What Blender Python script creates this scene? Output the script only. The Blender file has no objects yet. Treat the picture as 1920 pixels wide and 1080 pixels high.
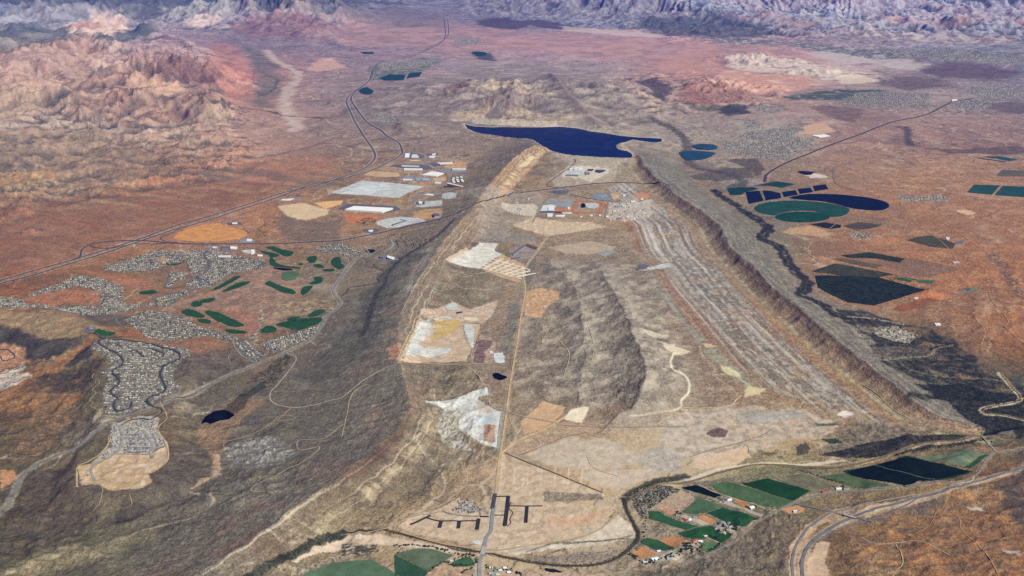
import bpy, math, random, bmesh
import numpy as np
from mathutils import Vector
from mathutils.geometry import delaunay_2d_cdt

# ---------------------------------------------------------------- camera, sky, sun, exposure
sc = bpy.context.scene
COL = sc.collection
H0 = 3000.0
PITCH = math.radians(21.3)
FPX = 1663.0
camd = bpy.data.cameras.new('camera'); cam = bpy.data.objects.new('camera', camd); COL.objects.link(cam)
cam.location = (0, 0, H0); cam.rotation_euler = (math.pi/2 - PITCH, 0, 0)
camd.sensor_width = 36.0; camd.lens = 36.0*FPX/1920.0
camd.clip_start = 10.0; camd.clip_end = 200000.0
sc.camera = cam

SUN_EL = math.radians(42.0); SUN_AZ = math.radians(128.0)     # clockwise from +Y (view direction)
world = bpy.data.worlds.new('World'); sc.world = world; world.use_nodes = True
wn = world.node_tree.nodes; wl = world.node_tree.links
sky = wn.new('ShaderNodeTexSky'); sky.sky_type = 'NISHITA'; sky.sun_disc = False
sky.sun_elevation = SUN_EL; sky.sun_rotation = SUN_AZ; sky.altitude = 2500.0
bg = wn['Background']; bg.inputs['Strength'].default_value = 0.05
wl.new(sky.outputs[0], bg.inputs['Color'])
sund = bpy.data.lights.new('sun', 'SUN'); sun = bpy.data.objects.new('sun', sund); COL.objects.link(sun)
sund.energy = 5.0; sund.angle = math.radians(0.5); sund.color = (1.0, 0.95, 0.82)
sdir = Vector((math.sin(SUN_AZ)*math.cos(SUN_EL), math.cos(SUN_AZ)*math.cos(SUN_EL), math.sin(SUN_EL)))
sun.rotation_euler = sdir.to_track_quat('Z', 'Y').to_euler(); sun.location = (0, 0, 6000)
sc.view_settings.view_transform = 'Standard'; sc.view_settings.look = 'None'
sc.view_settings.exposure = 0.32; sc.view_settings.gamma = 1.0; sc.view_settings.use_curve_mapping = False
sc.cycles.use_denoising = False; sc.render.filter_size = 1.15
sc.cycles.volume_bounces = 1; sc.cycles.max_bounces = 4; sc.cycles.diffuse_bounces = 2

# ---------------------------------------------------------------- reading traced outlines
def Z(x0, y0, s, txt):
    out = []
    for w in txt.split():
        a, b = w.split(','); out.append((x0 + float(a)/s, y0 + float(b)/s))
    return out
def T(c, r, txt): return Z(640*c, 360*r, 3.0, txt)
WA = lambda t: Z(620, 270, 6.836, t)
JA = lambda t: Z(940, 280, 6.836, t)
FR = lambda t: Z(1180, 900, 6, t)
MH = lambda t: Z(140, 620, 6, t)
LV = lambda t: Z(740, 900, 6, t)
GC = lambda t: Z(370, 400, 6, t)
MP = lambda t: Z(130, 770, 7.2, t)
BL = lambda t: Z(0, 600, 6, t)
OR = lambda t: Z(1500, 400, 5.053, t)
HR = lambda t: Z(1200, 170, 4.695, t)
SW = lambda t: Z(480, 360, 4, t)
RR = lambda t: Z(1100, 480, 4, t)
PX = lambda t: Z(0, 0, 1, t)

def ray(px, py):
    dx = (np.asarray(px, float) - 960)/FPX; dy = (540 - np.asarray(py, float))/FPX
    c, s = math.cos(PITCH), math.sin(PITCH)
    return dx, c + dy*s, -s + dy*c
def atz(px, py, z=0.0):
    x, y, w = ray(px, py)
    t = (z - H0)/w
    return x*t, y*t

# ---------------------------------------------------------------- noise
_rs = np.random.RandomState(7)
_ga = _rs.uniform(0, 2*np.pi, 4096).astype(np.float32)
_gx, _gy = np.cos(_ga), np.sin(_ga)
def pn(x, y, seed=0):
    x = np.asarray(x, np.float32); y = np.asarray(y, np.float32)
    xf = np.floor(x); yf = np.floor(y)
    xi = xf.astype(np.int64); yi = yf.astype(np.int64)
    fx = x - xf; fy = y - yf
    def g(ix, iy, dx, dy):
        h = (ix*73856093 ^ iy*19349663 ^ (seed*83492791 + 1013)); h = (h ^ (h >> 11))*40503
        h = (h ^ (h >> 7)) & 4095
        return _gx[h]*dx + _gy[h]*dy
    u = fx*fx*fx*(fx*(fx*6 - 15) + 10); v = fy*fy*fy*(fy*(fy*6 - 15) + 10)
    a = g(xi, yi, fx, fy); b = g(xi+1, yi, fx-1, fy)
    c = g(xi, yi+1, fx, fy-1); d = g(xi+1, yi+1, fx-1, fy-1)
    a = a + u*(b - a); c = c + u*(d - c)
    return (a + v*(c - a))*1.45
def fbm(x, y, L, o=4, seed=0, gain=.5):
    r = 0; a = 1; t = 0; f = 1.0/L
    for k in range(o):
        r = r + a*pn(x*f, y*f, seed + 17*k); t += a; a *= gain; f *= 2.03
    return r/t
def ridged(x, y, L, o=5, seed=0, gain=.58):
    r = 0; a = 1; t = 0; f = 1.0/L; w = 1
    for k in range(o):
        n = 1 - np.abs(pn(x*f, y*f, seed + 31*k)); n = n*n*w
        r = r + a*n; t += a; w = np.clip(n*1.6, 0, 1); a *= gain; f *= 2.07
    return r/t
def ss(x): x = np.clip(x, 0, 1); return x*x*(3 - 2*x)
def mix(a, b, t): return a + (b - a)*t

# ---------------------------------------------------------------- the fan of ground vertices
AZM = math.radians(44.0); NA = 1500
az = np.linspace(-AZM, AZM, NA)
rr = [2300.0]
while rr[-1] < 62000:
    r = rr[-1]
    step = (r*r + H0*H0)/H0*0.00098
    step = min(step, 46.0 if r < 36000 else 46 + (r - 36000)*.02)
    rr.append(r + step)
rr = np.array(rr); NR = len(rr)
GX = (np.sin(az)[None, :]*rr[:, None]).astype(np.float32)
GY = (np.cos(az)[None, :]*rr[:, None]).astype(np.float32)
X = GX.ravel(); Y = GY.ravel(); N = X.size
D = np.repeat(rr, NA).astype(np.float32)

def polysd(pts, x, y):
    """signed distance, positive inside"""
    p = np.asarray(pts, np.float32); q = np.roll(p, -1, 0)
    d2 = np.full(x.shape, 1e12, np.float32); ins = np.zeros(x.shape, bool)
    for (ax, ay), (bx, by) in zip(p, q):
        ex, ey = bx-ax, by-ay; L = ex*ex+ey*ey + 1e-6
        t = np.clip(((x-ax)*ex + (y-ay)*ey)/L, 0, 1)
        d2 = np.minimum(d2, (x-ax-t*ex)**2 + (y-ay-t*ey)**2)
        if abs(by-ay) > 1e-6:
            c = ((y >= ay) != (y >= by)) & (x < (bx-ax)*(y-ay)/(by-ay) + ax)
            ins ^= c
    d = np.sqrt(d2)
    return np.where(ins, d, -d)
def linecoord(pts, x, y):
    """distance, arc length, signed side, interpolation values"""
    p = np.asarray(pts, np.float64)
    best = np.full(x.shape, 1e12, np.float32); S = np.zeros(x.shape, np.float32)
    sd = np.zeros(x.shape, np.float32); V = np.zeros(x.shape, np.float32)
    s0 = 0.0
    for k in range(len(p)-1):
        ax, ay = p[k][:2]; bx, by = p[k+1][:2]
        ex, ey = bx-ax, by-ay; L = math.hypot(ex, ey) + 1e-6
        t = np.clip(((x-ax)*ex + (y-ay)*ey)/(L*L), 0, 1)
        qx = x-ax-t*ex; qy = y-ay-t*ey
        d2 = qx*qx + qy*qy; m = d2 < best
        best = np.where(m, d2, best); S = np.where(m, s0 + t*L, S)
        sd = np.where(m, np.sign(qx*ey - qy*ex), sd)
        if p.shape[1] > 2: V = np.where(m, p[k][2] + t*(p[k+1][2]-p[k][2]), V)
        s0 += L
    return np.sqrt(best), S, sd, V
def smooth(pts, n=6):
    p = [np.array(a, float) for a in pts]
    if len(p) < 3: return p
    p = [2*p[0]-p[1]] + p + [2*p[-1]-p[-2]]; out = []
    for i in range(1, len(p)-2):
        a, b, c, d = p[i-1:i+3]
        for k in range(n):
            t = k/n
            out.append(.5*((2*b) + (c-a)*t + (2*a-5*b+4*c-d)*t*t + (3*b-a-3*c+d)*t**3))
    out.append(p[-2]); return out
def bbox(pts, pad):
    p = np.asarray(pts)[:, :2]
    return np.nonzero((X > p[:, 0].min()-pad) & (X < p[:, 0].max()+pad) & (Y > p[:, 1].min()-pad) & (Y < p[:, 1].max()+pad))[0]
def flat(pxs, z=0.0): return [atz(a, b, z) for a, b in pxs]

# ---------------------------------------------------------------- relief
wx = 260*fbm(X, Y, 1900, 3, 91); wy = 260*fbm(X, Y, 1900, 3, 92)
Hh = np.interp(D, [0, 12000, 16000, 20000, 30000, 40000, 50000, 70000], [0, 0, 25, 90, 290, 560, 1000, 1500]).astype(np.float32)
Hh += 14*fbm(X, Y, 1800, 4, 3) + 3.0*fbm(X, Y, 330, 3, 4)

def rough(pxs, amp, L, seed, soft=500, z=0.0, rot=0.0, stretch=1.0, o=6, warp=1.0, sharp=1.0):
    P = flat(pxs, z); i = bbox(P, soft)
    m = ss(polysd(P, X[i] + wx[i], Y[i] + wy[i])/soft + .5)
    k = m > 0; i = i[k]; m = m[k]
    x = X[i] + warp*wx[i]; y = Y[i] + warp*wy[i]
    c, s = math.cos(rot), math.sin(rot)
    u = (x*c + y*s)/stretch; v = -x*s + y*c
    Hh[i] += m*amp*(ridged(u, v, L, o, seed)**sharp - .25)
def bump(px, py, z, amp, rx, ry, rot=0, L=900, seed=1, rg=.5, pw=1.0, o=6):
    cx, cy = atz(px, py, z)
    R = max(rx, ry)
    i = np.nonzero((abs(X-cx) < R*1.1) & (abs(Y-cy) < R*1.1))[0]
    x = X[i]-cx + wx[i]*.8; y = Y[i]-cy + wy[i]*.8
    c, s = math.cos(rot), math.sin(rot)
    u = (x*c + y*s)/rx; v = (-x*s + y*c)/ry
    m = ss(1 - np.sqrt(u*u + v*v))**pw
    Hh[i] += amp*m*(1 - rg + rg*2*(ridged(X[i] + wx[i]*.5, Y[i] + wy[i]*.5, L, o, seed) - .1))

# far ranges
rough(PX('-300,130 0,75 250,75 430,60 640,80 700,30 900,-5 900,-40 -300,-40'), 420, 3200, 11, 1500, 300)
rough(PX('860,-40 860,10 1000,32 1250,45 1480,55 1700,60 2200,70 2200,-40'), 520, 3600, 12, 1500, 400)
bump(80, 34, 600, 420, 5200, 1500, .25, 1100, 21, .45)
bump(190, 34, 500, 480, 2600, 1900, 0, 1500, 22, .25)
bump(300, 28, 500, 300, 1500, 1500, 0, 900, 23, .5)
bump(385, 36, 500, 300, 2200, 1200, 0, 900, 24, .4)
bump(540, 34, 500, 760, 4400, 2800, -.1, 1500, 25, .62)
bump(980, 42, 400, 110, 2600, 900, 0, 900, 26, .3)
bump(1120, 16, 600, 420, 5500, 2500, 0, 1500, 27, .6)
bump(1240, 42, 400, 200, 1600, 900, 0, 900, 28, .4)
# Hurricane cliffs, gullied face towards the camera
def scarp(pxs, z, amp, wf, wb, gl, seed, gst=.35):
    P = [(*atz(a, b, z), 1.0) for a, b in pxs]
    i = bbox(P, max(wf, wb)*1.2)
    d, s, sd, v = linecoord(P, X[i] + wx[i]*1.4, Y[i] + wy[i]*1.4)
    gul = 1 - np.abs(pn(s/gl, d/6000, seed)); gul = gul*.6 + .4*(1 - np.abs(pn(s/gl*2.3, d/3000, seed+1)))
    f = ss(1 - d/(wf*(1 - gst + 2*gst*gul)))
    b = ss(1 - d/wb)
    Hh[i] += amp*np.where(sd > 0, f, b)
scarp(PX('1180,-8 1330,-4 1500,-6 1620,-4 1760,-8 1960,-6 2150,-10'), 1000, 620, 3600, 9000, 420, 31)
scarp(PX('1230,18 1400,28 1560,36 1750,40 1960,44'), 650, 150, 1100, 2500, 420, 33)
rough(PX('-300,90 0,60 600,50 640,20 640,-30 -300,-30'), 190, 1100, 15, 900, 400, o=6)
rough(PX('860,-30 860,30 1300,60 2200,76 2200,-30'), 200, 1000, 16, 900, 400, o=6)
rough(PX('1250,60 1500,60 1950,70 1950,110 1700,112 1500,95 1250,85'), 70, 700, 17, 400, 200, o=6)
# red cliffs sandstone, left
rough(PX('-250,380 0,345 150,320 300,290 400,262 430,200 415,140 380,100 250,70 60,78 -250,120'), 430, 2100, 41, 900, 60, rot=.55, stretch=1.7, o=7)
rough(PX('-200,330 0,300 150,290 300,262 400,235 425,170 400,120 300,90 160,70 0,110 -200,140'), 190, 800, 98, 600, 80, rot=.5, stretch=2.4, o=5)
bump(150, 112, 350, 430, 4600, 3000, .15, 1300, 42, .55)
bump(20, 150, 300, 300, 3200, 3000, 0, 1200, 43, .5)
bump(20, 200, 150, 220, 2600, 1500, 0, 900, 44, .45)
bump(290, 165, 200, 330, 1900, 1200, 0, 700, 45, .6)
bump(370, 150, 200, 300, 1900, 2200, 0, 700, 46, .6)
bump(400, 215, 80, 170, 900, 1300, 0, 400, 47, .7)
bump(220, 225, 60, 190, 2600, 1700, 0, 600, 48, .7)
rough(PX('-250,460 0,420 120,390 260,365 400,330 470,300 430,240 300,260 0,290 -250,330'), 150, 480, 49, 400, 0, rot=.3, stretch=1.8)
bump(60, 440, 0, 45, 260, 160, 0, 130, 50, .8)
bump(100, 385, 0, 40, 300, 160, 0, 130, 51, .8)
# hill country round the middle distance
bump(1420, 118, 150, 190, 1900, 1500, 0, 600, 52, .6)
bump(1540, 142, 120, 110, 1700, 900, 0, 500, 53, .6)
bump(1330, 168, 60, 120, 1500, 900, 0, 350, 54, .7)
bump(1420, 170, 60, 70, 900, 500, 0, 250, 54, .7)
bump(1790, 122, 150, 170, 2600, 1300, 0, 1500, 55, .1)
bump(1720, 152, 100, 110, 1700, 900, 0, 900, 56, .1)
bump(1870, 200, 80, 90, 1600, 700, 0, 900, 56, .1)
bump(1660, 112, 150, 80, 1600, 500, 0, 300, 57, .6)
bump(610, 113, 120, 60, 900, 600, 0, 400, 58, .1)
rough(PX('1150,240 1120,150 1300,140 1480,175 1440,200 1300,215'), 90, 800, 59, 300, 40)
# the dome north of the lake
bump(960, 178, 150, 330, 4600, 3000, 0, 900, 61, .30)
bump(950, 205, 120, 150, 1100, 700, 0, 420, 62, .55)
bump(1050, 205, 100, 130, 1000, 600, -.4, 420, 63, .55)
bump(760, 240, 40, 90, 900, 900, 0, 500, 64, .3)
bump(1160, 190, 60, 90, 1600, 1300, -.7, 600, 65, .5)

def hogback(pts, wg, ws, steep, seed, gull=90., amp_g=.28, bench=0.0):
    """pts (px,py,z); steep = +1 scarp on the right of travel, -1 on the left"""
    P = smooth([(*atz(a, b, z), z) for a, b, z in pts], 4)
    W = max(wg, ws)*1.3; i = bbox(P, W)
    x = X[i] + .22*wx[i] + 22*pn(X[i]/160, Y[i]/160, seed+5); y = Y[i] + .22*wy[i] + 22*pn(X[i]/160, Y[i]/160, seed+6)
    d, s, sd, v = linecoord(P, x, y)
    k = d < W; i, d, s, sd, v = i[k], d[k], s[k], sd[k], v[k]
    st = sd*steep > 0
    g1 = pn(s/gull, d/900, seed) + .5*pn(s/gull*2.2, d/500, seed+1)
    ug = d/(wg*(1 + .15*pn(s/600, s*0, seed+2))); us = d/(ws*(1 + .25*g1))
    hg = np.clip(1-ug, 0, 1)**1.35*(1 + amp_g*g1*ss(ug*3)*.6)
    hs = np.clip(1-us, 0, 1)**1.5
    if bench: hs = np.where(us < bench, 1 - us*.4, (1-.4*bench)*np.clip((1-us)/(1-bench), 0, 1)**1.4)
    h = v*np.where(st, hs, hg)
    return i, h, d, s, st
LR = [(1012,268,140), (965,296,140), (912,352,130), (880,395,110), (835,450,100), (795,510,95), (768,570,95),
      (745,630,95), (742,690,100), (752,735,110), (754,785,130), (705,840,135), (645,885,140), (580,930,140), (505,985,140), (410,1050,140), (280,1130,140), (80,1240,140)]
RRg = [(1195,292,74), (1215,318,74), (1250,352,78), (1300,388,82), (1345,420,86), (1372,462,86), (1412,498,86), (1452,538,86),
       (1500,575,86), (1560,628,82), (1620,680,75), (1690,735,64), (1750,778,49), (1812,800,18)]
RB = [(1180,288,40), (1150,262,70), (1122,238,120), (1108,218,170), (1076,196,230), (1050,170,260), (1030,148,280)]
ridge_rec = []
for pts, wg, ws, stp, seed in ((LR, 760, 330, -1, 71), (RRg, 600, 150, 1, 74), (RB, 1500, 420, 1, 77)):
    i, h, d, s, st = hogback(pts, wg, ws, stp, seed)
    old = Hh[i].copy(); Hh[i] = np.maximum(old, old*.5 + h) if pts is RB else old + h
    ridge_rec.append((i, d, s, st))
# hills inside the basin, scarps facing left
CH = [(1118,505,26), (1140,540,58), (1170,585,78), (1190,625,95), (1205,665,106), (1211,700,108), (1203,735,84), (1180,765,30)]
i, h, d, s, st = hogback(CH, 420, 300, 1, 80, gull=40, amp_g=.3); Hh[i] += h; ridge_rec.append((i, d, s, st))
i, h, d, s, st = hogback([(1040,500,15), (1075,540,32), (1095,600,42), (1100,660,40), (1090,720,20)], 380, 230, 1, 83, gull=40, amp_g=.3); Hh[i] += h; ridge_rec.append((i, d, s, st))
rough(PX('985,560 1010,505 1110,490 1215,500 1270,620 1300,700 1250,760 1120,770 960,745'), 24, 210, 84, 150, 20, rot=-.6, stretch=1.8, o=6)
rough(PX('760,700 900,690 930,860 830,900 700,1000 640,1000 740,860'), 26, 180, 85, 120, 10, rot=1.2, stretch=2)
rough(PX('330,760 520,780 560,900 380,1000 250,1010 140,940 300,880'), 46, 260, 86, 200, 0, rot=.5, stretch=1.6)
rough(PX('0,900 140,960 200,1080 -100,1100 -100,900'), 46, 260, 87, 200, 0)
rough(PX('-50,640 160,640 230,740 190,860 60,860 -50,800'), 42, 260, 88, 150, 0)
rough(PX('380,560 620,540 640,620 560,680 400,640'), 16, 420, 89, 200, 0)
rough(PX('1700,830 1960,810 2200,1100 1600,1150 1560,1000'), 44, 330, 90, 150, 0, rot=.2, stretch=2.2)
rough(PX('1230,1060 1420,960 1520,1000 1480,1100 1200,1110'), 34, 200, 93, 120, 0)
rough(PX('1700,560 1800,500 2000,480 2100,800 1880,720'), 26, 420, 94, 200, 0, rot=1.2, stretch=1.8)
rough(PX('1650,262 1960,262 1960,295 1640,290'), 25, 500, 95, 150, 0)

def mesa(pxs, z, slope, seed, rough_edge=1.0):
    P = flat(pxs, z); i = bbox(P, slope*1.6)
    x = X[i] + rough_edge*(38*pn(X[i]/170, Y[i]/170, seed) + 18*pn(X[i]/60, Y[i]/60, seed+1)); y = Y[i] + rough_edge*38*pn(X[i]/170, Y[i]/170, seed+2)
    m = ss(1 + polysd(P, x, y)/slope)
    Hh[i] = np.maximum(Hh[i], mix(Hh[i], z + 2*pn(X[i]/300, Y[i]/300, seed), m))
mesa(PX('185,640 260,632 340,655 365,690 325,735 330,760 312,800 322,850 300,905 235,930 145,915 150,870 195,800 178,740 190,690 165,655'), 60, 170, 101)
mesa(PX('-120,600 40,605 62,628 95,637 160,628 165,610 60,575 -120,575'), 75, 240, 103)
# the lake bed and shore
_P = [tuple(p[:2]) for p in smooth([(*atz(a, b, 20), 0) for a, b, z in RRg], 4)]; i = bbox(_P, 1300)
d, s, sd, v = linecoord(_P, X[i] + .22*wx[i], Y[i] + .22*wy[i])
_m = (sd > 0)*ss((d-230)/100)*ss((1250-d)/250)
Hh[i] += _m*(5*(1 - np.abs(pn(s/55, d/300, 461))) + 3*pn(d/24, s/900, 462) + 3*(1 - np.abs(pn(s/24, d/160, 463))))
LAKEZ = 42.0
LAKE_PX = T(1, 0, '690,697 720,706 760,712 850,716 920,714 1000,716 1110,716 1230,712 1330,722 1400,738 1480,748 1580,765 1660,772 1740,776 1800,780 1806,788 1795,798 1745,801 1690,792 1640,784 1600,797 1552,812 1546,828 1560,840 1612,850 1636,868 1637,886 1570,886 1500,884 1400,879 1300,872 1250,864 1185,850 1140,826 1080,786 1040,776 1000,777 920,769 850,757 800,752 750,742 712,724')
LP = flat(LAKE_PX, LAKEZ)
i = bbox(LP, 900)
sd = polysd(LP, X[i] + 10*pn(X[i]/70, Y[i]/70, 8), Y[i])
Hh[i] = np.where(sd > 0, LAKEZ - 4 - np.clip(sd*.15, 0, 30), mix(Hh[i], np.maximum(Hh[i], LAKEZ + 1.5), ss((700 + sd)/560)))
Hh[i] = np.where(sd < 0, np.minimum(Hh[i], LAKEZ + 2.5 + np.clip(-sd*.36, 0, 400)), Hh[i])
# terrain-wide small relief
rough(PX('985,560 1010,505 1110,490 1215,500 1270,620 1300,700 1250,760 1120,770 960,745'), 6, 60, 96, 100, 20, rot=.3, stretch=3.5, o=3, warp=.5)
_b = np.interp(D, [0, 12000, 16000, 20000, 30000], [0, 0, 25, 90, 290])
hm = ss((Hh - _b - 14)/45)*(D < 16000)
Hh += hm*11*(ridged(X + .3*wx, Y, 140, 4, 97) - .3)
def flatten(pxs, z=0, pad=18):
    P = flat(pxs, z); i = bbox(P, 90); sd = polysd(P, X[i], Y[i]); z0 = float(np.percentile(Hh[i][(sd > -25) & (sd < 0)], 40))
    Hh[i] = mix(Hh[i], z0, ss(1 + (sd+pad)/40))
Hh += 2.2*fbm(X, Y, 75, 2, 5)*(D < 13000)

flatten(T(0, 2, '1130,222 1160,180 1200,155 1260,145 1320,170 1280,195 1240,205 1190,222 1160,215'), 12)
Hg = Hh.reshape(NR, NA)
def Hat(x, y):
    x = np.asarray(x, float); y = np.asarray(y, float)
    a = (np.arctan2(x, y) + AZM)/(2*AZM)*(NA-1); r = np.hypot(x, y)
    j = np.clip(np.searchsorted(rr, r) - 1, 0, NR-2); a = np.clip(a, 0, NA-1.001); i = a.astype(int)
    fa = a - i; fr = np.clip((r - rr[j])/(rr[j+1]-rr[j]), 0, 1)
    return (Hg[j, i]*(1-fa) + Hg[j, i+1]*fa)*(1-fr) + (Hg[j+1, i]*(1-fa) + Hg[j+1, i+1]*fa)*fr
def hit(px, py, lift=0.0):
    """where the line of sight through a traced point meets the ground"""
    dx, dy, dz = ray(px, py); h = math.hypot(dx, dy); tn = -dz/h
    a = (math.atan2(dx, dy) + AZM)/(2*AZM)*(NA-1); a = min(max(a, 0), NA-1.001); i = int(a); fa = a-i
    prof = Hg[:, i]*(1-fa) + Hg[:, i+1]*fa + lift
    e = prof - (H0 - rr*tn); k = int(np.argmax(e >= 0))
    if e[k] < 0: k = NR-1
    if k == 0: r = H0/tn if tn > 0 else rr[0]
    else:
        t = -e[k-1]/(e[k]-e[k-1] + 1e-9); r = rr[k-1] + t*(rr[k]-rr[k-1])
    return (dx/h*r, dy/h*r)
def hits(pxs, lift=0.0): return [hit(a, b, lift) for a, b in pxs]

# ---------------------------------------------------------------- colours of the ground
def hx(h):
    h = h.lstrip('#'); v = np.array([int(h[k:k+2], 16)/255 for k in (0, 2, 4)])
    return np.where(v <= .04045, v/12.92, ((v+.055)/1.055)**2.4)
KA = 0.82
def A(h): return (hx(h)*KA).astype(np.float32)
GX_ = [0, 160, 320, 480, 640, 800, 960, 1120, 1280, 1440, 1600, 1760, 1920]
ROWS = [
 (0,   '6f6a64 6f6a64 706a66 80726a 8a7468 7a6c66 857a74 85807c 85807c 98908c 9a9290 a0948c a0948c'),
 (40,  '8a8580 84786c 8f7a6c 8f7468 9a7868 8a6c62 706864 7a746e 78706a 8a7a70 94887c 9c8c80 988c80'),
 (80,  'a08474 a8846a a07462 85685c 8e6c60 987062 b07462 b87660 b87660 a87662 987868 907e70 847468'),
 (130, 'b48c6c b0886a 9c6c58 a86a54 8c6c60 907468 907a6c 94786a b07256 bc7c60 b08c74 74605a 746460'),
 (180, 'aa865e 9c7a5c 8a6850 a06e54 8a7062 8a7060 8c725e 94806a 94765c a0745a 866a5c 907a68 84706a'),
 (250, 'a0846a 9c8064 98785c a4785c 8a6c58 86705c 867058 97866a 8f7e68 90806a 966e54 906852 8e6a54'),
 (330, 'a08664 9a7858 a4704c a4704c 8f6c4c 9c7c5c 8c7452 94846a 80745f 8a6e54 9a7250 a07448 986e4a'),
 (420, 'a46e4c a6724e a8724e a8744e 9c7654 93785a 90785a a48e6c 948068 7c7464 946a48 9c6c46 a46c44'),
 (520, '9a623c 946844 906c4a 92704f 847058 8c7a60 8c7a60 84725a 8f8068 8c7c68 a06e48 a86a3c a96c3c'),
 (620, '90704c 806a4e 986844 926c4a 686050 7c6c54 907c62 887860 8a7a62 98785a 907e6a 826850 aa6c40'),
 (720, '925e34 6e6450 6e6250 706452 766a54 857458 8a785e 84745a 8c7c64 94805f 94765a 6c6050 5c5a48'),
 (820, '6e5c44 6e6250 806a4c 6c6454 74695a 86745a a08a6a a88a6a b09a7c b09474 a08a6c 7c6a50 6c624e'),
 (920, '665c4c 6a6054 6a6052 6c6454 806c54 86745a b09070 b89a74 a89274 6a7450 7a6c54 8c7050 8c6038'),
 (1020,'6c6450 6e6654 6e665a 7c6c58 8f7c5c a88c6c b49878 a8947a 6c6450 786854 84684a 986438 98643a'),
 (1100,'6c6450 6e6654 6e665a 7c6c58 8f7c5c a88c6c a89070 9a8468 6c6450 786854 84684a 986438 98643a')]
GY_ = [r[0] for r in ROWS]
CG = np.array([[A(h) for h in r[1].split()] for r in ROWS])
cP, sP = math.cos(PITCH), math.sin(PITCH)
fw = Y*cP - (Hh-H0)*sP
VPX = 960 + FPX*X/fw; VPY = 540 - FPX*(Y*sP + (Hh-H0)*cP)/fw
def base_colour():
    sc_ = np.clip(D/7000, .6, 3.0)
    px = VPX + 34*fbm(X, Y, 700, 3, 110); py = VPY + 22*fbm(X, Y, 700, 3, 111)/np.sqrt(sc_)
    u = np.clip(px/160, 0, 11.999); iu = u.astype(int); fu = u-iu
    py = np.clip(py, 0, 1099.9); iv = np.clip(np.searchsorted(GY_, py, side='right')-1, 0, len(GY_)-2)
    g = np.array(GY_, float); fv = (py-g[iv])/(g[iv+1]-g[iv])
    fu = ss(fu)[:, None]; fv = ss(fv)[:, None]
    return (CG[iv, iu]*(1-fu) + CG[iv, iu+1]*fu)*(1-fv) + (CG[iv+1, iu]*(1-fu) + CG[iv+1, iu+1]*fu)*fv
C = base_colour().astype(np.float32)
lum = lambda c: c @ np.array([.3, .59, .11], np.float32)
# broad drifts of darker rock, pale silt and rusty soil
n1 = fbm(X, Y, 1100, 5, 120); n2 = fbm(X, Y, 420, 4, 121); n3 = fbm(X, Y, 130, 3, 122)
def blend(i, col, m): C[i] += (col - C[i])*np.asarray(m, np.float32)[:, None]
allv = slice(None)
_l = lum(C)[:, None]; nr = ss((17000-D)/9000); C[:] = _l + (C - _l)*(.82 + .26*nr)[:, None]; C[:, 1] *= 1.05 - .022*nr; fr_ = ss((D-19000)/9000); C[:, 0] *= 1 - .10*fr_; C[:, 2] *= 1.16 - .27*nr + .26*fr_; C *= (1.20 - .14*nr)[:, None]  # far ground shifted bluer and less red, distance haze put into its colour
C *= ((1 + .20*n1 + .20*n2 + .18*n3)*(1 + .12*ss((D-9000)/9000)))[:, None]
blend(allv, A('ab6c40'), .17*ss(n2*1.6 + .15)*ss(n1*1.5+.5))
blend(allv, A('5a564c'), .42*ss(fbm(X, Y, 600, 5, 123)*2.2 - .15))
blend(allv, A('c0b094'), .36*ss(fbm(X, Y, 500, 5, 124)*2.4 - .35))
# braided dry washes: thin pale threads and darker brush lines
for L_, sd_, w_, cc_, a_ in ((620, 140, .016, 'c8b89e', .5), (300, 141, .022, 'c4b49a', .42), (1300, 145, .008, 'c8b89e', .5), (340, 142, .030, '4c463a', .50), (150, 143, .05, '5a5244', .36), (900, 144, .016, '48443a', .5)):
    q_ = np.abs(pn((X + .5*wx + 40*pn(X/130, Y/130, sd_+9))/L_, (Y + .5*wy + 40*pn(X/130, Y/130, sd_+11))/L_, sd_))
    blend(allv, A(cc_), a_*ss(1 - q_/(w_*(1 + D/9000)))*ss(.4 + 2*pn(X/900, Y/900, sd_+5)))
# slopes: bare pale rock on steep ground far off, darker scrub in the hollows
sl = np.zeros((NR, NA), np.float32)
sl[1:-1] = (Hg[2:]-Hg[:-2])/(rr[2:]-rr[:-2])[:, None]
slx = np.zeros((NR, NA), np.float32); slx[:, 1:-1] = (Hg[:, 2:]-Hg[:, :-2])/(2*(az[1]-az[0])*rr)[:, None]
SL = np.hypot(sl, slx).ravel()
lap = np.zeros((NR, NA), np.float32); k_ = 4
lap[k_:-k_, k_:-k_] = (Hg[2*k_:, k_:-k_] + Hg[:-2*k_, k_:-k_] + Hg[k_:-k_, 2*k_:] + Hg[k_:-k_, :-2*k_])/4 - Hg[k_:-k_, k_:-k_]
lap = lap.ravel()
VEG = ss(np.clip(lap/np.maximum(D*.0009, 3), 0, 1))      # gully bottoms hold scrub
blend(allv, A('4f5148'), .72*VEG*ss((D-3000)/4000))

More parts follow.
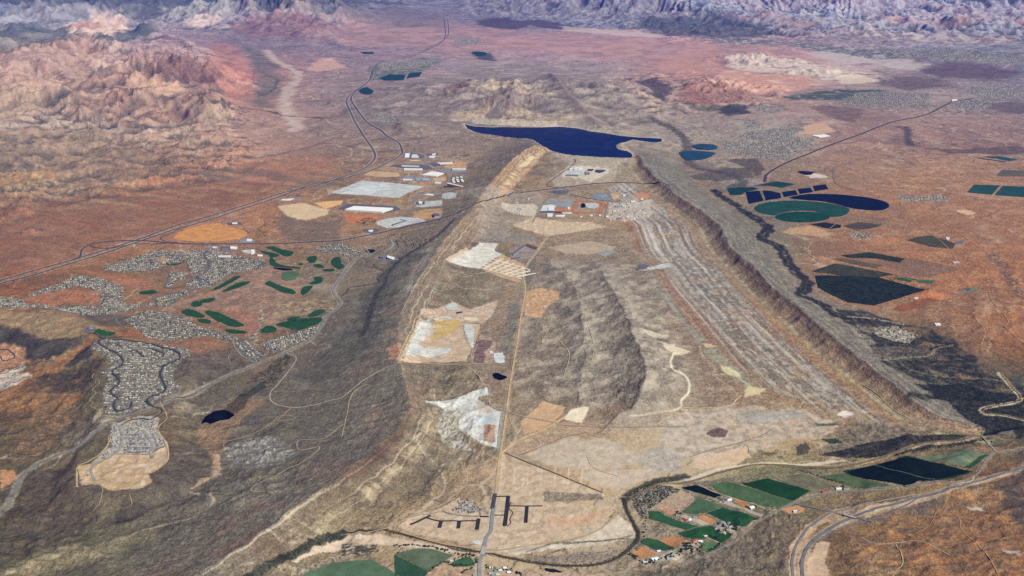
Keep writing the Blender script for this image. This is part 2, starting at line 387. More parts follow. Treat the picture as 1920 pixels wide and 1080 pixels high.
def paint(pxs, cols, soft=25, a=1.0, warp=0, L=150, seed=0, lift=0, br=None, wl_=None, con=1.0, asp=1.0, rot=0.0, i=None):
    """soft-edged patch of ground; cols = hex or list blended by noise; br=(scale,threshold) breaks it up"""
    P = hits(pxs, lift)
    ii = bbox(P, soft + warp*1.2)
    if ii.size == 0: return
    x, y = X[ii], Y[ii]
    if warp:
        w = wl_ or warp*3
        x = x + warp*(pn(x/w, y/w, seed+200) + .5*pn(x/w*2.7, y/w*2.7, seed+203)); y = y + warp*(pn(x/w, y/w, seed+201) + .5*pn(x/w*2.7, y/w*2.7, seed+204))
    m = ss(polysd(P, x, y)/soft + .5)
    k = m > 0.003; ii = ii[k]; m = m[k]; x = X[ii]; y = Y[ii]
    if ii.size == 0: return
    c, s = math.cos(rot), math.sin(rot); u = (x*c + y*s)/asp; v = -x*s + y*c
    if isinstance(cols, str): col = np.tile(A(cols), (ii.size, 1))
    else:
        t = np.clip(.5 + con*fbm(u, v, L, 4, seed+300)*1.4, 0, .999)*(len(cols)-1)
        q = t.astype(int); f = (t-q)[:, None]; cc = np.array([A(h) for h in cols]); col = cc[q]*(1-f) + cc[np.minimum(q+1, len(cols)-1)]*f
    col = col*(1 + .13*fbm(x, y, 60, 2, seed+301))[:, None]
    if br: m = m*ss((fbm(u, v, br[0], 4, seed+302) + br[1])*br[2] if len(br) > 2 else (fbm(u, v, br[0], 4, seed+302) + br[1])*3)
    blend(ii, col, m*a)
def stroke(pxs, w, cols, soft=15, a=1.0, warp=0, seed=0, L=120, br=None, sm=True, lift=0):
    P = hits(pxs, lift)
    if sm: P = [tuple(p) for p in smooth(P, 4)]
    ii = bbox(P, w + soft + warp*1.3); 
    if ii.size == 0: return
    x, y = X[ii], Y[ii]
    if warp: x, y = x + warp*pn(x/warp/3, y/warp/3, seed+210), y + warp*pn(x/warp/3, y/warp/3, seed+211)
    d, s, sd, v = linecoord(P, x, y)
    m = ss((w/2 - d)/soft + .5); k = m > .003; ii = ii[k]; m = m[k]; x = X[ii]; y = Y[ii]
    if isinstance(cols, str): col = np.tile(A(cols), (ii.size, 1))
    else:
        t = np.clip(.5 + fbm(x, y, L, 4, seed+310)*1.4, 0, .999)*(len(cols)-1)
        q = t.astype(int); f = (t-q)[:, None]; cc = np.array([A(h) for h in cols]); col = cc[q]*(1-f) + cc[np.minimum(q+1, len(cols)-1)]*f
    if br: m = m*ss((fbm(x, y, br[0], 3, seed+312) + br[1])*3)
    blend(ii, col, m*a)
def drape(i, d, s, st): return i, d, s, st

paint(PX('1000,330 1200,340 1330,440 1480,560 1700,740 1780,810 1400,820 960,780 850,760 880,650 960,500'), ['a08668', 'ae9474', '8c745a', 'a88464'], 150, .5, 100, L=180, seed=60, con=1.4)
paint(PX('1560,340 1960,300 1960,640 1800,620 1640,600 1540,480 1480,380'), ['ac7a50', '9c6e4a', 'b88c64'], 200, .45, 150, L=220, seed=61, con=1.4)
# --- far country
F = lambda t: PX(t)
paint(F('0,28 60,16 120,5 185,16 190,32 120,42 0,52 -60,50 -60,30'), ['848480', 'a09c9c', 'b0a8a8'], 250, .6, 300, L=350, seed=1, asp=3, rot=.3)
paint(F('-50,12 0,-5 700,-5 660,20 560,8 440,12 330,25 200,12 60,10'), ['566058', '4c564c', '70706a'], 500, .7, 400, L=900, seed=2)
paint(F('300,10 440,8 448,30 380,34 320,30'), ['9c968e', 'b4b0a8', '747068'], 250, .75, 200, L=300, seed=3)
paint(F('0,48 100,55 150,48 190,30 300,60 280,68 170,70 60,84 0,100 -60,110 -60,60'), ['4a5446', '5c6254', '8a8474'], 350, .75, 300, L=500, seed=4, asp=3, rot=.3)
paint(F('130,45 170,20 205,20 245,50 190,62 130,55'), ['c8a894', 'd4b8a4', 'ba8874'], 300, .85, 150, L=500, seed=5)
paint(F('345,40 380,26 430,30 400,45 350,48'), ['d8c4b4', 'c8a898'], 250, .8, 150, seed=6)
paint(F('180,62 240,52 290,60 250,72 200,80'), '56605a', 250, .7, 150, seed=7)
paint(F('440,14 470,8 530,6 600,18 640,36 600,32 540,24 480,30'), ['a8988c', '9c867a', 'b4a8a0'], 250, .75, 200, L=300, seed=8)
paint(F('430,50 480,26 540,26 620,40 640,62 560,74 460,66'), ['8c6058', 'a47464', '745450'], 300, .6, 250, L=400, seed=9)
paint(F('-60,90 0,98 60,80 150,55 200,80 210,100 180,130 100,150 0,170 -60,180'), ['a48474', 'b8947e', '8a6858'], 300, .75, 250, L=420, seed=10)
paint(F('-60,170 0,165 60,178 90,195 40,215 0,225 -60,240'), ['a89078', '9c8068'], 250, .6, 200, seed=11)
paint(F('100,140 200,120 300,160 400,180 380,210 240,240 130,220'), ['ac8068', '6a5850', 'c49c80', '544a48'], 250, .6, 200, L=380, seed=12, asp=2.5, rot=.5)
paint(F('230,150 262,140 300,148 350,165 330,178 290,172 240,165'), ['d0a888', 'bc9478'], 150, .8, 120, seed=13)
paint(F('380,196 420,196 440,210 432,232 395,240 375,222'), ['b0967c', 'b8a084', '907460'], 120, .65, 100, L=200, seed=14)
paint(F('300,110 345,106 410,130 405,158 350,158 300,140'), ['5a4a48', '74564c', '8c6458'], 200, .6, 150, L=260, seed=15, asp=2, rot=.6)
paint(F('390,80 440,82 470,120 480,150 440,190 410,180 405,120'), ['bc7460', 'c88870', 'a46c58'], 350, .6, 250, L=600, seed=16)
paint(F('455,85 490,95 520,120 530,170 500,200 470,190 490,150'), ['58605a', '6c7064', '84706a'], 250, .7, 200, L=300, seed=17)
stroke(F('500,95 512,112 550,130 560,142 540,170 535,200 545,215 555,245'), 230, ['b4a090', 'c8b4a0'], 160, .75, 120, seed=18)
paint(F('575,132 595,112 625,108 650,128 600,134'), ['c49480', 'd0a48c'], 150, .8, 80, seed=19)
stroke(F('415,196 450,201 500,208 540,218 620,222'), 60, '38423c', 40, .75, 40, seed=20)
stroke(F('480,182 510,170 522,150'), 60, '3c4640', 50, .6, 40, seed=21)
# red valley beyond
paint(F('640,40 800,35 1000,60 1250,75 1500,90 1540,130 1400,150 1200,120 1000,90 860,100 760,88 640,80 560,70'), ['b08478', 'c09484', 'a07c70', 'b09088'], 700, .65, 400, L=1300, seed=22)
paint(F('640,10 720,10 840,25 830,50 700,48 640,30'), ['746c68', '8c7c74', '68645e'], 500, .7, 300, L=900, seed=23)
paint(F('890,38 920,34 1040,42 1110,52 1060,56 990,48 970,56 905,50'), ['5c4c4c', '54484a'], 200, .85, 150, seed=24)
paint(F('860,-5 1240,-5 1340,30 1290,42 1150,32 950,32 880,15'), ['948c90', '706c70', 'a89c9c', '605c64'], 400, .65, 250, L=420, seed=25, asp=2, rot=-.8)
paint(F('1180,40 1280,30 1420,48 1470,68 1360,74 1250,68'), ['5c5c5c', '4c5654', '64605c'], 400, .8, 300, L=900, seed=26)
paint(F('1050,48 1220,62 1290,72 1160,66 1060,58'), ['c8b09c', 'd0bca8'], 200, .6, 150, seed=27)
paint(F('1240,-8 2000,-8 2000,30 1780,36 1600,22 1440,20 1260,12'), ['b0a4a4', '948890', 'bcb0b0', '80707c', 'a88880'], 500, .75, 300, L=600, seed=28, asp=.4)
paint(F('1800,-8 1960,-8 1960,4 1800,2'), '4c5850', 200, .7, 100, seed=29)
paint(F('1360,28 1960,40 1960,60 1700,52 1440,40'), ['b08070', 'bc9484', 'a08880'], 400, .6, 300, L=800, seed=30)
paint(F('1540,58 1640,52 1740,60 1900,70 1900,84 1640,74'), ['b8a498', 'c8b4a4', '8c8480', 'b07464'], 300, .6, 300, L=500, seed=31)
paint(F('1280,68 1400,72 1500,80 1600,92 1700,96 1920,100 1920,118 1800,116 1640,108 1560,100 1480,86 1360,82'), ['4c5c4c', '8c8c84', '56604f', 'a8a49c'], 250, .75, 200, L=260, seed=32, con=1.6)
# white and peach bluffs
paint(F('1500,96 1560,96 1620,108 1680,110 1740,122 1720,134 1620,118 1540,108'), ['b8ac9c', 'c8beb0'], 200, .6, 150, seed=33)
paint(F('1350,108 1420,100 1500,110 1580,128 1610,140 1560,150 1480,140 1400,132 1365,128'), ['bcae9e', 'd0c2b0', 'a08c7c'], 150, .75, 150, L=260, seed=34)
paint(F('1360,130 1440,138 1520,150 1540,158 1480,172 1420,178 1350,165 1330,150'), ['cc9c80', 'c08c74', 'd8b094'], 200, .85, 150, L=300, seed=35)
paint(F('1280,90 1360,100 1350,130 1290,150 1240,120'), ['b88470', 'c49480'], 300, .6, 200, seed=36)
paint(F('1290,160 1330,150 1370,165 1430,180 1400,190 1300,195'), ['946454', 'bc8870', '644844'], 120, .75, 120, L=160, seed=37, asp=.5)
paint(F('1190,150 1230,145 1260,165 1250,190 1225,180'), '4c4448', 120, .8, 80, seed=38)
paint(F('1280,160 1300,155 1330,185 1350,200 1300,200 1270,180'), ['946054', 'ac7460', '6c504c'], 100, .7, 80, L=150, seed=39)
paint(F('1720,128 1780,116 1860,122 1910,135 1880,148 1760,145'), ['644e50', '725a58'], 300, .7, 120, seed=40)
paint(F('1640,155 1700,144 1760,148 1790,160 1700,170'), ['6c5650', '5c4c4a'], 250, .6, 120, seed=41)
paint(F('1840,198 1920,192 1990,195 1990,215 1880,212'), ['5c5254', '685a58'], 200, .7, 120, seed=42)
paint(F('1560,135 1620,142 1650,152 1580,158'), ['d8c8a8', 'c4b49c'], 100, .7, 60, seed=43)
# greenery and villages, upper right
paint(F('1470,180 1560,168 1660,168 1680,176 1600,186 1480,188'), ['46604c', '34503c', '8a8c80'], 120, .85, 120, L=160, seed=44)
paint(F('1270,190 1380,200 1400,212 1300,206'), ['40503f', '8a7a64'], 100, .7, 80, L=120, seed=45)
paint(F('1345,205 1365,196 1400,198 1405,212 1360,218'), '30383a', 90, .8, 60, seed=46)
paint(F('1510,200 1560,198 1620,205 1600,230 1560,222'), ['5c4a4a', '74564c'], 150, .55, 120, seed=47)
# --- middle: interstate valley
paint(F('690,125 740,118 800,108 830,112 800,130 740,150 700,150'), ['48604a', '6c7464', '94907e'], 120, .8, 100, L=140, seed=48)
paint(F('880,98 920,100 930,115 900,112'), '3c4c40', 120, .8, 80, seed=49)
paint(F('640,205 700,195 750,215 740,235 690,240'), '545448', 200, .4, 150, seed=50)
paint(F('430,300 620,290 640,330 500,350 430,340'), ['a87050', 'b87c54', '8c6c54'], 300, .5, 200, L=500, seed=51)
stroke(F('440,300 520,290 600,270'), 90, '62605a', 60, .5, 50, seed=52)
paint(F('0,240 200,250 330,290 400,320 240,340 0,330 -60,300'), ['8e7458', '6a5e50', 'a8886a', '5c544a'], 300, .6, 250, L=300, seed=53, asp=2.2, rot=.5)
paint(F('0,330 60,318 110,330 80,345 20,350 -40,345'), ['c09c68', '946c48', 'b08858'], 90, .7, 80, L=120, seed=54)
# dome scarps north of the lake
paint(F('835,215 900,200 925,196 905,222 850,228'), ['dcc294', 'cdb080', 'a88868'], 60, .9, 50, L=90, seed=55, br=(150, .35), con=1.5)
paint(F('940,215 980,200 1000,212 1080,212 1078,228 1030,238 930,235'), ['dcc89c', 'c8ac80', '9c8064'], 60, .9, 60, L=90, seed=56, br=(150, .35), con=1.5)
paint(F('885,150 930,150 1000,160 1060,175 1010,180 950,165 880,165'), ['dcc8a0', 'c8b08c', 'a07c68'], 60, .85, 60, L=90, seed=57, br=(150, .35), con=1.5)
paint(F('840,165 885,150 880,165 845,175'), '9c6050', 60, .7, 60, seed=58)
paint(F('880,192 1000,178 1030,190 1000,205 925,196'), ['866454', '7c6454'], 60, .5, 50, seed=59)
paint(F('1015,140 1040,140 1062,158 1080,185 1100,205 1090,212 1050,185 1040,165'), ['6c544c', '5c4a48'], 70, .6, 60, L=100, seed=60)
paint(F('1060,195 1110,200 1140,220 1150,238 1120,240 1095,225'), ['7c6054', '8c6c5c'], 60, .5, 50, seed=61)
paint(F('880,218 960,224 1080,228 1110,236 1000,237 890,233'), ['b4a894', 'c4b89c', '948c7c'], 40, .7, 30, L=60, seed=62)
paint(F('650,215 760,150 900,122 1010,120 1120,145 1210,200 1240,235 1130,240 900,215 750,250'), ['9a8c7e', '7c7066', 'b0a292'], 250, .5, 200, L=320, seed=64, asp=2)
stroke(LAKE_PX + LAKE_PX[:1], 60, ['c0b49c', 'b0a48c'], 26, .8, 14, seed=65, sm=False, lift=0)
stroke(F('722,205 740,225 745,250 700,262'), 120, '544e4c', 90, .45, 60, seed=66)
paint(PX('1215,480 1290,560 1400,690 1460,760 1320,760 1290,700 1250,600'), ['a48468', '94785e', 'b09678'], 60, .55, 60, L=120, seed=67)
# --- left hogback
i, d, s, st = ridge_rec[0]
x, y = X[i], Y[i]
gn = pn(s/55, d/500, 401); gn2 = pn(s/23, d/300, 402)
big = fbm(x, y, 700, 3, 403)
near_ = ss((8200 - D[i])/1500)
m = (~st)*ss(1.15 - d/820)
blend(i, A('7d7564')*(1 + .14*gn + .1*gn2)[:, None], m*.75)
blend(i, A('967058'), m*ss(fbm(x, y, 200, 4, 404)*3 - .2)*ss(1.5 - d/350)*.5)
blend(i, A('5c5a52'), m*ss((d-520)/260)*.6*(1 - .3*near_))
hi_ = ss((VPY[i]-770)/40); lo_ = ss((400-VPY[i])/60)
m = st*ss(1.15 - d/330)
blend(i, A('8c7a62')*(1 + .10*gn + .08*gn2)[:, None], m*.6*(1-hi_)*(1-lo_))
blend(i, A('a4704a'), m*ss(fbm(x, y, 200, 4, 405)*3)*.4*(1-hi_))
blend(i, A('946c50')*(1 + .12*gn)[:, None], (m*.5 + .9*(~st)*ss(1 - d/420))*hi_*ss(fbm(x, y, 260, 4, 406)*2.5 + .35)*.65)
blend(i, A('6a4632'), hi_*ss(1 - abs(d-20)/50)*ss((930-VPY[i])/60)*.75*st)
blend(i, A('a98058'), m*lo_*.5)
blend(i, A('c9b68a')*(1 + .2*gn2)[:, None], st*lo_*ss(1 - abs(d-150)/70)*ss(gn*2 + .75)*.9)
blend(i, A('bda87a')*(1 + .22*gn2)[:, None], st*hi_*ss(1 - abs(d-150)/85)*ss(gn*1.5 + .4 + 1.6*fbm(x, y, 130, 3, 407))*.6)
bd = pn(d/13 + .5*pn(s/300, d/200, 408), s/1800, 409)
blend(i, A('d0c2a4'), st*ss(1.1 - d/330)*ss(bd*3 - .7)*.5); blend(i, A('6a5440'), st*ss(1.1 - d/330)*ss(-bd*3 - .7)*.5)
# --- right hogback: cliff shade painted dark, red scree, pale bench, grey dip slope
i, d, s, st = ridge_rec[1]
x, y = X[i], Y[i]
gn = pn(s/42, d/400, 411); gn2 = pn(s/19, d/300, 412)
m = (~st)*ss(1.2 - d/640)
blend(i, A('807a6c')*(1 + .14*gn + .1*gn2)[:, None], m*.9)
blend(i, A('a4714c'), (~st)*ss((d-470)/150)*ss(fbm(x, y, 240, 3, 413)*3)*.5)
m = st*ss(1.1 - d/190)*ss(.9 + fbm(x, y, 90, 3, 414))
blend(i, mix(A('8e7058'), A('ac8e6a'), ss(d/85)[:, None])*(1 + .16*gn + .14*gn2)[:, None], m)
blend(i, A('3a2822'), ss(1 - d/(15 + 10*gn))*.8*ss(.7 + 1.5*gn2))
bd = pn(d/12 + .5*pn(s/300, d/200, 418), s/1800, 419)
blend(i, A('c0a27c'), st*ss(1.1 - d/190)*ss(bd*3 - .6)*.45); blend(i, A('644838'), st*ss(1.1 - d/170)*ss(-bd*3 - .6)*.45)
bd = pn(d/30, s/500, 417); blend(i, A('a09a8a'), (~st)*ss(1.1 - d/600)*ss(bd*2.5)*.35); blend(i, A('5c564a'), (~st)*ss(1.1 - d/600)*ss(-bd*2.5)*.35)
# bench, track and layered strata parallel to the right hogback
P = [tuple(p[:2]) for p in smooth([(*atz(a, b, 20), 0) for a, b, z in RRg], 4)]
ii = bbox(P, 2300)
d, s, sd, v = linecoord(P, X[ii] + .22*wx[ii], Y[ii] + .22*wy[ii])
reg = flat(PX('1190,330 1290,385 1370,470 1480,570 1650,700 1790,800 1700,810 1560,770 1430,720 1290,600 1230,500 1180,430 1120,370'), 5)
k = (sd > 0) & (d < 2100); ii, d, s = ii[k], d[k], s[k]
mreg = ss(polysd(reg, X[ii] + 90*pn(X[ii]/300, Y[ii]/300, 421), Y[ii])/160 + .6)
b1 = pn(d/26 + .6*pn(s/500, d/400, 424), s/2600, 422); b2 = pn(d/60, s/1500, 423); rb = pn(s/45, d/260, 425)
m1 = ss((d-330)/80)*ss((1000-d)/200)
big2 = 1 + .28*fbm(X[ii], Y[ii], 380, 4, 429)
blend(ii, mix(A('7a756b'), A('a5a198'), ss(.5 + b2 + .3*rb)[:, None])*big2[:, None], mreg*m1*.72*ss(.8 + fbm(X[ii], Y[ii], 260, 4, 430)*1.4))
blend(ii, A('cfc8bc'), mreg*ss((d-330)/120)*ss((1250-d)/200)*ss(b1*3.4 - .8)*ss(.75 + 1.1*pn(s/800, d/160, 431) + .5*pn(s/120, d/60, 432))*.6)
blend(ii, A('ccc8bc'), mreg*m1*ss(pn(s/70, d/38, 426)*2.2 - .1)*.34)
blend(ii, A('8a6a50'), mreg*ss((d-300)/120)*ss((1300-d)/200)*ss(-b1*3.4 - .7)*.7)
blend(ii, A('ac6c40'), mreg*ss((d-880)/150)*ss((1500-d)/250)*.55)
blend(ii, A('93917a'), mreg*ss(1 - abs(d-1480)/95)*ss(fbm(X[ii], Y[ii], 400, 2, 428)*2+.7)*.8)
nb = ss((s-400)/300)
blend(ii, A('aaa47c')*(1 + .2*rb)[:, None], nb*ss(1 - abs(d-222)/34)*ss(fbm(X[ii], Y[ii], 70, 3, 427)*2.2 + .62)*.85)
blend(ii, A('b07a44'), nb*ss(1 - abs(d-292)/13)*.8)
# strata by the left hogback
P = [tuple(p[:2]) for p in smooth([(*atz(a, b, 20), 0) for a, b, z in LR], 4)]
ii = bbox(P, 1500); d, s, sd, v = linecoord(P, X[ii] + .22*wx[ii], Y[ii] + .22*wy[ii])
reg = flat(PX('960,310 1040,320 1000,360 960,400 900,450 880,500 880,560 820,600 760,570 790,500 850,440 900,380'), 5)
k = (sd > 0) & (d < 1400); ii, d, s = ii[k], d[k], s[k]
mreg = ss(polysd(reg, X[ii] + 60*pn(X[ii]/200, Y[ii]/200, 431), Y[ii])/140 + .5)
b1 = pn(d/22 + .7*pn(s/400, d/300, 434), s/2000, 432); b2 = pn(d/70, s/1200, 433)
blend(ii, mix(A('847664'), A('9a968c'), ss(.5 + b2)[:, None]), mreg*.7)
blend(ii, A('c8c0b0'), mreg*ss(b1*3 - .7)*.75)
reg = flat(PX('790,770 900,800 940,850 900,860 780,830 770,790'), 5)
mreg = ss(polysd(reg, X[ii] + 30*pn(X[ii]/100, Y[ii]/100, 431), Y[ii])/60 + .5)
blend(ii, mix(A('8c8878'), A('c8c2b0'), ss(.5 + b1*1.6)[:, None]), mreg*.7)
# inner hills: streaked slopes
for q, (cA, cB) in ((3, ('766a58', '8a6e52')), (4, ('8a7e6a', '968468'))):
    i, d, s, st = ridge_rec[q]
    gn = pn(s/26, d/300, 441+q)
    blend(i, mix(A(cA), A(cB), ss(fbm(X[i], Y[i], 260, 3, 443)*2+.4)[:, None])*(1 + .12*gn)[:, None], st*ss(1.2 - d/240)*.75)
    blend(i, A('a89e8c')*(1+.08*gn)[:, None], (~st)*ss(1.2 - d/360)*.6)
    blend(i, A('2e2824'), ss(1 - d/(16 + 8*gn))*.85*(q == 3))  # dark crest line, the cliff's shade painted into the rock colour
reg_h = PX('985,560 1010,505 1110,490 1215,500 1270,620 1300,700 1250,760 1120,770 960,745')
paint(reg_h, ['766c5c', '94866e', 'b4a68e'], 150, .5, 100, L=110, seed=70, asp=1.8, rot=.9, con=1.3)
paint(RR('480,200 560,260 640,330 700,430 760,520 860,600 900,640 840,650 740,540 640,400 520,280'), ['8c8e76', '9a9c84'], 30, .8, 20, seed=71)
paint(RR('860,680 960,690 1060,790 1180,880 1260,960 1200,1000 1080,900 960,780 880,720'), ['8f8e74', 'a09e80'], 30, .8, 25, seed=72)
paint(RR('545,640 620,660 700,690 790,715 720,740 650,740 590,690'), 'ccbc98', 15, .85, 10, seed=73)
paint(RR('1000,820 1080,840 1150,880 1140,910 1060,890 1010,850'), 'cfc38e', 12, .85, 8, seed=74)
paint(RR('1200,980 1280,980 1350,1000 1280,1040 1180,1060 1190,1010'), 'cbb98c', 15, .85, 12, seed=75)
paint(RR('860,655 930,660 970,680 900,690'), 'cfac7c', 12, .8, 8, seed=76)
paint(RR('400,540 470,560 620,600 600,620 500,610 420,570'), 'c4b898', 14, .7, 12, seed=77)
paint(RR('0,520 80,540 60,620 0,640'), 'b4aa90', 20, .6, 18, seed=78)
stroke(RR('150,180 240,230 320,340 380,460 460,520 560,530'), 45, 'a89c84', 30, .6, 15, seed=79)
stroke(RR('650,740 630,790 650,850 740,900 770,960 760,1030 710,1080'), 16, 'd0c6a8', 10, .9, 5, seed=80)
stroke(PX('1277,750 1275,765 1240,772 1180,780'), 14, 'ccc0a4', 10, .85, 5, seed=80)
stroke(RR('850,670 870,750 960,840 950,890 1060,970 1140,1050'), 9, 'c0a880', 8, .8, 5, seed=81)
stroke(RR('950,890 1130,885 1150,920 1230,980'), 10, 'cfc49c', 8, .8, 5, seed=82)
stroke(PX('1385,755 1350,765 1280,768'), 10, 'c8b894', 8, .7, 4, seed=82)
# dark wash along the outside of the left hogback
paint(PX('790,462 800,470 756,520 730,580 706,640 650,690 600,720 560,700 620,650 660,600 690,540 730,490'), ['626050', '525244', '706a58'], 70, .65, 60, L=200, seed=83)
stroke(SW('1490,200 1400,290 1280,380 1180,440 1090,500 1020,570 990,620 960,690 910,760 870,850 850,930 830,1000 790,1080'), 46, ['3a3c36', '4c4a42'], 30, .8, 14, seed=84)
stroke(SW('880,540 900,570 960,600 910,650 930,680 800,700 700,720 680,750 640,780'), 14, '363a34', 8, .8, 8, seed=85)
paint(SW('640,600 760,540 900,580 900,680 700,700 620,720'), ['98805c', '86745a'], 40, .7, 30, L=60, seed=86)
paint(PX('500,690 600,650 700,650 720,700 640,780 480,900 330,960 280,1000 260,960 400,860 420,780'), ['6a6254', '766a58', '5c584e'], 150, .45, 90, L=260, seed=87)
paint(T(0, 2, '1260,360 1400,300 1600,320 1680,400 1500,470 1300,480'), ['8c8c84', '6c6a62', 'a8a69c'], 40, .7, 30, L=40, seed=88, con=1.6)
paint(T(0, 2, '1130,230 1200,150 1300,90 1480,90 1500,110 1350,200 1250,330 1220,440 1240,510 1200,520 1180,400 1090,260'), ['a07850', '8c7050'], 30, .8, 30, seed=89)
paint(T(0, 2, '1200,390 1240,400 1240,510 1200,530 1080,590 1060,590 1190,510'), 'b49470', 10, .8, 10, seed=90)
stroke(T(0, 2, '1070,605 1150,620 1205,660 1130,720 1060,760 900,800 760,840 660,890 580,930'), 16, ['b8a080', 'a08c6c'], 10, .8, 8, seed=91)
stroke(T(0, 2, '1080,610 1260,560 1290,500'), 12, '4c4a40', 10, .6, 8, seed=92)
paint(T(0, 2, '590,930 700,880 800,890 790,950 700,970 620,950'), ['5a6048', '6c6a50'], 20, .8, 14, L=30, seed=93)
paint(T(0, 2, '0,1080 180,960 400,900 600,900 700,860 900,800 880,850 600,970 400,1030 240,1080'), ['a4946c', '8c805f', 'b0a47c'], 60, .75, 40, L=90, seed=94)
paint(T(0, 2, '380,830 480,760 680,700 860,640 1000,560 900,560 1040,500 1200,420 1190,520 1060,600 880,720 560,860 440,880'), ['3c3834', '4c443c', '5c5248'], 50, .7, 50, L=90, seed=95, br=(160, .12))
paint(T(0, 2, '0,560 200,480 420,440 430,600 520,720 460,780 380,880 200,930 0,980'), ['5a4c40', '6c5c4c', '4a403a', '7a6448'], 60, .6, 50, L=110, seed=96)
paint(T(0, 2, '940,340 1120,350 1200,420 1180,520 1040,560 900,640 850,560 840,500 940,440'), ['5c544c', '6e6054', '48423c'], 40, .6, 30, L=100, seed=97)
# left mesas and bowls
paint(BL('-60,60 240,75 320,150 420,190 560,215 850,190 960,180 900,250 700,380 560,430 400,450 290,440 280,340 230,320 60,260 -60,260'), ['3e3e3e', '4a4640', '56504a'], 25, .92, 25, L=120, seed=98)
paint(BL('950,285 1010,290 1060,380 1000,430 900,470 820,520 700,540 800,440'), ['403f3e', '4c4844'], 20, .9, 15, seed=99)
paint(BL('330,720 480,620 720,560 860,560 1000,520 1060,400 1200,460 1080,560 1040,700 900,760 760,820 600,900 520,860 400,900 300,800'), ['4c443c', '5e5040', '3c3630', '7c5c3c'], 30, .8, 30, L=60, seed=100, con=1.5)
paint(BL('640,430 960,240 1080,180 1120,200 1040,260 900,360 820,440 640,600 400,640 200,780 100,900 0,960 -60,900 0,820 240,720 400,600'), ['a87444', '986840', 'b07c4c'], 25, .8, 20, L=90, seed=101)
paint(BL('120,880 260,810 520,800 680,860 900,780 940,860 800,980 500,1060 260,1060 120,1000'), ['a07038', 'ac7c44', '8c6840'], 25, .8, 25, L=60, seed=102, br=(140, .3))
paint(BL('-60,260 60,260 230,320 290,330 280,440 340,470 250,500 100,540 -60,600'), ['b88864', 'a87c5c', 'c49470'], 20, .85, 15, L=60, seed=103)
paint(BL('200,60 420,60 700,60 980,80 960,160 700,215 520,200 400,170 300,100'), ['a08860', '94805c'], 50, .7, 40, seed=104)
paint(BL('700,30 980,60 960,110 800,110'), 'b87444', 30, .8, 30, seed=105)
paint(T(0, 2, '0,0 200,0 420,60 480,180 430,250 330,260 330,350 200,400 80,360 60,260 40,120'), ['946a40', '9c7448', '6c5c4c', '806040'], 50, .5, 40, L=80, seed=106)
paint(T(0, 2, '330,260 430,215 560,210 590,260 500,310 380,330'), ['685e50', '746858'], 30, .8, 20, seed=107)
paint(T(0, 2, '0,480 80,490 100,530 0,600'), 'c08a5c', 15, .9, 10, seed=108)
paint(T(0, 1, '560,750 820,790 1000,840 1100,810 1230,830 1290,850 1160,920 1080,900 960,870 700,810 600,790'), ['ac7040', 'a0683c', '9c7850'], 20, .85, 15, L=60, seed=109)
paint(T(0, 1, '700,755 810,770 800,800 720,790'), 'b46a3c', 8, .9, 5, seed=110)
paint(T(0, 1, '130,600 280,560 440,550 560,580 600,600 500,640 380,620 180,640'), ['ac6a42', 'b8754c', '8c6c4c'], 30, .85, 20, L=80, seed=111)
paint(T(0, 1, '480,690 700,690 780,740 600,750 520,720'), ['6c645c', '5c5854'], 30, .7, 30, seed=112)
paint(T(0, 1, '-30,660 180,680 420,690 520,740 560,760 440,810 250,820 140,770 0,750'), ['a08660', '927c5c', 'b08c60'], 40, .8, 40, L=120, seed=113)
paint(T(0, 1, '1040,900 1160,890 1300,880 1400,970 1200,1060 1000,1070 990,980'), ['645a4e', '74685a', '544c44'], 50, .75, 40, L=100, seed=114)
paint(T(0, 1, '-60,20 300,40 700,-20 1100,-60 1600,-60 1300,60 1000,150 700,250 300,360 0,440 -60,440'), ['8e5e40', '6c5c4c', '9c6844', '9c8058'], 120, .5, 100, L=170, seed=119, asp=4.5, rot=-.35, con=1.5)
paint(PX('330,325 480,315 640,330 700,350 560,370 430,340'), ['6e6c60', '5e5c54', '8a7058'], 120, .5, 100, L=200, seed=118, asp=3, rot=-.3, br=(300, .2))
# golf country
paint(T(0, 1, '1000,620 1200,540 1500,420 1700,470 1680,620 1560,760 1450,780 1200,660 1080,660'), ['a8785a', '8c7460', 'b8845e', '948068'], 60, .75, 60, L=180, seed=115)
paint(T(0, 1, '1580,600 1740,590 1890,620 1870,660 1700,700 1560,690 1560,640'), ['b09464', '9c8054', '7e6c50'], 40, .85, 30, L=50, seed=116)
paint(T(0, 1, '1150,700 1400,650 1480,760 1400,800 1300,740'), ['b07050', 'a86a4a'], 40, .7, 30, seed=117)
paint(T(0, 1, '1400,820 1450,770 1470,650 1490,690 1450,800 1440,850 1400,850'), ['c4b098', '48443e'], 20, .8, 20, L=40, seed=118)
paint(T(0, 1, '420,430 560,450 700,470 850,500 840,560 700,530 560,480'), ['b4744c', 'a46c48'], 30, .7, 30, seed=119)
# orange flats round the pads north of the highway
paint(T(0, 1, '0,60 300,80 600,110 900,60 1300,20 1640,-20 1300,90 1000,190 760,260 400,370 0,480 -60,480'), ['946040', '9c6a48', '84644c', 'a87654'], 150, .5, 120, L=260, seed=120, asp=3, rot=-.35)
paint(T(0, 1, '1560,80 1700,60 1850,100 1840,130 1720,160 1620,140'), ['cdb48c', 'c4a880'], 20, .92, 14, seed=121)
paint(T(0, 1, '1760,60 1930,45 1920,70 1830,95'), 'd8aa68', 12, .9, 8, seed=122)
paint(T(0, 1, '1580,130 1720,165 1900,160 1920,280 1640,280 1560,210'), ['746454', '84705c'], 50, .75, 40, L=140, seed=123)
